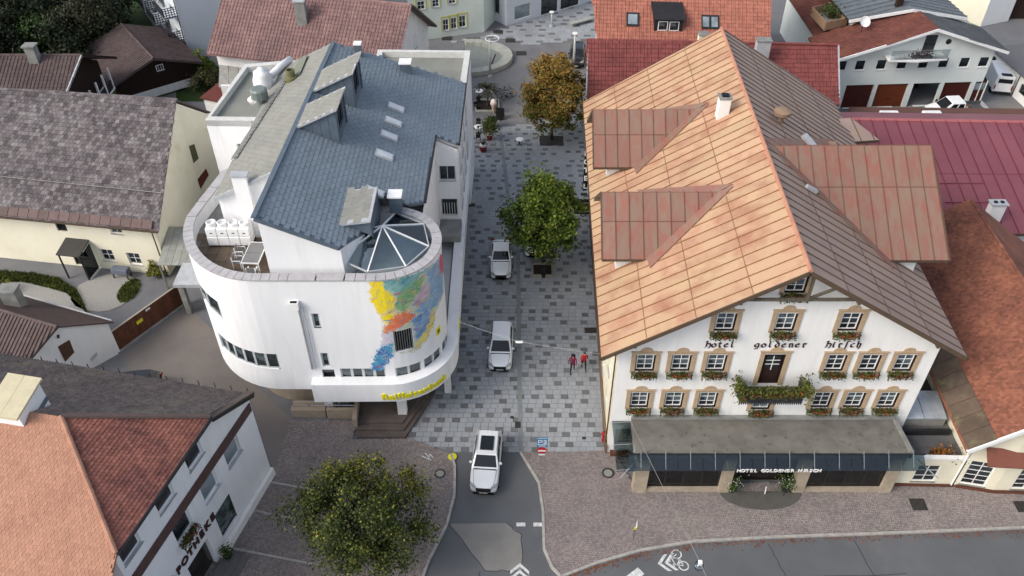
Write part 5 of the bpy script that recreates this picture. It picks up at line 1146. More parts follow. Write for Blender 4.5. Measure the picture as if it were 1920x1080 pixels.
MB().lathe([(.2, 0), (.28, .4), (.001, .38)], 10).build('pot', DARK, bsx, loc=(0, 0, 0)); rn = random.Random(4); leafcloud(300, lambda r: (r.gauss(0, .2), r.gauss(0, .2), .7+r.gauss(0, .2)), .13, rn).build('foliage', LEAFG, bsx, loc=(0, 0, 0), fix=False, kind='stuff')
# ---- brown houses at the back left
bh = thing('brown_gable_house', 'brown-roofed house with dark timber gable behind the long yellow house', 'house', (-46, 75, 0), world=True)
yA, xA = 75.0, -41.2
slope_roof(bh, [(-62, 69.2, 5.5), (xA-.9, 69.2, 5.5), (xA, yA, 8.4), (-62, yA, 8.4)], (1, 0, 0), .36, .4, TILEB)
MB().slab([(-62, yA, 8.4), (xA, yA, 8.4), (xA+.6, 80.2, 5.6), (-62, 80.2, 5.6)], (0, 0, -.15)).build('rear_roof', TILEB, bh); ridge(bh, (-62, yA, 8.42), (xA, yA, 8.42), TILEB, .14, .45)
mb = MB(); mb.face([(xA-1.1, 70, 0), (xA-1.1, 79.6, 0), (xA-1.1, 79.6, 5.6), (xA-1.1, yA, 8.2), (xA-1.1, 70, 5.7)]); mb.box(-60, xA-1.2, 70, 79.5, 0, 5.5); mb.build('wall', BROWNW, bh)
bal_ = MB().box(xA-1.0, xA+.3, 71.5, 78.6, 3.0, 3.15).build('balcony', WHITE, bh)
for y in (72, 73.6, 75.2, 76.8, 78.4): MB().box(xA+.15, xA+.3, y-.1, y+.1, 3.15, 5.4).build('post', WHITE, bal_)
MB().box(xA+.18, xA+.24, 71.5, 78.6, 3.2, 4.1).build('railing', DARK, bal_)
p = G(63, 105, 8.6); c_ = MB().box(p.x-.45, p.x+.45, p.y-.4, p.y+.4, 8, 9.6).build('chimney', GREYC, bh); MB().box(p.x-.6, p.x+.6, p.y-.5, p.y+.5, 9.6, 9.75).build('chimney_cap', GREYC, c_)
MB().bar((xA, yA, 8.4), (xA-.9, 69.2, 5.5), .12, .2).build('verge_board', LGREY, bh); MB().bar((xA, yA, 8.4), (xA+.6, 80.2, 5.6), .12, .2).build('verge_board', BROWNW, bh)
bn = thing('barn', 'dark brown timber barn on a white plinth behind the yellow house', 'barn', (-38.2, 82.9, 0), world=True)
BR = Vector((-34.9, 85.3, 0)); wv_ = Vector((-.8, -.6, 0)); bk = Vector((-.6, .8, 0)); Wd = 8.6; AX = BR+wv_*4.1
def bp(s, d, z): return BR+wv_*s+bk*d+Vector((0, 0, z))
mb = MB(); mb.face([bp(0, 0, .9), bp(Wd, 0, .9), bp(Wd, 0, 2.7), bp(4.1, 0, 4.2), bp(0, 0, 2.7)]); mb.face([bp(0, 0, .9), bp(0, 11, .9), bp(0, 11, 2.7), bp(0, 0, 2.7)]); mb.build('wall', BROWNW, bn)
mb = MB(); mb.face([bp(0, 0, 0), bp(Wd, 0, 0), bp(Wd, 0, .9), bp(0, 0, .9)]); mb.face([bp(0, 0, 0), bp(0, 11, 0), bp(0, 11, .9), bp(0, 0, .9)]); mb.build('plinth', WHITE, bn)
slope_roof(bn, [bp(-.8, -.7, 2.55), bp(-.8, 10, 2.55), bp(4.1, 10, 4.45), bp(4.1, -.7, 4.45)], bk, .36, .4, TILEB, name='right_roof')
slope_roof(bn, [bp(Wd+.7, -.7, 2.55), bp(4.1, -.7, 4.45), bp(4.1, 10, 4.45), bp(Wd+.7, 10, 2.55)], bk, .36, .4, TILEB, name='left_roof')
ridge(bn, bp(4.1, -.7, 4.5), bp(4.1, 10, 4.5), TILEB, .12, .45)
wq = bp(3.6, -.02, 3.0); window(bn, wq, .8, .7, rz=math.atan2(-wv_.y, -wv_.x), nx=3, rec=-.02, sill=False)
# ---- white apartment block, top left
tw_ = thing('apartment_block', 'tall white apartment block with lattice balconies at the top left', 'apartment block', (-37.5, 91.06, 0), world=True)
c0_ = Vector((-37.5, 91.06, 0)); d2 = Vector((math.cos(R(30)), math.sin(R(30)), 0)); d1 = Vector((-.56, .83, 0)).normalized()
TWM = mat('cool_white_render', S(204, 210, 216), S(196, 202, 208), scale=.3, rough=.9)
mb = MB(); w2 = [(u, u+.22, z, z+1.3) for z in (2.3, 5.6, 8.6) for u in (5.6, 6.3)]
wall(mb, pmap(c0_, d2), 0, 14, 0, 13, w2, depth=.15); wall(mb, pmap(c0_+d1*18, -d1), 0, 18, 0, 13, [(s, s+1.2, z, z+1.9) for s in (2, 5, 8, 11, 14.5) for z in (.8, 3.7, 6.6)], depth=.2); mb.face([c0_+Vector((0, 0, 12.9)), c0_+d2*14+Vector((0, 0, 12.9)), c0_+d2*14+d1*18+Vector((0, 0, 12.9)), c0_+d1*18+Vector((0, 0, 12.9))]); mb.build('wall', TWM, tw_, fix=False)
for (s0_, s1_, z0_, z1_) in w2: p = c0_+d2*((s0_+s1_)/2); window(tw_, (p.x, p.y, (z0_+z1_)/2), .22, 1.3, rz=R(30), frame=DARK, fw=.03, sill=False)
for s in (2, 5, 8, 11, 14.5):
    for z in (.8, 3.7, 6.6): p = c0_+d1*(18-s-.6); window(tw_, (p.x, p.y, z+.95), 1.2, 1.9, rz=math.atan2(-d1.y, -d1.x), sill=False)
LAT = mat('dark_lattice', S(52, 56, 66), rough=.7); nn = Vector((-d1.y, d1.x, 0))
if nn.x > 0: nn = -nn
for (s, z) in ((.4, 2.2), (.4, 5.0), (6.5, 2.2), (6.5, 5.0), (11, 2.2), (11, 5.0)):
    b_ = MB().slab([c0_+d1*s+Vector((0, 0, z)), c0_+d1*(s+3.2)+Vector((0, 0, z)), c0_+d1*(s+3.2)+nn*1.5+Vector((0, 0, z)), c0_+d1*s+nn*1.5+Vector((0, 0, z))], (0, 0, .15)).build('balcony', TWM, tw_)
    la = MB()
    for a, b in ((c0_+d1*s, c0_+d1*s+nn*1.5), (c0_+d1*s+nn*1.5, c0_+d1*(s+3.2)+nn*1.5)):
        n = max(4, int((b-a).length/.28))
        for k in range(n+1): p = a+(b-a)*k/n; la.bar(p+Vector((0, 0, z+.1)), p+Vector((0, 0, z+1.25)), .07, .07)
        for k in range(5): la.bar(a+Vector((0, 0, z+.2+k*.26)), b+Vector((0, 0, z+.2+k*.26)), .06, .06)
    la.build('lattice', LAT, b_)
P = [GW(u, v, c0_, d2) for u, v in ((410, 13), (430, 8), (436, 32), (418, 42))]; MB().slab([p+d2.cross(Vector((0, 0, 1)))*.03 for p in P], d2.cross(Vector((0, 0, 1)))*-.02).build('wall_painting', mat('faded_wall_painting', S(150, 146, 140), S(112, 112, 112), scale=1.2, rough=.9), tw_)
MB().tube([c0_+nn*.1, c0_+nn*.1+Vector((0, 0, 12.5))], .06, 6).build('downpipe', DARK, tw_)
# ---- big red-brown tiled house behind the bank
rb = thing('red_brown_roof_house', 'white-gabled house with broad red-brown tile roof behind the bank', 'house', (-20, 80, 0), world=True)
ra, rl_, ea, el = Vector((-10, 80.6, 11)), Vector((-32, 85.7, 11)), Vector((-11.35, 74.75, 6.5)), Vector((-30.85, 79.25, 6.5)); bk_ = Vector((2.3, 9.9, -6))
rl_ = ra+(el-ea)*1.0
d = slope_roof(rb, [el, ea, ra, rl_], ea-el, .36, .42, TILER, thick=.06); MB().slab([rl_, ra, ra+Vector((1.6, 6.8, -5.2)), rl_+Vector((1.6, 6.8, -5.2))], (0, 0, -.15)).build('rear_roof', TILER, rb); ridge(rb, rl_, ra, TILER, .15, .5)
mb = MB(); e2 = ra+Vector((1.45, 6.2, -4.8)); ia = Vector((-.6, .14, 0)); mb.face([Vector((ea.x, ea.y, 0))+ia+Vector((.2, .9, 0)), Vector((e2.x, e2.y, 0))+ia, e2+ia, ra+ia+Vector((0, 0, -.2)), ea+ia+Vector((.2, .9, .5))])
mb.face([Vector((el.x, el.y, 0))+Vector((.6, .9, 0)), Vector((ea.x, ea.y, 0))+Vector((-.4, .9, 0)), ea+Vector((-.4, .9, .4)), el+Vector((.6, .9, .4))]); mb.build('wall', WHITE, rb)
MB().bar(ra+Vector((0, 0, -.05)), ra+Vector((1.6, 6.8, -5.25)), .5, .2).build('verge_board', T_, rb)
gdir = (e2-ea); gdir.z = 0; gdir.normalize(); gb = Vector((ea.x, ea.y, 0))+ia
q = GW(779, 78, gb, gdir); window(rb, tuple(q), .8, 1.4, rz=math.atan2(gdir.y, gdir.x), nx=2, ny=3, rec=.0, frame=LGREY, sill=True); q = GW(794, 66, gb, gdir); window(rb, tuple(q), .6, 1.0, rz=math.atan2(gdir.y, gdir.x), rec=.0, frame=LGREY, sill=False)
for (u, v) in ((566, 28), (668, 4)):
    p = G(u, v, 9.9); c_ = MB().box(p.x-.5, p.x+.5, p.y-.5, p.y+.5, 8.8, 11.4).build('chimney', GREYC, rb); MB().box(p.x-.6, p.x+.6, p.y-.6, p.y+.6, 11.4, 11.55).build('chimney_cap', LGREY, c_)
ls = thing('sheet_roof_shed', 'small shed with grey sheet-metal roof beside the red-brown tiled house', 'shed', (-27, 75, 0), world=True)
for k in range(5):
    a, b = G(412+k*18, 110+k*2, 5.2), G(412+(k+1)*18-1, 110+k*2+2, 5.2); MB().slab([a, b, b+Vector((.3, -3.0, -1.6)), a+Vector((.3, -3.0, -1.6))], (0, 0, -.08)).build('roof_sheet', mat('old_zinc', S(152, 152, 148), S(132, 132, 128), rough=.5, metal=.2, orand=.08), ls)
for k in range(3): p = G(425+k*22, 150, 3.4); MB().box(p.x-.15, p.x+.15, p.y-.1, p.y+.2, 0, 3.4).build('post', WHITE, ls)
MB().box(-29.5, -24, 77.2, 77.5, 0, 4).build('wall', WHITE, ls)
rs = thing('red_roof_shed', 'low white shed with dark red roof at the bank rear corner', 'shed', tuple(G(395, 205)), world=True)
q = [G(374, 183, 2.6), G(432, 195, 2.6), G(450, 158, 3.0), G(415, 150, 3.0)]; MB().slab(q, (0, 0, -.12)).build('roof', mat('dark_red_felt', S(104, 56, 50), rough=.85), rs); MB().slab([(p.x, p.y, 0) for p in [q[0]+(q[2]-q[0])*.08, q[1]+(q[3]-q[1])*.08, q[2], q[3]]], (0, 0, 2.5)).build('wall', WHITE, rs)
# ---- pale house with painted decoration, and shop, at the top
pa = thing('decorated_house', 'pale green-white house with yellow painted ornaments at the top of the street', 'house', (-8, 97.5, 0), world=True)
A, B = G(770, 78), G(908, 60); dd = (B-A).normalized(); PALE = mat('pale_mint_render', S(206, 216, 208), S(196, 206, 200), scale=.5, rough=.9)
def wq_(u0, v0, u1, v1): a, b = GW(u0, v1, A, dd), GW(u1, v0, A, dd); return ((a-A).dot(dd), (b-A).dot(dd), a.z, b.z)
hl = [wq_(831, 36, 841, 58), wq_(846, 33, 856, 55), wq_(861, 29, 873, 52)]+[wq_(783, 2, 796, 19), wq_(811, -1, 823, 14), wq_(842, -6, 854, 8)]
hl = [(min(a, b), max(a, b), min(c_, d), max(c_, d)) for a, b, c_, d in hl]
mb = MB(); wall(mb, pmap(A, dd), 0, (B-A).length, 0, 9, hl, depth=.2); nb_ = Vector((.35, .94, 0)); mb.face([B, B+nb_*9, B+nb_*9+Vector((0, 0, 9)), B+Vector((0, 0, 9))]); mb.build('wall', PALE, pa, fix=False)
for h_ in hl: p = A+dd*((h_[0]+h_[1])/2); window(pa, (p.x, p.y, (h_[2]+h_[3])/2), h_[1]-h_[0], h_[3]-h_[2], rz=math.atan2(dd.y, dd.x), nx=2, ny=2, sill=True)
OCH = mat('ochre_ornament', S(196, 192, 110), S(180, 178, 120), scale=3, rough=.9); no = dd.cross(Vector((0, 0, 1)))
for h_ in hl:
    for s0_, s1_, z0_, z1_ in ((h_[0]-.25, h_[0]-.08, h_[2], h_[3]+.2), (h_[1]+.08, h_[1]+.25, h_[2], h_[3]+.2), (h_[0]-.25, h_[1]+.25, h_[3]+.2, h_[3]+.42)):
        MB().slab([A+dd*s0_+Vector((0, 0, z0_)), A+dd*s1_+Vector((0, 0, z0_)), A+dd*s1_+Vector((0, 0, z1_)), A+dd*s0_+Vector((0, 0, z1_))], no*.03).build('painted_ornament', OCH, pa)
MB().prism([(A.x, A.y), (B.x, B.y), (B.x+3, B.y+9), (A.x+3, A.y+9)], 8.95, 9.1).build('roof', TILER, pa)
sp_ = thing('shop_building', 'white shop building with display window across the plaza at the top', 'shop', (4, 103, 0), world=True)
A, B = G(950, 49), G(1112, 2); dd = (B-A).normalized()
hl = [wq_(965, 38, 995, 10), wq_(1015, 22, 1045, -4), wq_(1052, 10, 1068, -12)]; hl = [(min(a, b), max(a, b), max(.15, min(c_, d)), max(c_, d)) for a, b, c_, d in hl]
C2 = A+Vector((-2.6, 3.0, 0)); hl[0] = (hl[0][0], hl[0][1], .4, 2.2); hl[1] = (hl[1][0], hl[1][1], .15, 2.5); hl[2] = (hl[2][0], hl[2][1]+1.5, .1, 2.6)
mb = MB(); wall(mb, pmap(A, dd), 0, (B-A).length+8, 0, 7, hl, depth=.25); wall(mb, pmap(C2, A-C2), 0, (A-C2).length, 0, 7, [(1.2, 2.6, 1.0, 3.2)], depth=.2); mb.build('wall', TWM, sp_, fix=False)
for k, h_ in enumerate(hl): p = A+dd*((h_[0]+h_[1])/2); window(sp_, (p.x, p.y, (h_[2]+h_[3])/2), h_[1]-h_[0], h_[3]-h_[2], rz=math.atan2(dd.y, dd.x), nx=1 if k == 0 else 2, sill=False, frame=WHITEP if k == 0 else DARK, glass=GLASSL if k == 0 else GLASS)
d3 = (A-C2).normalized(); p = C2+d3*1.9; window(sp_, (p.x, p.y, 2.1), 1.4, 2.2, rz=math.atan2(d3.y, d3.x), frame=LGREY, sill=False)
MB().prism([(A.x, A.y), (B.x+8, B.y+4), (B.x+4, B.y+14), (C2.x, C2.y+8), (C2.x, C2.y)], 6.9, 7.05).build('roof', GREYC, sp_)
# ---- red and orange tiled houses behind the hotel
dr_ = thing('deep_red_roof_house', 'long house with deep red tile roof directly behind the hotel', 'house', (19, 75, 0), world=True)
slope_roof(dr_, [(7.1, 72.0, 5.0), (31.2, 71.6, 5.0), (31.35, 75.9, 9.0), (7.35, 77.0, 9.0)], (1, -.02, 0), .34, .46, TILED, thick=.06)
MB().slab([(7.35, 77, 9), (31.35, 75.9, 9), (31.5, 80.5, 5.5), (7.5, 81.3, 5.5)], (0, 0, -.15)).build('rear_roof', TILED, dr_); ridge(dr_, (7.35, 77, 9.05), (31.35, 75.9, 9.05), TILED, .14, .5)
mb = MB(); mb.face([(8.5, 72.8, 0), (8.5, 80.8, 0), (8.5, 80.8, 5.5), (8.5, 76.9, 8.7), (8.5, 72.8, 5.4)]); mb.face([(30.8, 72.4, 0), (30.9, 80, 0), (30.9, 80, 5.5), (30.9, 76, 8.8), (30.8, 72.4, 5.5)]); mb.face([(8.5, 72.8, 0), (30.8, 72.4, 0), (30.8, 72.4, 5.3), (8.5, 72.8, 5.3)]); mb.build('wall', CREAM, dr_)
MB().bar((7.1, 72, 5.05), (7.35, 77, 9.05), .12, .2).build('verge_board', LGREY, dr_); MB().bar((31.2, 71.6, 5.05), (31.35, 75.9, 9.05), .12, .2).build('verge_board', LGREY, dr_)
for (u, v, w_, hh) in ((1429, 92, 1.3, 1.1), (1318, 73, .9, .7)):
    p = G(u, v, 9.2); c_ = MB().box(p.x-w_/2, p.x+w_/2, p.y-.4, p.y+.4, 8, 9.6+hh-.6).build('chimney', LGREY if w_ > 1 else CREAM, dr_); MB().box(p.x-w_/2-.08, p.x+w_/2+.08, p.y-.48, p.y+.48, 9+hh, 9.1+hh).build('chimney_cap', GREYC, c_)
oh = thing('orange_roof_house', 'house with orange tile roof and three roof windows behind the hotel', 'house', (17, 80, 0), world=True)
osl = .72; A, B = Vector((8.4, 78.6, 8.4)), Vector((25.3, 77.4, 8.4)); upv = Vector((.05, 1, osl))*9; OR = [A, B, B+upv+Vector((.6, 0, 0)), A+upv+Vector((-1.2, 0, 0))]
slope_roof(oh, OR, B-A, .36, .42, TILEO, thick=.05); MB().slab([OR[3], OR[2], OR[2]+Vector((0, 8, -6)), OR[3]+Vector((0, 8, -6))], (0, 0, -.15)).build('rear_roof', TILEO, oh)
MB().prism([(9.7, 80), (25.0, 79), (25.6, 94), (9.9, 94)], 0, 8.6).build('wall', CREAM, oh)
pn_ = (B-A).cross(upv).normalized()
if pn_.z < 0: pn_ = -pn_
def on_or(u, v):
    d = _ray(u, v); t = (A-Vector((0, 0, CH))).dot(pn_)/d.dot(pn_); return Vector((0, 0, CH))+d*t
ux_, uy_ = (B-A).normalized(), upv.normalized()
for (u, v, w_, h_, n) in ((1186, 38, 1.25, 1.5, 1), (1331, 43, 1.7, 1.5, 2)):
    p = on_or(u, v)+pn_*.05; f = MB().slab([p-ux_*w_/2-uy_*h_/2, p+ux_*w_/2-uy_*h_/2, p+ux_*w_/2+uy_*h_/2, p-ux_*w_/2+uy_*h_/2], pn_*.16).build('roof_window', DARK, oh)
    for k in range(n): c_ = p+ux_*(w_*((k+.5)/n-.5))+pn_*.16; a = ux_*w_/n*.36; b = uy_*h_*.36; MB().slab([c_-a-b, c_+a-b, c_+a+b, c_-a+b], pn_*.012).build('pane', GLASSL, f)
p = on_or(1252, 60); dmr = thing_part(oh, 'shed_dormer'); w_ = 1.4
MB().slab([p-ux_*w_+Vector((0, 0, .0)), p+ux_*w_, p+ux_*w_+Vector((0, 0, 1.3)), p-ux_*w_+Vector((0, 0, 1.3))], (0, 2.2, 0)).build('dormer_wall', DARK, dmr)
MB().slab([p-ux_*(w_+.15)+Vector((0, -.3, 1.3)), p+ux_*(w_+.15)+Vector((0, -.3, 1.3)), p+ux_*(w_+.15)+Vector((0, 2.6, 1.9)), p-ux_*(w_+.15)+Vector((0, 2.6, 1.9))], (0, 0, .1)).build('dormer_roof', DARK, dmr)
for k in (-.55, .55): window(dmr, tuple(p+ux_*k+Vector((0, -.03, .62))), .95, .95, nx=1, rec=-.02, sill=False, glass=CURT)
# ---- garage building, top right
gb_ = thing('garage_building', 'pale building with garages, glass balcony and half red, half grey roof', 'building', (42, 80, 0), world=True)
A, B = Vector((32.9, 79.55, 0)), Vector((49.5, 80.5, 0)); dd = (B-A).normalized(); MINT = mat('pale_grey_green_render', S(220, 225, 221), S(211, 217, 213), scale=.4, rough=.9)
hw_ = []
for (u, v) in ((1577, 127), (1612, 125), (1652, 123), (1690, 124), (1730, 123), (1768, 121), (1808, 118), (1845, 115)): q = GW(u, v, A, dd); s = (q-A).dot(dd); hw_.append((s-.52, s+.52, 4.45, 5.55))
gd = []
for (u0, u1, v) in ((1575, 1626, 203), (1634, 1690, 199), (1700, 1750, 197), (1758, 1808, 192), (1816, 1838, 190)): a, b = GW(u0, v, A, dd), GW(u1, v, A, dd); gd.append(((a-A).dot(dd), (b-A).dot(dd), .02, 2.75))
mb = MB(); LL = (B-A).length; pk = 9.3; SLg = .32
wall(mb, pmap(A, dd), 0, LL, 0, 9.2, hw_+gd, convex=[(-SLg, 1, 6.0), (SLg, 1, 6.0+SLg*2*pk)], depth=.3)
b2_ = B+Vector((.5, 9, 0)); mb.face([B, b2_, b2_+Vector((0, 0, 6)), B+Vector((0, 0, 6))]); mb.build('wall', MINT, gb_, fix=False)
for h_ in hw_: p = A+dd*((h_[0]+h_[1])/2); window(gb_, (p.x, p.y, 5.0), 1.04, 1.1, rz=math.atan2(dd.y, dd.x), fw=.06, rec=.03, sillm=WHITEP)
GD = [mat('maroon_garage_door', S(76, 30, 24), S(64, 26, 22), rough=.6), mat('rust_garage_door', S(108, 50, 26), S(94, 44, 24), rough=.6)]
for k, h_ in enumerate(gd):
    p = A+dd*((h_[0]+h_[1])/2); w_ = h_[1]-h_[0]
    if k == 2: MB().box(-w_/2, w_/2, 4.0, 4.1, .0, 2.7).build('inner_wall', mat('garage_dark', S(50, 44, 40), rough=.9), gb_, loc=p, rotz=math.atan2(dd.y, dd.x)); continue
    g_ = MB().box(-w_/2, w_/2, .22, .28, .0, 2.75).build('garage_door' if k < 4 else 'side_door', GD[1 if k == 1 else 0], gb_, loc=p, rotz=math.atan2(dd.y, dd.x))
    MB().box(-.25, .25, .18, .22, .9, .96).build('handle', BROWNW, g_, loc=(0, 0, 0))
    if k == 4: MB().box(-w_/2+.1, w_/2-.1, .19, .215, 1.7, 2.5).build('pane', GLASSL, g_, loc=(0, 0, 0))
MB().bar(A+dd*9.1+Vector((0, 2, 3)), A+dd*12+Vector((0, 2, 3)), .1, .1).build('inner_beam', DARK, gb_)
ov = Vector((0, -.9, 0)); PKp = A+dd*pk+ov+Vector((0, 0, 6.15+SLg*pk)); L_ = A+ov+dd*-1.0+Vector((0, 0, 5.85)); R_ = B+ov+dd*.9+Vector((0, 0, 6.15+SLg*(2*pk-LL)-.3)); bkv = Vector((-.5, 5.6, 0))
REDT = mat('rust_red_tile', S(116, 72, 64), S(102, 62, 56), scale=.5, rough=.85, rand=.15, c3=S(120, 76, 60), s3=.4); GRT = mat('grey_profile_tile', S(92, 96, 100), S(80, 84, 88), scale=.5, rough=.7, rand=.1)
slope_roof(gb_, [L_, PKp, PKp+bkv, L_+bkv], bkv, .3, .34, REDT, name='left_roof'); slope_roof(gb_, [R_, R_+bkv, PKp+bkv, PKp], bkv, .3, .34, GRT, name='right_roof')
for p, q in ((L_, PKp), (R_, PKp)): MB().bar(p+Vector((0, -.03, -.1)), q+Vector((0, -.03, -.1)), .1, .28).build('verge_board', WHITEP, gb_)
# balcony with glass
bl_ = MB().slab([A+dd*5.0+Vector((0, 0, 6.05)), A+dd*11.0+Vector((0, 0, 6.05)), A+dd*11.0+Vector((0, -1.5, 6.05)), A+dd*8+Vector((0, -1.8, 6.05)), A+dd*5.0+Vector((0, -1.5, 6.05))], (0, 0, .18)).build('balcony', WHITEP, gb_)
for a, b in ((5.0, 7.0), (7.0, 9.0), (9.0, 11.0)): MB().slab([A+dd*(a+.05)+Vector((0, -1.55, 6.3)), A+dd*(b-.05)+Vector((0, -1.55, 6.3)), A+dd*(b-.05)+Vector((0, -1.55, 7.2)), A+dd*(a+.05)+Vector((0, -1.55, 7.2))], (0, .03, 0)).build('glass_panel', CLEAR, bl_)
MB().bar(A+dd*5.0+Vector((0, -1.55, 7.22)), A+dd*11.0+Vector((0, -1.55, 7.22)), .05, .04).build('handrail', STEEL, bl_)
p = A+dd*9.4; MB().box(-.6, .6, -.03, .02, -.9, .9).build('balcony_door', GLASS, gb_, loc=(p.x, p.y, 7.2), rotz=math.atan2(dd.y, dd.x)); p = A+dd*11.3; MB().lathe([(.001, -.03), (.3, -.03), (.3, .02), (.001, .02)], 12).build('round_window', GLASS, gb_, loc=(p.x, p.y, 7.35)).rotation_euler = (math.pi/2, 0, 0)
bs = thing('balcony_plants', 'purple and green plants with white cloths on the glass balcony', 'plants', tuple(A+dd*8.4+Vector((0, -1.2, 6.23))))
rn = random.Random(6); leafcloud(220, lambda r: (r.gauss(0, .7), r.gauss(0, .2), .4+r.gauss(0, .2)), .22, rn).build('foliage', mat('purple_foliage', S(110, 90, 120), S(86, 96, 80), scale=2, rough=.8, rand=.3), bs, fix=False, kind='stuff'); MB().box(-1, 1, -.2, .2, 0, .25).build('trough', GREYC, bs)
# buildings behind the garages
g2 = thing('grey_roof_building', 'building with ribbed grey metal gable roof behind the garage building', 'building', (41, 86, 0), world=True)
PK2 = G(1713, 17, 9.4); L2 = G(1592, 38, 8.0); R2 = G(1814, 33, 8.0); bk2 = Vector((-.8, 12, 0))
GRM = mat('grey_ribbed_sheet', S(112, 118, 122), S(98, 104, 110), rough=.5, metal=.2, orand=.08)
for P in ([L2, PK2, PK2+bk2, L2+bk2], [R2, R2+bk2, PK2+bk2, PK2]): MB().slab(P, (0, 0, -.15)).build('roof_deck', DARK, g2); panels(g2, P, bk2, .9, GRM, rib=.09)
for p, q in ((L2, PK2), (R2, PK2)): MB().bar(p+Vector((0, -.05, -.12)), q+Vector((0, -.05, -.12)), .1, .3).build('verge_board', WHITEP, g2)
MB().slab([(L2.x+.8, L2.y+1.0, 0), (R2.x-.8, R2.y+1.0, 0), (R2.x-.8, R2.y+1.0, 7.7), (PK2.x, PK2.y+.9, 9.0), (L2.x+.8, L2.y+1.0, 7.7)], (0, .3, 0)).build('wall', CREAM, g2)
p = G(1684, 12, 9.2); MB().box(p.x-.3, p.x+.3, p.y-.3, p.y+.3, 8.4, 10.4).build('chimney', BROWNW, g2)
ws = thing('red_roof_wing', 'house wing with dark red tile roof and small roof terrace', 'house', (33, 84, 0), world=True)
W = [G(1537, 84, 5.4), L_+bkv*.5+Vector((.5, 0, .1)), G(1600, 20, 8.2)+Vector((.3, 1, 0)), G(1612, -40, 8.2), G(1476, -10, 5.4)]
W = [G(1537, 84, 5.3), G(1586, 60, 6.6), G(1604, 0, 7.6), G(1600, -40, 7.6), G(1470, -20, 5.3)]
slope_roof(ws, W, W[4]-W[0], .3, .34, REDT)
a, b = W[0], W[4]; mb = MB(); mb.face([(a.x+.6, a.y+.5, 0), (b.x+.6, b.y, 0), (b.x+.6, b.y, 5.3), (a.x+.6, a.y+.5, 5.3)][::-1]); mb.face([(a.x+.6, a.y+.5, 0), (a.x+8, a.y+.9, 0), (a.x+8, a.y+.9, 6.2), (a.x+.6, a.y+.5, 5.3)]); mb.build('wall', MINT, ws)
q = GW(1494, 60, a+Vector((.6, .5, 0)), ((b-a)*Vector((1, 1, 0)) if False else Vector((b.x-a.x, b.y-a.y, 0)).normalized())); window(ws, tuple(q), .9, 1.4, rz=math.atan2(a.y-b.y, a.x-b.x), rec=-.02, sill=False)
tp = [G(1520, 30, 6.7), G(1545, 58, 6.7), G(1585, 50, 6.7), G(1560, 20, 6.7)]; tr_ = MB().slab(tp, (0, 0, .1)).build('terrace', GREYC, ws)
for i in range(4): MB().bar(tp[i]+Vector((0, 0, .55)), tp[(i+1) % 4]+Vector((0, 0, .55)), .12, .9).build('terrace_wall', mat('tan_terrace_wall', S(150, 122, 96), rough=.9), tr_)
pl3 = thing('terrace_shrub', 'dark green shrub on the small red-roofed terrace', 'shrub', tuple(G(1558, 32, 6.85))); rn = random.Random(2); leafcloud(420, lambda r: (r.gauss(0, .6), r.gauss(0, .5), .7+r.gauss(0, .4)), .25, rn).build('foliage', LEAFG, pl3, fix=False, kind='stuff'); MB().lathe([(.3, 0), (.4, .45), (.001, .4)], 10).build('pot', BOXM, pl3)
di = thing('satellite_dish', 'white satellite dish on the red roof by the small terrace', 'satellite dish', tuple(G(1617, 54, 7.7)))
MB().lathe([(.001, 0), (.3, .04), (.55, .16), (.56, .18), (.3, .07), (.001, .03)], 16).build('dish', WHITEP, di, loc=(0, 0, .75)).rotation_euler = (R(55), 0, R(10)); MB().tube([(0, .1, -.3), (0, .1, .8)], .04, 6).build('mast', DARK, di)
yb = thing('yellow_tower_house', 'plain pale yellow and white house corner at the top right', 'house', tuple(G(1838, 50)), world=True)
c_ = G(1838, 50); a_, b_ = Vector((-.55, .83, 0)), Vector((.93, .37, 0)); mb = MB(); mb.face([c_, c_+a_*9, c_+a_*9+Vector((0, 0, 8)), c_+Vector((0, 0, 8))]); mb.build('left_wall', YELLOW, yb); mb = MB(); mb.face([c_, c_+b_*4.5, c_+b_*4.5+Vector((0, 0, 8)), c_+Vector((0, 0, 8))]); mb.build('right_wall', WHITE, yb)
MB().slab([c_+Vector((0, 0, 8)), c_+b_*4.5+Vector((0, 0, 8)), c_+b_*4.5+a_*9+Vector((0, 0, 8)), c_+a_*9+Vector((0, 0, 8))], (0, 0, .2)).build('roof', TILER, yb)
bw2 = thing('brown_timber_wall', 'dark brown timber shed at the far top right corner', 'shed', tuple(G(1905, 40)), world=True)
p = G(1880, 38); MB().box(p.x, p.x+12, p.y+.5, p.y+1, 0, 5).build('wall', BROWNW, bw2); MB().box(p.x, p.x+12, p.y, p.y+6, 5, 5.2).build('roof', TILEB, bw2)
rg = thing('white_garage_row', 'low white garage row with dark windows at the right edge', 'garage', tuple(G(1895, 185)), world=True)
A, B = G(1845, 132), G(1935, 215); dd = (B-A).normalized(); LL = (B-A).length; hl = [(LL*.03, LL*.03+.9, 1.1, 2.1), (LL*.32, LL*.32+1.9, .9, 1.9), (LL*.66, LL*.66+1.9, .9, 1.9)]
mb = MB(); fmr = pmap(A, dd); wall(mb, fmr, 0, LL, 0, 2.7, hl, depth=.15); mb.build('wall', WHITE, rg, fix=False)
for h_ in hl: window(rg, tuple(fmr((h_[0]+h_[1])/2, (h_[2]+h_[3])/2)), h_[1]-h_[0], h_[3]-h_[2], rz=math.atan2(dd.y, dd.x), frame=DARK, sill=False)
n_ = Vector((-dd.y, dd.x, 0)); 
if n_.x < 0: n_ = -n_
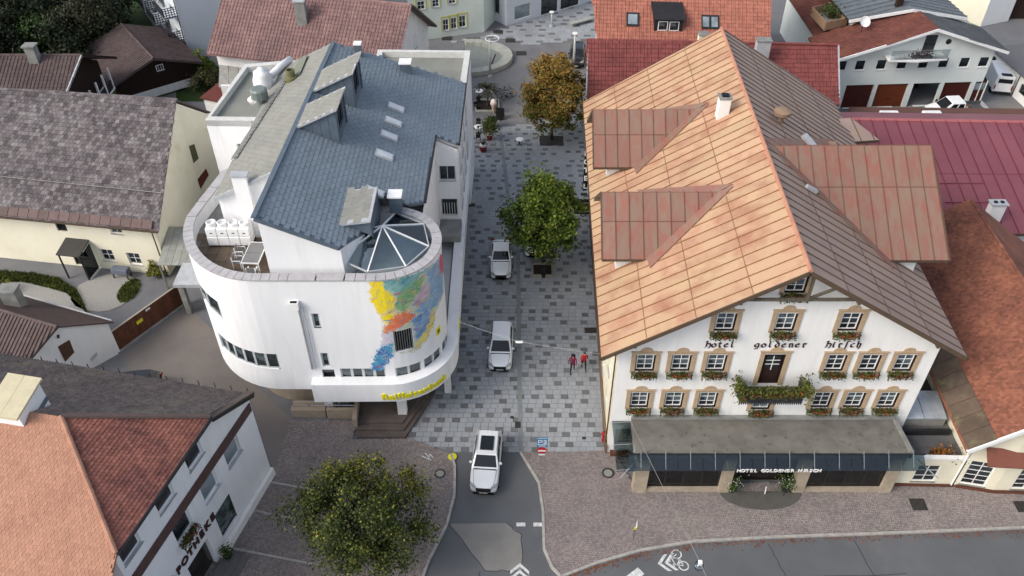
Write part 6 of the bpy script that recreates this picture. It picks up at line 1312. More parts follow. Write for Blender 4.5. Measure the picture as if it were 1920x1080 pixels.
MB().slab([A-n_*.4+Vector((0, 0, 2.7)), B-n_*.4+Vector((0, 0, 2.7)), B+n_*8+Vector((0, 0, 3.4)), A+n_*8+Vector((0, 0, 3.4))], (0, 0, .12)).build('roof', mat('grey_felt', S(100, 100, 104), rough=.9), rg)
MB().tube([fmr(LL*.6, 0, -.06), fmr(LL*.6, 2.7, -.06)], .05, 6).build('downpipe', DARK, rg)
# ---- crimson metal roof and carport behind the hotel
cr = thing('crimson_roof_building', 'low building with crimson standing-seam metal roof right of the hotel', 'building', (38, 57, 0), world=True)
CRM = mat('crimson_sheet', S(134, 80, 88), S(126, 72, 82), scale=.4, rough=.45, metal=.15, orand=.07)
CP_ = [(27.0, 51.3, 5.3), (52, 50.9, 5.3), (52, 62.9, 8.0), (24.5, 63.8, 8.0)]; dk = MB().slab(CP_, (0, 0, -.2)).build('roof', SEAM, cr); panels(dk, CP_, (1, -.016, 0), 1.05, CRM, breaks=(6.3,), rib=.07, mrib=mat('dark_crimson_seam', S(110, 52, 64), rough=.5))
MB().slab([CP_[3], CP_[2], (52, 66.5, 6.8), (24.5, 67.2, 6.8)], (0, 0, -.15)).build('rear_roof', CRM, cr); MB().bar(Vector(CP_[3])+Vector((0, 0, .06)), Vector(CP_[2])+Vector((0, 0, .06)), .4, .08).build('ridge_cap', mat('pink_ridge', S(170, 96, 96), rough=.5), cr)
MB().box(27.5, 51.5, 52, 66, 0, 5.1).build('wall', WHITE, cr)
p = G(1873, 250, 7.4); o = MB().box(p.x-.45, p.x+.45, p.y-.6, p.y+.6, 6.9, 7.75).build('roof_hatch', CRM, cr); MB().box(p.x-.35, p.x+.35, p.y-.5, p.y+.5, 7.75, 7.78).build('pane', GLASS, o)
for (x0, x1, y) in ((34.2, 37.6, 54.2), (34.4, 37.9, 56.2), (29.5, 31.0, 56.0)): z = 5.3+(y-51.3)*.22; MB().bar((x0, y, z+.16), (x1, y, z+.16), .05, .1).build('snow_guard', CRM, cr)
p = G(1868, 398, 6.6); cq = MB().box(p.x-.55, p.x+.55, p.y-.1, p.y+.5, 4.5, 7.3).build('chimney', WHITE, cr); MB().box(p.x-.65, p.x+.65, p.y-.2, p.y+.6, 7.3, 7.4).build('chimney_cap', LGREY, cq)
for k in (-.25, .25): MB().lathe([(.16, 7.4), (.16, 7.46), (.001, 7.46)], 10, (p.x+k, p.y+.2, 0)).build('flue', BLACK, cq)
cb = thing('brown_carport', 'flat brown-roofed carport strip in front of the garage yard', 'carport', (42, 70, 0), world=True)
MB().prism([(31.5, 67.4), (58, 67.0), (58, 73.9), (33.5, 74.4)], 3.0, 3.2).build('roof', mat('brown_carport_felt', S(102, 72, 64), S(90, 66, 60), scale=.4, rough=.9), cb)
for x in (35, 42, 50): MB().box(x-.15, x+.15, 73.5, 73.8, 0, 3).build('post', GREYC, cb)
for u in (1668, 1748): p = G(u, 218, 3.2); MB().slab([(p.x-.9, p.y-.7, 3.2), (p.x+.9, p.y-.7, 3.2), (p.x+.9, p.y+.6, 3.2), (p.x-.9, p.y+.6, 3.2)], (0, 0, .35)).build('roof_light', WHITEP, cb, bevel=.1)
# ---- orange-brown roofed house on the right, link building
rh = thing('right_tile_house', 'white house with mottled orange-brown tile roof at the right edge', 'house', (29.5, 31.7, 0), world=True)
TILEQ = mat('orange_brown_tile', S(142, 92, 72), S(122, 78, 64), scale=.6, rough=.85, rand=.25, c3=S(100, 62, 54), s3=.25, lo3=.5, hi3=.7)
RP = [(27.1, 31.0, 4.6), (27.75, 51.2, 4.6), (33.7, 50.5, 9.0), (33.1, 31.0, 9.0)]
slope_roof(rh, RP, Vector(RP[1])-Vector(RP[0]), .19, .2, TILEQ, 'flat', stagger=.5, thick=.03)
MB().slab([RP[3], RP[2], (39.5, 50.5, 4.8), (39, 31, 4.8)], (0, 0, -.15)).build('rear_roof', TILEQ, rh); ridge(rh, RP[3], RP[2], TILEQ, .13, .4)
e_ = (Vector(RP[1])-Vector(RP[0])); sv = (Vector(RP[3])-Vector(RP[0])).normalized()
for k in range(18):
    p = Vector(RP[0])+e_*(k/18.)+Vector((0, 0, .1)); q = p+e_*(.97/18); MB().slab([p, q, q+sv*1.7, p+sv*1.7], (0, 0, .035)).build('eaves_sheet', mat('mossy_eaves_sheet', S(98, 84, 72), S(82, 70, 60), scale=1.2, rough=.8, orand=.1, c3=S(112, 106, 80), s3=1.0), rh)
MB().bar(Vector(RP[0])+Vector((0, -.02, -.05)), Vector(RP[3])+Vector((0, -.02, -.05)), .12, .28).build('verge_board', WHITEP, rh)
wf = [(28.1, 31.75), (30.4, 31.3), (40, 31.0)]
mb = MB(); h0 = (.25, 1.75, .45, 2.75)
wall(mb, pmap(wf[0], Vector(wf[1])-Vector(wf[0])), 0, (Vector(wf[1])-Vector(wf[0])).length, 0, 6, [h0], convex=[(-.73, 1, 4.9)], depth=.2); wall(mb, pmap(wf[1], Vector(wf[2])-Vector(wf[1])), 0, 9.6, 0, 9, [(1.0, 2.6, .45, 2.75)], convex=[(-.73, 1, 6.5)], depth=.2); wall(mb, pmap((28.5, 51), (-.02, -1)), 0, 19.2, 0, 5.2, ()); mb.build('wall', CREAM, rh, fix=False)
d_ = (Vector(wf[1])-Vector(wf[0])).normalized(); p = Vector(wf[0])+d_*1.0; window(rh, (p.x, p.y, 1.6), 1.5, 2.3, rz=math.atan2(d_.y, d_.x), nx=2, ny=5, sill=True, sillm=GREYC, rec=.06); d_ = (Vector(wf[2])-Vector(wf[1])).normalized(); p = Vector(wf[1])+d_*1.8; window(rh, (p.x, p.y, 1.6), 1.6, 2.3, rz=math.atan2(d_.y, d_.x), nx=2, ny=5, sill=True, sillm=GREYC, rec=.06)
MB().slab([(28.6, 30.7, 3.45), (40, 30.2, 3.1), (40, 31.2, 3.9), (28.6, 31.5, 4.2)], (0, 0, .1)).build('pent_roof', mat('brick_red_pent', S(122, 76, 64), rough=.85), rh)
MB().bar((28.2, 31.66, .15), (30.4, 31.22, .15), .12, .3).build('plinth', MATS['brown_step'], rh); MB().bar((30.4, 31.22, .15), (40, 30.92, .15), .12, .3).build('plinth', MATS['brown_step'], rh)
MB().tube([(27.9, 31.7, 0), (27.9, 31.7, 3.4), (27.3, 31.1, 4.4)], .06, 6).build('downpipe', WHITEP, rh)
lk = thing('link_building', 'low white flat-roofed link between the hotel front and the tiled house', 'building', (26, 31.8, 0), world=True)
mb = MB(); wall(mb, pmap((24.0, 31.85), (1, -.02)), 0, 4.0, 0, 2.85, [(1.3, 2.75, .5, 2.1)], depth=.2); mb.build('wall', CREAM, lk, fix=False); window(lk, (26.03, 31.81, 1.3), 1.45, 1.6, rz=-.02, nx=2, ny=3, sill=True, sillm=GREYC, rec=.05)
MB().prism([(24.3, 32.0), (28.4, 31.9), (28.5, 45), (25.3, 45)], 2.3, 2.45).build('flat_roof', mat('dark_flat_roof', S(98, 98, 100), S(78, 78, 82), scale=.8, rough=.85), lk)
MB().bar((24.0, 31.95, 2.82), (28.2, 31.85, 2.82), .3, .12).build('parapet', WHITEP, lk); MB().bar((24.0, 31.78, .14), (28.1, 31.68, .14), .1, .28).build('plinth', MATS['brown_step'], lk)
ZN = mat('zinc_sheet', S(186, 194, 202), S(166, 174, 184), rough=.4, metal=.3)
for k in range(2): MB().slab([(24.9+k*1.45, 34.6, 3.2), (26.3+k*1.45, 34.6, 3.2), (26.3+k*1.45, 36.6, 3.6), (24.9+k*1.45, 36.6, 3.6)], (0, 0, .08)).build('zinc_roof_sheet', ZN, lk)
MB().box(24.9, 27.8, 34.7, 36.5, 2.45, 3.2).build('roof_box', GREYC, lk); MB().box(24.9, 27.9, 33.9, 34.1, 2.45, 2.9).build('roof_beam', DARK, lk)
fp = thing('roof_shrub', 'rust-orange shrub on the flat roof of the link building', 'shrub', (26.7, 32.4, 2.45)); rn = random.Random(12); leafcloud(260, lambda r: (r.gauss(0, .35), r.gauss(0, .2), .25+r.gauss(0, .15)), .15, rn).build('foliage', mat('rust_leaf', S(150, 84, 30), S(110, 90, 40), scale=3, rough=.8, rand=.3), fp, fix=False, kind='stuff'); MB().box(-.6, .6, -.15, .15, 0, .2).build('trough', DARK, fp)
ivy = thing('bare_creeper', 'grey bare creeper at the roof edge of the link building', 'plant', (27.6, 32.5, 2.45)); rn = random.Random(13); leafcloud(200, lambda r: (r.gauss(0, .4), r.gauss(0, .4), .2+r.gauss(0, .12)), .12, rn).build('foliage', mat('dry_leaf', S(92, 86, 82), rough=.9), ivy, fix=False, kind='stuff')
# ================================================================ vehicles
TYRE = mat('tyre_rubber', S(26, 26, 27), rough=.9); RIM = mat('alloy_rim', S(140, 142, 145), rough=.35, metal=.7)
CGL = mat('car_glass', S(22, 28, 32), S(16, 20, 24), rough=.06, spec=.5); LAMP = mat('headlamp_glass', S(150, 158, 164), rough=.1, spec=.8); TAIL = mat('tail_lamp', S(140, 20, 20), rough=.2)
PLATE = mat('number_plate', S(224, 224, 220), rough=.5); BLKP = mat('black_plastic', S(30, 30, 32), rough=.6)
def paintm(name, c, metal=.35):
    m = mat(name, c, tuple(x*.96 for x in c), rough=.28, metal=metal, spec=.6); m.node_tree.nodes['Principled BSDF'].inputs['Coat Weight'].default_value = .6; return m
SILV, SILV2, WHT, CBLK = paintm('silver_paint', S(218, 220, 222), .1), paintm('pale_silver_paint', S(226, 229, 232), .1), paintm('white_car_paint', S(238, 239, 239), 0.), paintm('dark_car_paint', S(36, 38, 42))
WHEELS = {}
def wheel_mesh(r):
    if r not in WHEELS:
        a = MB().lathe([(r*.62, -.1), (r*.93, -.11), (r, -.07), (r, .07), (r*.93, .11), (r*.62, .1)], 20, axis='x').build('wheel', TYRE)
        b = MB().lathe([(.02, -.09), (r*.62, -.095), (r*.64, -.03), (r*.64, .03), (r*.62, .095), (.02, .09)], 20, axis='x')
        for k in range(5): t = 2*math.pi*k/5; b.bar((0.1, .05*math.cos(t), .05*math.sin(t)), (.1, r*.58*math.cos(t), r*.58*math.sin(t)), .06, .03)
        b = b.build('rim', RIM); WHEELS[r] = (a.data, b.data); bpy.data.objects.remove(a); bpy.data.objects.remove(b)
    return WHEELS[r]
def quadpt(q, s, t): a, b, c, d = [Vector(p) for p in q]; return (a*(1-s)+b*s)*(1-t)+(d*(1-s)+c*s)*t
def pane(parent, q, s0, s1, t0, t1, name, m=None, out=.012):
    p = [quadpt(q, s, t) for s, t in ((s0, t0), (s1, t0), (s1, t1), (s0, t1))]; n = (p[1]-p[0]).cross(p[3]-p[0]).normalized()
    return MB().slab([x+n*out*.2 for x in p], n*out).build(name, m or CGL, parent)
def car(name, label, loc, rz, L, W, H, cabin, body, paint, group=None, sunroof=False, cat='car', wr=.33, rails=False):
    """front towards -Y. cabin: y of windscreen foot, roof front, roof rear, rear-window foot (fractions of L from the front); body: (fraction, top height) along the flank"""
    t = thing(name, label, cat, loc, rz, group); hw = W/2; y0 = -L/2
    mb = MB(); rings = []
    for f, zt, wf, zl in body:
        y = y0+f*L; w_ = hw*wf; sh = zl+(zt-zl)*.5
        rings.append([(-w_*.84, y, zl), (-w_*.97, y, zl+.12), (-w_, y, sh), (-w_*.965, y, zt-.09), (-w_*.86, y, zt-.015), (-w_*.45, y, zt+.015), (0, y, zt+.025), (w_*.45, y, zt+.015), (w_*.86, y, zt-.015), (w_*.965, y, zt-.09), (w_, y, sh), (w_*.97, y, zl+.12), (w_*.84, y, zl)])
    n = 13; fs = [(i*n+j, i*n+(j+1) % n, (i+1)*n+(j+1) % n, (i+1)*n+j) for i in range(len(rings)-1) for j in range(n)]+[tuple(range(n))[::-1], tuple(range((len(rings)-1)*n, len(rings)*n))]
    mb.idx([p for r in rings for p in r], fs); bo = mb.build('body', paint, t, smooth=True)
    sm_ = bo.modifiers.new('sub', 'SUBSURF'); sm_.levels = 1; sm_.render_levels = 1
    ya, yb, yc, yd = [y0+f*L for f in cabin[:4]]; zb_, zr = cabin[4], H; wb, wt = hw*.93, hw*.74
    FL, FR, RL_, RR = (-wb, ya, zb_), (wb, ya, zb_), (-wb*.96, yd, zb_+.04), (wb*.96, yd, zb_+.04); fl, fr, rl, rr = (-wt, yb, zr-.03), (wt, yb, zr-.03), (-wt*.97, yc, zr-.04), (wt*.97, yc, zr-.04)
    cb_ = MB(); cb_.idx([FL, FR, RR, RL_, fl, fr, rr, rl], [(0, 1, 5, 4), (1, 2, 6, 5), (2, 3, 7, 6), (3, 0, 4, 7), (4, 5, 6, 7)]); cb_.build('cabin', paint, t, bevel=.05)
    rf_ = MB(); m_ = 6; P = []
    for i in range(m_+1):
        y = yb+(yc-yb)*i/m_; cz = .05*math.sin(math.pi*i/m_)
        for k in range(5): x = -wt*.95+2*wt*.95*k/4; P.append((x, y, zr-.02+cz*.7+.04*(1-abs(k-2)/2)))
    rf_.idx(P, [(i*5+k, i*5+k+1, (i+1)*5+k+1, (i+1)*5+k) for i in range(m_) for k in range(4)]); ro = rf_.build('roof_skin', paint, t, smooth=True)
    pane(t, [FL, FR, fr, fl], .07, .93, .1, .9, 'windscreen'); pane(t, [RR, RL_, rl, rr], .1, .9, .2, .85, 'rear_window')
    for q in ([FR, RR, rr, fr], [RL_, FL, fl, rl]):
        d = q is not None
        segs = ((.1, .46), (.5, .82)) if q[0] == FR else ((.18, .5), (.54, .9))
        for s0, s1 in segs: pane(t, q, s0, s1, .14, .84, 'side_window')
    if sunroof: MB().box(-wt*.62, wt*.62, yb+.22, yb+1.35, zr+.055, zr+.085).build('sunroof', CGL, t)
    if rails:
        for s in (-1, 1): MB().tube([(s*wt*.96, yb+.2, zr+.0), (s*wt*.96, yb+.35, zr+.07), (s*wt*.96, yc-.2, zr+.06), (s*wt*.96, yc, zr-.02)], .022, 6).build('roof_rail', STEEL, t)
    for s in (-1, 1):
        for f in (.19, .81):
            a, b = wheel_mesh(wr); w_ = link(a, 'wheel', t, (s*(hw-.1), y0+f*L, wr)); link(b, 'rim', w_)
        MB().box(s*(hw+.02)-.1, s*(hw+.02)+.1, ya+.32, ya+.44, zb_+.02, zb_+.16).build('mirror', paint, t, bevel=.03)
        z = body[1][1]; MB().slab([(s*hw*.95, y0+.22, z-.16), (s*hw*.5, y0-.02, z-.16), (s*hw*.54, y0+.1, z+.0), (s*hw*.9, y0+.42, z+.015)], (0, -.03, .035)).build('headlight', LAMP, t)
        MB().box(s*hw*.78-.16, s*hw*.78+.16, -y0-.05, -y0+.012, .72, .9).build('tail_light', TAIL, t)
        MB().box(s*hw*.98-.015, s*hw*.98+.02, y0+.14*L, y0+.86*L, .24, .36).build('sill_trim', BLKP, t)
    MB().hexa([(-hw*.48, y0-.03, body[0][1]-.22), (hw*.48, y0-.03, body[0][1]-.22), (hw*.48, y0+.1, body[0][1]-.22), (-hw*.48, y0+.1, body[0][1]-.22), (-hw*.52, y0-.015, body[0][1]+.04), (hw*.52, y0-.015, body[0][1]+.04), (hw*.52, y0+.1, body[0][1]+.08), (-hw*.52, y0+.1, body[0][1]+.08)]).build('grille', BLKP, t)
    for s in (-1, 1): MB().tube([(s*hw*.66, y0+.2, body[1][1]+.015), (s*hw*.74, y0+.14*L, body[2][1]+.012), (s*hw*.8, ya-.06, body[3][1]+.0)], .009, 4).build('bonnet_gap', BLKP, t); MB().box(-.26, .26, y0-.03, y0-.01, .36, .47).build('number_plate', PLATE, t); MB().box(-hw*.7, hw*.7, y0-.015, y0+.05, .24, .33).build('bumper_intake', BLKP, t)
    MB().box(-hw*.75, hw*.75, ya-.1, ya-.03, zb_-.02, zb_+.015).build('wiper_cowl', BLKP, t)
    return t
SUVB = [(0, .72, .80, .34), (.03, .92, .93, .28), (.14, 1.02, 1, .24), (.28, 1.07, 1, .24), (.5, 1.10, 1, .24), (.8, 1.12, 1, .24), (.95, 1.08, .96, .28), (1, .95, .86, .4)]
SEDB = [(0, .58, .78, .3), (.035, .74, .93, .24), (.14, .84, .99, .2), (.3, .92, 1, .2), (.5, .95, 1, .2), (.75, .98, 1, .2), (.95, .97, .95, .24), (1, .8, .84, .34)]
MPVB = [(0, .6, .8, .3), (.035, .78, .94, .24), (.12, .92, .99, .2), (.25, 1.0, 1, .2), (.5, 1.02, 1, .2), (.8, 1.04, 1, .2), (.96, 1.0, .95, .26), (1, .8, .86, .36)]
fwd_ = lambda u, v, z=0.: G(u, v, z)
def at_front(u, v, L, rz=0.):            # the bumper stands at that spot
    p = G(u, v, .4); d = Vector((-math.sin(rz)*-1, math.cos(rz), 0)); d = Vector((-math.sin(rz), math.cos(rz), 0)); return (p+d*L/2).to_tuple()[:2]+(0,)
car('suv', 'silver SUV with dark glass sunroof leaving the street at the front', (*at_front(908, 924, 4.5, R(-2.5))[:2], .01), R(-4), 4.5, 1.86, 1.64, (.30, .47, .88, .985, 1.08), SUVB, SILV, 'cars in the street', sunroof=True, rails=True, wr=.36)
car('family_car', 'pale silver compact family car without a sunroof, middle of the queue', (*at_front(937, 694, 4.3, R(-2))[:2], .04), R(-2), 4.3, 1.78, 1.54, (.26, .47, .9, .985, .99), MPVB, SILV2, 'cars in the street')
car('sedan', 'white saloon with a boot, last in the queue beside the green tree', (*at_front(939, 522, 4.55, 0)[:2], .04), 0, 4.55, 1.78, 1.42, (.34, .52, .76, .91, .93), SEDB, WHT, 'cars in the street')
car('hatchback', 'white car mostly hidden under the green street tree', (*at_front(1002, 480, 4.1, 0)[:2], .04), 0, 4.1, 1.74, 1.46, (.28, .46, .88, .985, .96), MPVB, WHT, 'cars in the street')
car('dark_car', 'black car parked by the lamp post behind the autumn tree', (*at_front(1080, 124, 4.5, R(-6))[:2], 0), R(-7), 4.5, 1.84, 1.6, (.27, .42, .86, .985, 1.06), SUVB, CBLK, rails=True, wr=.36)
car('courtyard_car', 'dark car with grey windscreen cover parked behind the pharmacy roof', (-26.9, 39.75, -.02), R(-82), 4.2, 1.76, 1.5, (.24, .4, .86, .985, .98), MPVB, CBLK)
# white crew-cab pickup in the garage yard
pk_ = thing('pickup_truck', 'white crew-cab pickup truck with grey flatbed in front of the garages', 'truck', (46.2, 77.9, -.02), R(-86))
S_ = [(-3.0, .8, .5, .98), (-2.85, .95, .42, 1.05), (-2.2, 1.0, .38, 1.28), (-1.7, 1.0, .38, 1.35), (.35, 1.0, .38, 1.4), (.45, .96, .4, 1.38)]
mb = MB(); rg_ = []
for y, w_, zl, zt in S_: rg_.append([(-w_*.9, y, zl), (-w_, y, zl+.15), (-w_, y, zt-.1), (-w_*.9, y, zt), (w_*.9, y, zt), (w_, y, zt-.1), (w_, y, zl+.15), (w_*.9, y, zl)])
n = 8; mb.idx([p for r in rg_ for p in r], [(i*n+j, i*n+(j+1) % n, (i+1)*n+(j+1) % n, (i+1)*n+j) for i in range(len(rg_)-1) for j in range(n)]+[tuple(range(n))[::-1], tuple(range((len(rg_)-1)*n, len(rg_)*n))]); mb.build('body', WHT, pk_, bevel=.04)
c8 = [(-.96, -1.9, 1.3), (.96, -1.9, 1.3), (.94, .45, 1.35), (-.94, .45, 1.35), (-.8, -1.0, 2.15), (.8, -1.0, 2.15), (.82, .38, 2.15), (-.82, .38, 2.15)]
MB().hexa(c8).build('cabin', WHT, pk_, bevel=.07); pane(pk_, [c8[0], c8[1], c8[5], c8[4]], .06, .94, .08, .92, 'windscreen')
for q in ([c8[1], c8[2], c8[6], c8[5]], [c8[3], c8[0], c8[4], c8[7]]):
    for s0, s1 in (((.16, .5), (.58, .9)) if q[0] == c8[1] else ((.1, .42), (.5, .84))): pane(pk_, q, s0, s1, .12, .85, 'side_window')
BED = mat('grey_bed', S(92, 96, 100), S(80, 84, 88), rough=.6, metal=.2)
MB().box(-1.02, 1.02, .6, 3.2, .8, .9).build('flatbed', BED, pk_)
for s in (-1, 1): MB().box(s*1.02-.03, s*1.02+.03, .6, 3.2, .9, 1.3).build('bed_side', BED, pk_)
for y in (.6, 3.17): MB().box(-.98, .98, y, y+.05, .9, 1.3 if y > 1 else 1.7).build('bed_end', LGREY, pk_)
for s in (-1, 1):
    for y in (-2.1, 2.0): a, b = wheel_mesh(.36); w_ = link(a, 'wheel', pk_, (s*.9, y, .36)); link(b, 'rim', w_)
    MB().box(s*1.1-.1, s*1.1+.1, -1.75, -1.6, 1.3, 1.55).build('mirror', BLKP, pk_); MB().box(s*.72-.2, s*.72+.2, -3.0, -2.9, .85, 1.0).build('headlight', LAMP, pk_)
MB().box(-.5, .5, -3.03, -2.95, .6, .85).build('grille', BLKP, pk_)
lg = MB(); rn = random.Random(3)
for k in range(26): x, y = rn.uniform(-.7, .7), rn.uniform(.8, 1.9); lg.tube([(x, y, .95), (x+rn.uniform(-.2, .2), y+rn.uniform(-.3, .3), 1.0+rn.random()*.12)], .06, 5)
o = lg.build('firewood', mat('split_wood', S(150, 116, 84), rough=.9, rand=.3), None, loc=(46.2, 77.9, -.02), rotz=R(-86)); o['kind'] = 'stuff'; tag(o, 'loose split firewood on the pickup truck flatbed', 'firewood')
# white van seen from behind beside the garages
vn = thing('white_van', 'white box van parked at the corner of the garage building', 'van', (53.6, 84.6, -.02), R(-12))
MB().hexa([(-.95, -2.2, .4), (.95, -2.2, .4), (.95, 2.2, .4), (-.95, 2.2, .4), (-.9, -2.15, 2.3), (.9, -2.15, 2.3), (.9, 1.6, 2.35), (-.9, 1.6, 2.35)]).build('body', WHT, vn, bevel=.1)
MB().box(-.7, .7, -2.23, -2.19, 1.55, 2.0).build('rear_window', CGL, vn); MB().box(-.9, .9, -2.28, -2.2, .38, .55).build('bumper', BLKP, vn)
MB().box(-.5, .5, -2.1, -1.6, 2.32, 2.4).build('roof_hatch', BLKP, vn)
for s in (-1, 1):
    for y in (-1.4, 1.5): a, b = wheel_mesh(.33); w_ = link(a, 'wheel', vn, (s*.86, y, .33)); link(b, 'rim', w_)
    MB().box(s*.86-.06, s*.86+.06, -2.24, -2.2, .8, 1.3).build('tail_light', TAIL, vn)
# bicycles
def ringpts(c, r, n=18): return [(c[0], c[1]+r*math.cos(2*math.pi*k/n), c[2]+r*math.sin(2*math.pi*k/n)) for k in range(n+1)]
def bicycle(label, loc, rz, paint, group='bicycles at the rack'):
    t = thing('bicycle', label, 'bicycle', loc, rz, group)
    for y in (-.52, .52):
        w_ = MB().tube(ringpts((0, y, .34), .33), .022, 5).build('wheel', TYRE, t); sp2 = MB()
        for k in range(8): a = math.pi*k/8; sp2.bar((0, y-.32*math.cos(a), .34-.32*math.sin(a)), (0, y+.32*math.cos(a), .34+.32*math.sin(a)), .006, .006)
        sp2.build('spokes', STEEL, w_)
    f = MB()
    for a, b in (((0, .52, .34), (0, .12, .36)), ((0, .12, .36), (0, .22, .85)), ((0, .52, .34), (0, .2, .8)), ((0, .12, .36), (0, -.35, .78)), ((0, .21, .8), (0, -.36, .84)), ((0, -.52, .34), (0, -.33, .98))): f.tube([a, b], .02, 6)
    f.build('frame', paint, t); MB().tube([(-.28, -.2, 1.0), (-.2, -.34, 1.02), (.2, -.34, 1.02), (.28, -.2, 1.0)], .015, 5).build('handlebar', BLKP, t); MB().box(-.07, .07, .1, .36, .86, .92).build('saddle', BLKP, t, bevel=.02)
    MB().tube([(-.12, .12, .28), (.12, .12, .44)], .018, 5).build('pedals', BLKP, t); return t
bp_ = [paintm('bike_grey', S(120, 124, 128)), CBLK, paintm('bike_white', S(200, 202, 202)), paintm('bike_blue', S(60, 80, 110))]
for k, (u, v, n) in enumerate(((936, 186, 'grey bicycle nearest the planter'), (941, 180, 'black bicycle second from the planter'), (946, 184, 'white bicycle in the middle of the rack'), (950, 176, 'blue bicycle fourth from the planter'), (954, 182, 'grey bicycle at the street end of the rack'))):
    p = G(u, v); bicycle(n, (p.x, p.y, -.02), R(70+k*9), bp_[k % 4])
p = G(714, 926, .1); bicycle('red and black bicycle leaning under the foreground tree', (p.x, p.y, .1), R(8), paintm('bike_red', S(150, 30, 30)), 'two-wheelers under the foreground tree')
def scooter(label, loc, rz, paint):
    t = thing('scooter', label, 'scooter', loc, rz, 'two-wheelers under the foreground tree')
    for y in (-.6, .6): a, b = wheel_mesh(.24); w_ = link(a, 'wheel', t, (0, y, .24)); link(b, 'rim', w_)
    MB().hexa([(-.16, 0, .3), (.16, 0, .3), (.18, .85, .42), (-.18, .85, .42), (-.15, .05, .72), (.15, .05, .72), (.16, .9, .78), (-.16, .9, .78)]).build('body', paint, t, bevel=.06); MB().box(-.18, .18, -.4, .1, .24, .32).build('footboard', BLKP, t)
    MB().hexa([(-.2, -.5, .25), (.2, -.5, .25), (.2, -.4, .25), (-.2, -.4, .25), (-.16, -.42, 1.0), (.16, -.42, 1.0), (.16, -.34, 1.0), (-.16, -.34, 1.0)]).build('leg_shield', paint, t, bevel=.03)
    MB().box(-.15, .15, .05, .8, .78, .86).build('seat', BLKP, t, bevel=.03); MB().tube([(-.33, -.28, 1.05), (0, -.4, 1.02), (.33, -.28, 1.05)], .02, 5).build('handlebar', BLKP, t); return t
p = G(622, 936, .1); scooter('white motor scooter glimpsed through the foreground tree', (p.x, p.y, .1), R(60), WHT); p = G(588, 944, .1); scooter('black and white motor scooter left of the white one under the tree', (p.x, p.y, .1), R(60), CBLK)
# ================================================================ trees
BARK = mat('grey_brown_bark', S(78, 66, 56), S(58, 50, 43), scale=6, stretch=(3, 3, .6), rough=.95, bump=.5)
def leafm(name, a, b, r=.35, sc=.6):
    m = mat(name, a, b, scale=sc, rough=.55, rand=r, spec=.25); t = m.node_tree; pb_ = t.nodes['Principled BSDF']
    tl = t.nodes.new('ShaderNodeBsdfTranslucent'); mx = t.nodes.new('ShaderNodeMixShader'); mx.inputs[0].default_value = .22; src = pb_.inputs['Base Color'].links[0].from_socket
    t.links.new(src, tl.inputs[0]); t.links.new(pb_.outputs[0], mx.inputs[1]); t.links.new(tl.outputs[0], mx.inputs[2]); t.links.new(mx.outputs[0], t.nodes['Material Output'].inputs[0]); return m
def tree(name, label, loc, th, cc, rad, mats, n, ls, seed, clumps=70, tr=.18, spread=.17, group=None, pick=None, shell=.55, lean=(0, 0), cat='tree', egg=0.):
    """trunk with limbs running into leaf clumps; cc = crown centre above the base"""
    rn = random.Random(seed); t = thing(name, label, cat, loc, group=group); cc = Vector(cc)
    C = []
    for k in range(clumps):
        d = Vector((rn.gauss(0, 1), rn.gauss(0, 1), rn.gauss(0, 1))).normalized(); r = shell+(1-shell)*rn.random()**.6; r *= rn.uniform(.7, 1.22)
        e = 1-egg*max(0, d.z)
        C.append((cc+Vector((d.x*rad[0]*e, d.y*rad[1]*e, d.z*rad[2]))*r, rn.uniform(.6, 1.25)))
    tk = MB(); top = Vector((lean[0], lean[1], th)); tk.tube([(0, 0, -.05), Vector((lean[0]*.2, lean[1]*.2, th*.45)), top, cc+Vector((0, 0, rad[2]*.35))], tr, 9, 0, tr*.3); tk.build('trunk', BARK, t, smooth=True)
    lm = MB()
    for c, s in C[::3]:
        b0 = top+(cc-top)*rn.uniform(0, .75); mid = b0+(c-b0)*.5+Vector((rn.uniform(-.2, .2), rn.uniform(-.2, .2), .15)); lm.tube([b0, mid, c], tr*.28, 5, 0, tr*.06)
    lm.build('limbs', BARK, t, kind='stuff')
    mb = MB(); mr_ = sum(rad)/3
    for k in range(n):
        c, s = C[rn.randrange(len(C))]; sg_ = mr_*spread*s
        p = c+Vector((rn.gauss(0, sg_), rn.gauss(0, sg_), rn.gauss(0, sg_*.75)))
        d = ((p-cc).normalized()*.6+Vector((rn.gauss(0, .6), rn.gauss(0, .6), rn.gauss(.5, .5)))).normalized(); a = d.orthogonal().normalized(); a.rotate(Matrix.Rotation(rn.uniform(0, 6.28), 3, d)); b = d.cross(a); L_ = ls*rn.uniform(.6, 1.35)
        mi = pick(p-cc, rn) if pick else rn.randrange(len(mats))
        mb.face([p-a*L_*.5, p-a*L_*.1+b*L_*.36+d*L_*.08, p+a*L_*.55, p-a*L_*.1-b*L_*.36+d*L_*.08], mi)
    mb.build('crown', mats, t, fix=False, kind='stuff'); return t
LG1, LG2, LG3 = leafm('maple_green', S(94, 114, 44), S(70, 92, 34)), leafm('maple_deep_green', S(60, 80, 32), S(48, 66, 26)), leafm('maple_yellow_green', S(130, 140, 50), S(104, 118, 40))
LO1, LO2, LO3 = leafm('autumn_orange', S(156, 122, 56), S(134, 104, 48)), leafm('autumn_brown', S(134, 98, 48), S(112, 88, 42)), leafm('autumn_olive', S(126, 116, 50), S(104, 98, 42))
LF1, LF2, LF3 = leafm('olive_leaf', S(88, 98, 44), S(66, 78, 34)), leafm('dark_olive_leaf', S(52, 63, 30), S(42, 52, 25)), leafm('yellow_leaf', S(150, 142, 50), S(122, 122, 42))
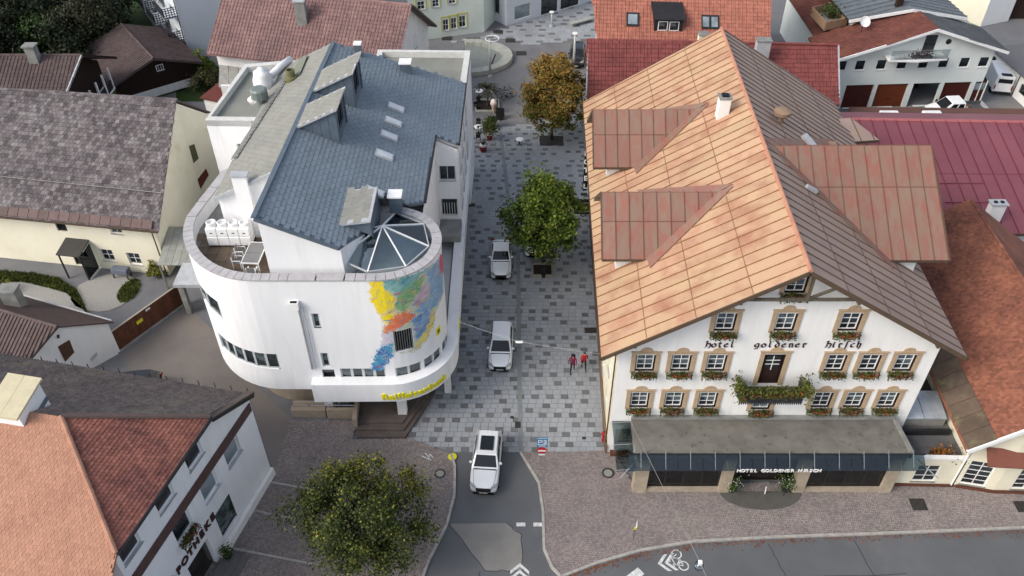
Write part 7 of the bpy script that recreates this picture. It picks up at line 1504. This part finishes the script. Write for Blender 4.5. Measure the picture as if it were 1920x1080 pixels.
p = G(1018, 497); tree('street_tree', 'full green maple tree standing in the planter in the middle of the street', (p.x, p.y+.15, .1), 2.4, (-.15, 0, 5.0), (3.05, 3.0, 3.0), [LG1, LG2, LG3], 20000, .24, 21, clumps=120, spread=.125, pick=lambda q, r: (2 if r.random() < .22+.05*q.z else (0 if r.random() < .62+.08*q.z else 1)), egg=.35)
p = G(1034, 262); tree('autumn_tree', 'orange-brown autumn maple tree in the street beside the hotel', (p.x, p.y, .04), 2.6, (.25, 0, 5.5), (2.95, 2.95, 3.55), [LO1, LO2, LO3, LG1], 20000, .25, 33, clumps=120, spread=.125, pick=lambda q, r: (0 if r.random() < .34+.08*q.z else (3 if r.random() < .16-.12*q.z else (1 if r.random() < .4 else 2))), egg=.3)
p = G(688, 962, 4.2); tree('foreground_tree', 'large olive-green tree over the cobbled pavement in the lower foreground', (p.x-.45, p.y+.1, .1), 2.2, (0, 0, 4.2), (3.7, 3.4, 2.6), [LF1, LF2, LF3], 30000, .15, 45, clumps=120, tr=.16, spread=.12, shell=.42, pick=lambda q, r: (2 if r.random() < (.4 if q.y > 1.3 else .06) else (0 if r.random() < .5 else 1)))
# the small wood at the back left: every tree for itself
LW1, LW2, LW3, LW4 = leafm('wood_dark_green', S(40, 50, 26), S(28, 38, 20)), leafm('wood_deep_green', S(28, 40, 22), S(22, 30, 17)), leafm('wood_bright_green', S(54, 80, 28), S(42, 64, 24)), leafm('wood_grey_green', S(58, 60, 38), S(46, 50, 32))
WT = [(10, 62, 'leftmost dark tree of the small wood, lower row', 0, 3.4), (48, 40, 'dark rounded tree second from left in the wood', 0, 3.6), (78, 72, 'bright green bushy tree at the front of the wood', 2, 2.6), (108, 62, 'bright green small tree right of the bushiest one in the wood', 2, 2.2), (160, 42, 'grey-green thin-branched tree at the right end of the wood', 3, 3.6), (190, 30, 'dark tree at the right end of the wood beside the lawn', 1, 2.8), (30, 5, 'deep dark tree at the back left of the wood', 1, 4.2), (90, 8, 'deep dark tree at the back middle of the wood', 1, 4.2), (145, 0, 'deep dark tree at the back right of the wood', 1, 4.0), (-30, 30, 'dark tree cut by the left picture edge in the wood', 0, 4.0), (190, -30, 'farthest dark tree behind the lawn', 1, 4.2), (125, 90, 'low dark bushy tree in front of the grey-green one', 0, 2.4), (20, 88, 'low dark bush-like tree behind the brown roof', 1, 2.4)]
for k, (u, v, lb, mi, r_) in enumerate(WT):
    z = 1.6+r_*.8; p = G(u, v, z); tree('wood_tree', lb, (p.x, p.y, -.02), z*.5, (0, 0, z), (r_, r_, r_*1.05), [[LW1, LW2], [LW2, LW1], [LW3, LW1], [LW4, LW1]][mi], 4200, .34, 60+k, clumps=46, tr=.2, spread=.2, shell=.4, group='trees of the small wood', pick=lambda q, r: 0 if r.random() < .62+.1*q.z else 1)
def shrub(name, label, p, r_, h, mats, n, ls, seed, cat='shrub', group=None):
    return tree(name, label, p, h*.3, (0, 0, h*.55), (r_, r_, h*.5), mats, n, ls, seed, clumps=22, tr=.05, shell=.3, spread=.24, cat=cat, group=group)
p = G(398, 120); shrub('light_shrub', 'light green shrub between the barn and the sheet-roof shed', (p.x, p.y-3, 0), 1.1, 2.6, [LG3, LG1], 1500, .22, 71)
p = G(392, 158); shrub('brown_shrub', 'brownish round shrub beside the barn corner', (p.x, p.y-1, 0), 1.6, 2.2, [leafm('brown_green_leaf', S(96, 92, 50), S(74, 74, 40)), LW4], 1800, .2, 72)
p = G(303, 500); shrub('yellowing_shrub', 'yellowing shrub at the corner of the yellow house by the fence', (p.x, p.y-1.2, 0), .7, 1.3, [LF3, LF1], 700, .18, 73)
p = G(5, 548); shrub('garden_shrub', 'small yellow-green shrub at the left picture edge by the gravel', (p.x, p.y, 0), .8, 1.0, [LF3, LF1], 600, .18, 74)
# planters of the street trees
for (u, v, nm, lb) in ((1017, 510, 'tree_planter', 'square planter with pale rim under the green street tree'),):
    p = G(u, v); t = thing(nm, lb, 'planter', (p.x, p.y, .03)); MB().box(-.75, .75, -.6, .75, .0, .12).build('soil', mat('dark_soil', S(48, 40, 36), rough=.95, bump=.5), t)
    for a, b in (((-.82, -.67), (.82, -.67)), ((.82, -.67), (.82, .82)), ((.82, .82), (-.82, .82)), ((-.82, .82), (-.82, -.67))): MB().bar((*a, .12), (*b, .12), .14, .24).build('rim', mat('pale_planter_rim', S(150, 144, 134), rough=.8), t)
p = G(1034, 264); t = thing('tree_grate', 'dark square iron grate around the autumn tree', 'grate', (p.x, p.y, .034))
for k in range(10): MB().box(-1.2, 1.2, -.95+k*.19, -.8+k*.19, 0, .02).build('slat', GRATE, t)
# ================================================================ people
SKIN = mat('skin', S(196, 150, 124), rough=.6); HAIRD = mat('dark_hair', S(40, 30, 26), rough=.7)
def person(label, loc, rz, coat, trousers, stride, hair=None, sleeve_in=.0):
    t = thing('person', label, 'person', loc, rz, 'people walking in the street'); V, E, Rr = [], [], []
    def add(p, r, to=None): V.append(p); Rr.append(r if isinstance(r, tuple) else (r, r)); k = len(V)-1; (E.append((to, k)) if to is not None else None); return k
    pel = add((0, 0, .95), (.16, .115)); wa = add((0, 0, 1.1), (.145, .1), pel); ch = add((0, -.01, 1.32), (.175, .115), wa); nk = add((0, 0, 1.5), (.055, .055), ch); hd = add((0, -.02, 1.6), (.082, .095), nk); ht = add((0, -.01, 1.72), (.075, .088), hd); add((0, -.115, 1.615), .016, hd)
    for s in (-1, 1):
        f = stride*s; hp = add((s*.09, 0, .88), .088, pel); kn = add((s*.1, -f*.22, .5), .062, hp); an = add((s*.1, -f*.3+.06*(f > 0), .1), .042, kn); add((s*.11, -f*.3-.14, .05), (.042, .032), an)
        sh = add((s*.19, 0, 1.42), .062, ch); el = add((s*(.25+sleeve_in), f*.12, 1.17), .046, sh); wr_ = add((s*.25, f*.2-.05, .95), .034, el); pm = add((s*.25, f*.22-.07, .88), (.036, .022), wr_)
        for k in range(4): a = add((s*(.235+.0), f*.22-.1+k*.02, .83), .0095, pm); add((s*.235, f*.22-.1+k*.019-.005, .78+.006*abs(k-1.5)), .008, a)
        a = add((s*.225, f*.22-.11, .86), .01, pm); add((s*.215, f*.22-.13, .82), .008, a)
    me = bpy.data.meshes.new('body'); me.from_pydata(V, E, []); o = bpy.data.objects.new('body', me); COL.objects.link(o)
    md = o.modifiers.new('skin', 'SKIN'); sb = o.modifiers.new('sub', 'SUBSURF'); sb.levels = 2; sb.render_levels = 2
    for i, r in enumerate(Rr): me.skin_vertices[0].data[i].radius = r; me.skin_vertices[0].data[i].use_root = (i == 0)
    bpy.context.view_layer.update(); m2 = bpy.data.meshes.new_from_object(o.evaluated_get(bpy.context.evaluated_depsgraph_get())); bpy.data.objects.remove(o)
    m2.materials.clear()
    for m in (SKIN, coat, trousers, BLKP, hair or HAIRD): m2.materials.append(m)
    for p in m2.polygons:
        c = p.center; p.use_smooth = True
        p.material_index = 3 if c.z < .12 else (4 if (c.z > 1.66 or (c.z > 1.52 and c.y > .0)) else (0 if (c.z > 1.5 or (c.z < .93 and abs(c.x) > .2)) else (1 if (c.z > .92 or abs(c.x) > .21) else 2)))
    link(m2, 'body', t)
    h_ = MB().lathe([(.06, 1.6), (.104, 1.66), (.108, 1.73), (.085, 1.8), (.03, 1.83), (.001, 1.832)], 12, (0, .012, 0)); h_.build('hair', hair or HAIRD, t, smooth=True)
    return t
RED = mat('red_jacket', S(176, 34, 44), rough=.8); PINK = mat('magenta_jacket', S(124, 34, 70), rough=.8); DKT = mat('dark_trousers', S(30, 30, 36), rough=.85)
p = G(1094, 692, .03); person('person in a red jacket and dark trousers walking by the hotel', (p.x, p.y, .034), R(8), RED, DKT, .8)
p = G(1073, 697, .03); q = person('person in a magenta jacket with a dark backpack, left of the red jacket', (p.x, p.y, .034), R(-8), PINK, DKT, -.9)
bp2 = thing('backpack', 'dark backpack carried by the person in the magenta jacket', 'backpack', (p.x+.02, p.y+.19, 1.15), R(-8)); MB().box(-.15, .15, -.02, .14, 0, .42).build('bag', mat('dark_bag', S(44, 36, 50), rough=.85), bp2, bevel=.05); MB().box(-.11, .11, .14, .2, .05, .22).build('pocket', MATS['dark_bag'], bp2, bevel=.02)
# ================================================================ street furniture
def post(t, h, r=.05, m=None, name='pole'): return MB().tube([(0, 0, 0), (0, 0, h)], r, 10).build(name, m or LGREY, t)
def lamp_post(label, u, v, vtop, ring):
    p = G(u, v); h = GY(u, vtop, p.y).z; t = thing('lamp_post', label, 'lamp post', (p.x, p.y, 0), group='lamp posts on the plaza'); MB().tube([(0, 0, 0), (0, 0, h)], .16, 12, 0, .09).build('pole', LGREY, t, smooth=True); MB().lathe([(.24, 0), (.24, .25), (.16, .3)], 12).build('base', LGREY, t)
    if ring: MB().tube([(.75*math.cos(2*math.pi*k/24)+.3, .75*math.sin(2*math.pi*k/24), h+.05) for k in range(25)], .045, 6).build('ring_light', WHITEP, t); MB().bar((-.4, 0, h+.03), (1.0, 0, h+.03), .05, .05).build('arm', LGREY, t)
    else: MB().lathe([(.1, h), (.3, h+.05), (.3, h+.14), (.001, h+.16)], 14).build('lamp_head', WHITEP, t)
lamp_post('tall pale lamp post with ring light beside the round fountain', 919, 145, 73, True); lamp_post('pale lamp post in front of the black parked car', 1075, 128, 64, False); lamp_post('slim lamp post on the far plaza before the shop', 1034, 50, 24, False)
# fountain basin with curved bench wall
fo = thing('fountain', 'curved pale stone fountain basin on the plaza behind the bank', 'fountain', (-4.6, 91.2, 0), world=True)
STN = mat('pale_fountain_stone', S(166, 168, 160), S(150, 152, 146), scale=1, rough=.85); fc = (-4.9, 91.2)
k_ = 14
for k in range(k_):
    a0, a1 = R(-100+200*k/k_), R(-100+200*(k+.97)/k_); P = [(fc[0]+r_*1.16*math.cos(a), fc[1]+r_*math.sin(a)) for r_, a in ((3.3, a0), (4.3, a0), (4.3, a1), (3.3, a1))]; MB().prism(P, 0, .55).build('bench_stone', STN, fo, bevel=.03)
MB().prism([(fc[0]+3.3*1.16*math.cos(R(-100+10*k)), fc[1]+3.3*math.sin(R(-100+10*k))) for k in range(21)], 0, .08).build('basin_floor', mat('wet_basin', S(128, 134, 130), S(116, 122, 120), rough=.3), fo)
MB().tube([(-2.4, 89.5, .1), (-1.9, 90.6, .9)], .08, 8).build('water_spout', DARK, fo)
bn_ = thing('plaza_bench', 'long pale bench on the far plaza beside the orange-roofed house', 'bench', tuple(G(1090, 45)), R(30)); MB().box(-1.6, 1.6, -.35, .35, .4, .5).build('seat', STN, bn_); MB().box(-1.4, -1.0, -.25, .25, 0, .4).build('leg', GREYC, bn_); MB().box(1.0, 1.4, -.25, .25, 0, .4).build('leg', GREYC, bn_)
# suspended lamps on wires
def wire(t, a, b, sag, n=14): return MB().tube([Vector(a)+(Vector(b)-Vector(a))*(k/n)-Vector((0, 0, sag*4*(k/n)*(1-k/n))) for k in range(n+1)], .009, 5).build('wire', mat('grey_wire', S(170, 172, 172), rough=.5), t)
wa_, wb_ = Vector((-4.25, 41.6, 8.6)), Vector((6.2, 34.45, 9.2)); c_ = (wa_+wb_)/2
a, b = G(852, 600, 8.2), G(1128, 664, 9.3); hl_ = thing('hanging_lamp', 'white street lamp hanging on a wire between bank and hotel', 'street lamp', tuple(G(971, 640, 8.1)), world=True)
lp = G(971, 641, 8.1); MB().hexa([lp+Vector(q) for q in ((-.06, -.07, -.08), (.3, -.07, -.08), (.3, .07, -.08), (-.06, .07, -.08), (-.16, -.1, .02), (.33, -.1, .02), (.33, .1, .02), (-.16, .1, .02))]).build('lamp_body', WHITEP, hl_, bevel=.03); wire(hl_, a, lp+Vector((0, 0, .06)), .05); wire(hl_, lp+Vector((0, 0, .06)), b, .05)
a, lp, b = G(1178, 782, 3.9), G(1312, 1056, 6.2), G(1345, 1130, 6.6); h2 = thing('hanging_lamp', 'grey glass street lamp hanging on a wire over the main road', 'street lamp', tuple(lp), world=True)
MB().lathe([(.05, .0), (.2, -.06), (.24, -.3), (.2, -.42), (.001, -.46)], 14, tuple(lp)).build('lamp_glass', CLEAR, h2, smooth=True); MB().box(lp.x-.08, lp.x+.12, lp.y-.1, lp.y+.1, lp.z-.02, lp.z+.16).build('lamp_housing', WHITEP, h2, bevel=.02); wire(h2, a, lp+Vector((0, 0, .1)), .0); wire(h2, lp+Vector((0, 0, .1)), b, 0)
# signs
p = G(1015, 872, .1); sn = thing('traffic_sign', 'blue parking sign above a no-entry sign at the mouth of the street', 'road sign', (p.x, p.y, .1)); post(sn, 2.95, .03, STEEL)
BLU = mat('sign_blue', S(44, 116, 160), rough=.5); NRED = mat('sign_red', S(176, 30, 44), rough=.5)
MB().box(-.34, .34, -.06, -.035, 1.95, 2.9).build('parking_panel', BLU, sn); pw_ = MB()
for (x0, x1, z0, z1) in ((-.3, .3, 2.8, 2.83), (-.27, -.21, 2.3, 2.65), (-.27, .02, 2.59, 2.65), (-.27, .0, 2.43, 2.48), (-.04, .02, 2.43, 2.65), (.08, .28, 2.45, 2.5), (.08, .28, 2.3, 2.36), (.22, .28, 2.3, 2.65), (.08, .28, 2.6, 2.65)): pw_.box(x0, x1, -.07, -.061, z0, z1)
pw_.box(-.31, .31, -.068, -.0605, 2.2, 2.24); pw_.build('panel_print', WHITEP, sn); MB().box(-.22, .22, -.068, -.0605, 2.05, 2.1).build('panel_line', WHITEP, sn)
MB().lathe([(.001, -.02), (.32, -.02), (.32, .0), (.001, .0)], 20).build('no_entry_disc', NRED, sn, loc=(0, -.04, 1.58)).rotation_euler = (math.pi/2, 0, 0); MB().box(-.25, .25, -.075, -.0625, 1.52, 1.64).build('white_bar', WHITEP, sn, loc=(0, 0, 0)); MB().box(-.2, .2, -.06, -.035, 1.1, 1.22).build('small_plate', PLATE, sn)
p = G(1131, 826, .03); hy = thing('fire_hydrant', 'red fire hydrant at the hotel corner', 'hydrant', (p.x, p.y, .03)); RDH = mat('hydrant_red', S(150, 28, 34), rough=.5); MB().lathe([(.13, 0), (.13, .08), (.1, .1), (.1, .62), (.15, .64), (.16, .78), (.1, .88), (.001, .9)], 14).build('barrel', RDH, hy, smooth=False); MB().tube([(-.2, 0, .66), (.2, 0, .66)], .06, 8).build('outlets', RDH, hy); MB().tube([(0, 0, .88), (0, 0, .96)], .03, 6).build('valve_nut', DARK, hy)
p = G(974, 271); bo_ = thing('bollard', 'dark bollard with white disc top in the upper street', 'bollard', (p.x, p.y, .03)); MB().lathe([(.09, 0), (.08, .5), (.1, .52)], 12).build('stem', DARK, bo_); MB().lathe([(.12, .5), (.38, .56), (.38, .6), (.001, .63)], 16).build('disc_top', WHITEP, bo_)
p = G(1019, 519); bi = thing('litter_bin', 'dark round litter bin in front of the tree planter', 'litter bin', (p.x, p.y, .034)); MB().lathe([(.2, 0), (.22, .75), (.2, .8)], 14).build('bin_body', BLKP, bi); MB().lathe([(.2, .8), (.24, .86), (.24, .92), (.12, .98), (.001, .98)], 14).build('bin_lid', DARK, bi)
p = G(1187, 1012, .1); mk = thing('marker_flag', 'small white pennant on a thin pole in the cobbled pavement', 'flag', (p.x, p.y, .1)); post(mk, 1.5, .015, DARK); MB().slab([(0, -.02, 1.35), (.12, -.02, 1.3), (.06, -.02, 2.1)], (0, .03, 0)).build('pennant', WHITEP, mk); MB().box(-.06, .08, -.05, .03, 1.15, 1.35).build('yellow_clip', mkp, mk)
MB().tube([G(1434, 926, .15), G(1437, 913, .9)], .035, 6).build('white_post', WHITEP, None, loc=None); o = bpy.data.objects['white_post']; tag(o, 'thin white post standing in the hotel entrance', 'post')
# cafe beside the bank
def cafe_table(label, u, v):
    p = G(u, v); t = thing('cafe_table', label, 'table', (p.x, p.y, .03), group='cafe tables by the bank'); MB().lathe([(.001, .74), (.16, .74), (.16, .76), (.45, .76), (.46, .73), (.001, .72)], 18).build('table_top', WHITEP, t); MB().lathe([(.001, .77), (.15, .772), (.15, .79), (.001, .8)], 12).build('ashtray', BLKP, t); MB().tube([(0, 0, 0), (0, 0, .72)], .04, 8).build('stem', DARK, t); MB().lathe([(.28, 0), (.26, .04), (.001, .05)], 14).build('foot', DARK, t)
def cafe_chair(label, u, v, rz):
    p = G(u, v); c = thing('cafe_chair', label, 'chair', (p.x, p.y, .03), rz, 'dark cafe chairs by the bank'); MB().box(-.22, .22, -.22, .22, .43, .47).build('seat', BLKP, c, bevel=.02); MB().box(-.22, .22, .2, .24, .5, .86).build('backrest', BLKP, c, bevel=.02)
    for x in (-.2, .2):
        for y in (-.2, .2): MB().box(x-.02, x+.02, y-.02, y+.02, 0, .5 if y > 0 else .43).build('leg', DARK, c)
cafe_table('white round cafe table farther from the camera, by the bank wall', 898, 182); cafe_table('white round cafe table nearer the red pots, by the bank wall', 897, 250)
for lb, u, v, rz in (('dark chair on the near side of the farther cafe table', 897, 194, 180), ('dark chair on the right of the farther cafe table', 907, 184, -90), ('dark chair on the far side of the farther cafe table', 901, 172, 0), ('dark chair on the far side of the nearer cafe table', 897, 238, 0), ('dark chair on the near side of the nearer cafe table', 897, 264, 180), ('dark chair standing alone between the two cafe tables', 894, 206, 40)): cafe_chair(lb, u, v, R(rz))
POT = mat('red_pot', S(128, 40, 44), S(110, 34, 38), rough=.7)
def pot_plant(label, u, v, r_, h, mats, seed, n=420, dia=.36):
    p = G(u, v); t = thing('potted_plant', label, 'potted plant', (p.x, p.y, .03), group='potted plants of the cafe'); MB().lathe([(dia*.68, 0), (dia, .62), (dia*1.08, .62), (dia*1.08, .72), (dia*.9, .72), (dia*.88, .6), (.001, .6)], 16).build('pot', POT, t); MB().lathe([(dia*1.09, .64), (dia*1.12, .64), (dia*1.12, .7), (dia*1.09, .7)], 16).build('rim_band', WHITEP, t)
    rn = random.Random(seed); leafcloud(n, lambda r: (r.gauss(0, r_), r.gauss(0, r_), .75+h*.5+r.gauss(0, h*.28)), .2, rn).build('foliage', mats, t, fix=False, kind='stuff')
pot_plant('red pot with little growth at the near corner of the cafe', 906, 283, .12, .2, LW4, 1, 60, .42); pot_plant('large yellow-green bushy plant in a red pot by the cafe', 918, 262, .42, 1.5, LF1, 2, 900); pot_plant('red pot with a flat dark plant beyond the bushy one', 923, 240, .25, .5, LW1, 3)
p = G(914, 200); pm = thing('palm_planter', 'tall dark palm-like plant in a white-rimmed planter bed by the cafe', 'planter', (p.x, p.y, .02), world=False)
MB().box(-1.1, 1.1, -1.1, 1.1, 0, .1).build('soil', mat('planter_soil', S(40, 34, 32), rough=.95), pm)
for a, b in (((-1.2, -1.2), (1.2, -1.2)), ((1.2, -1.2), (1.2, 1.2)), ((1.2, 1.2), (-1.2, 1.2)), ((-1.2, 1.2), (-1.2, -1.2))): MB().bar((*a, .12), (*b, .12), .14, .24).build('rim', STN, pm)
fr = MB(); rn = random.Random(17)
for k in range(26):
    a = rn.uniform(0, 6.28); l_ = rn.uniform(.9, 1.5); z0 = rn.uniform(1.9, 2.5); P = [Vector((math.cos(a)*l_*s, math.sin(a)*l_*s, z0+.9*s-1.1*s*s)) for s in (0, .35, .7, 1)]
    for A, B in zip(P[:-1], P[1:]): w_ = Vector((-math.sin(a), math.cos(a), 0))*.11; fr.face([A-w_, B-w_*.8, B+w_*.8, A+w_])
fr.build('fronds', LW4, pm, fix=False, kind='stuff'); MB().tube([(0, 0, .1), (.05, 0, 1.2), (0, 0, 2.3)], .1, 8, 0, .07).build('trunk', BARK, pm)
p = G(926, 213); ic = thing('ice_cream_display', 'large ice-cream cone display figure beside the planter bed', 'display figure', (p.x, p.y, .02)); MB().lathe([(.06, 0), (.08, .1), (.3, 1.0), (.28, 1.02)], 14).build('cone', mat('wafer_tan', S(196, 172, 150), rough=.7), ic); MB().lathe([(.28, 1.0), (.36, 1.15), (.34, 1.4), (.2, 1.6), (.001, 1.68)], 14).build('scoop', mat('pink_scoop', S(196, 150, 156), S(226, 222, 214), scale=5, rough=.6), ic, smooth=True)
p = G(938, 222); ab = thing('menu_board', 'black menu board standing at the end of the bicycle rack', 'sign', (p.x, p.y, .02), R(-10)); MB().hexa([(-.4, -.35, 0), (.4, -.35, 0), (.4, -.3, 0), (-.4, -.3, 0), (-.4, -.05, 1.2), (.4, -.05, 1.2), (.4, 0, 1.2), (-.4, 0, 1.2)]).build('front_panel', BLACK, ab); MB().hexa([(-.4, .3, 0), (.4, .3, 0), (.4, .35, 0), (-.4, .35, 0), (-.4, .02, 1.2), (.4, .02, 1.2), (.4, .07, 1.2), (-.4, .07, 1.2)]).build('rear_panel', BLACK, ab)
for (u, v, nm) in ((838, 72, 'a'), (884, 75, 'b'), (957, 76, 'c'), (934, 60, 'd'), (977, 100, 'e')):
    c = G(u, v); MB().box(c.x-.6, c.x+.6, c.y-.5, c.y+.5, .0, .045).build('drain_cover', GRATE, plaza)
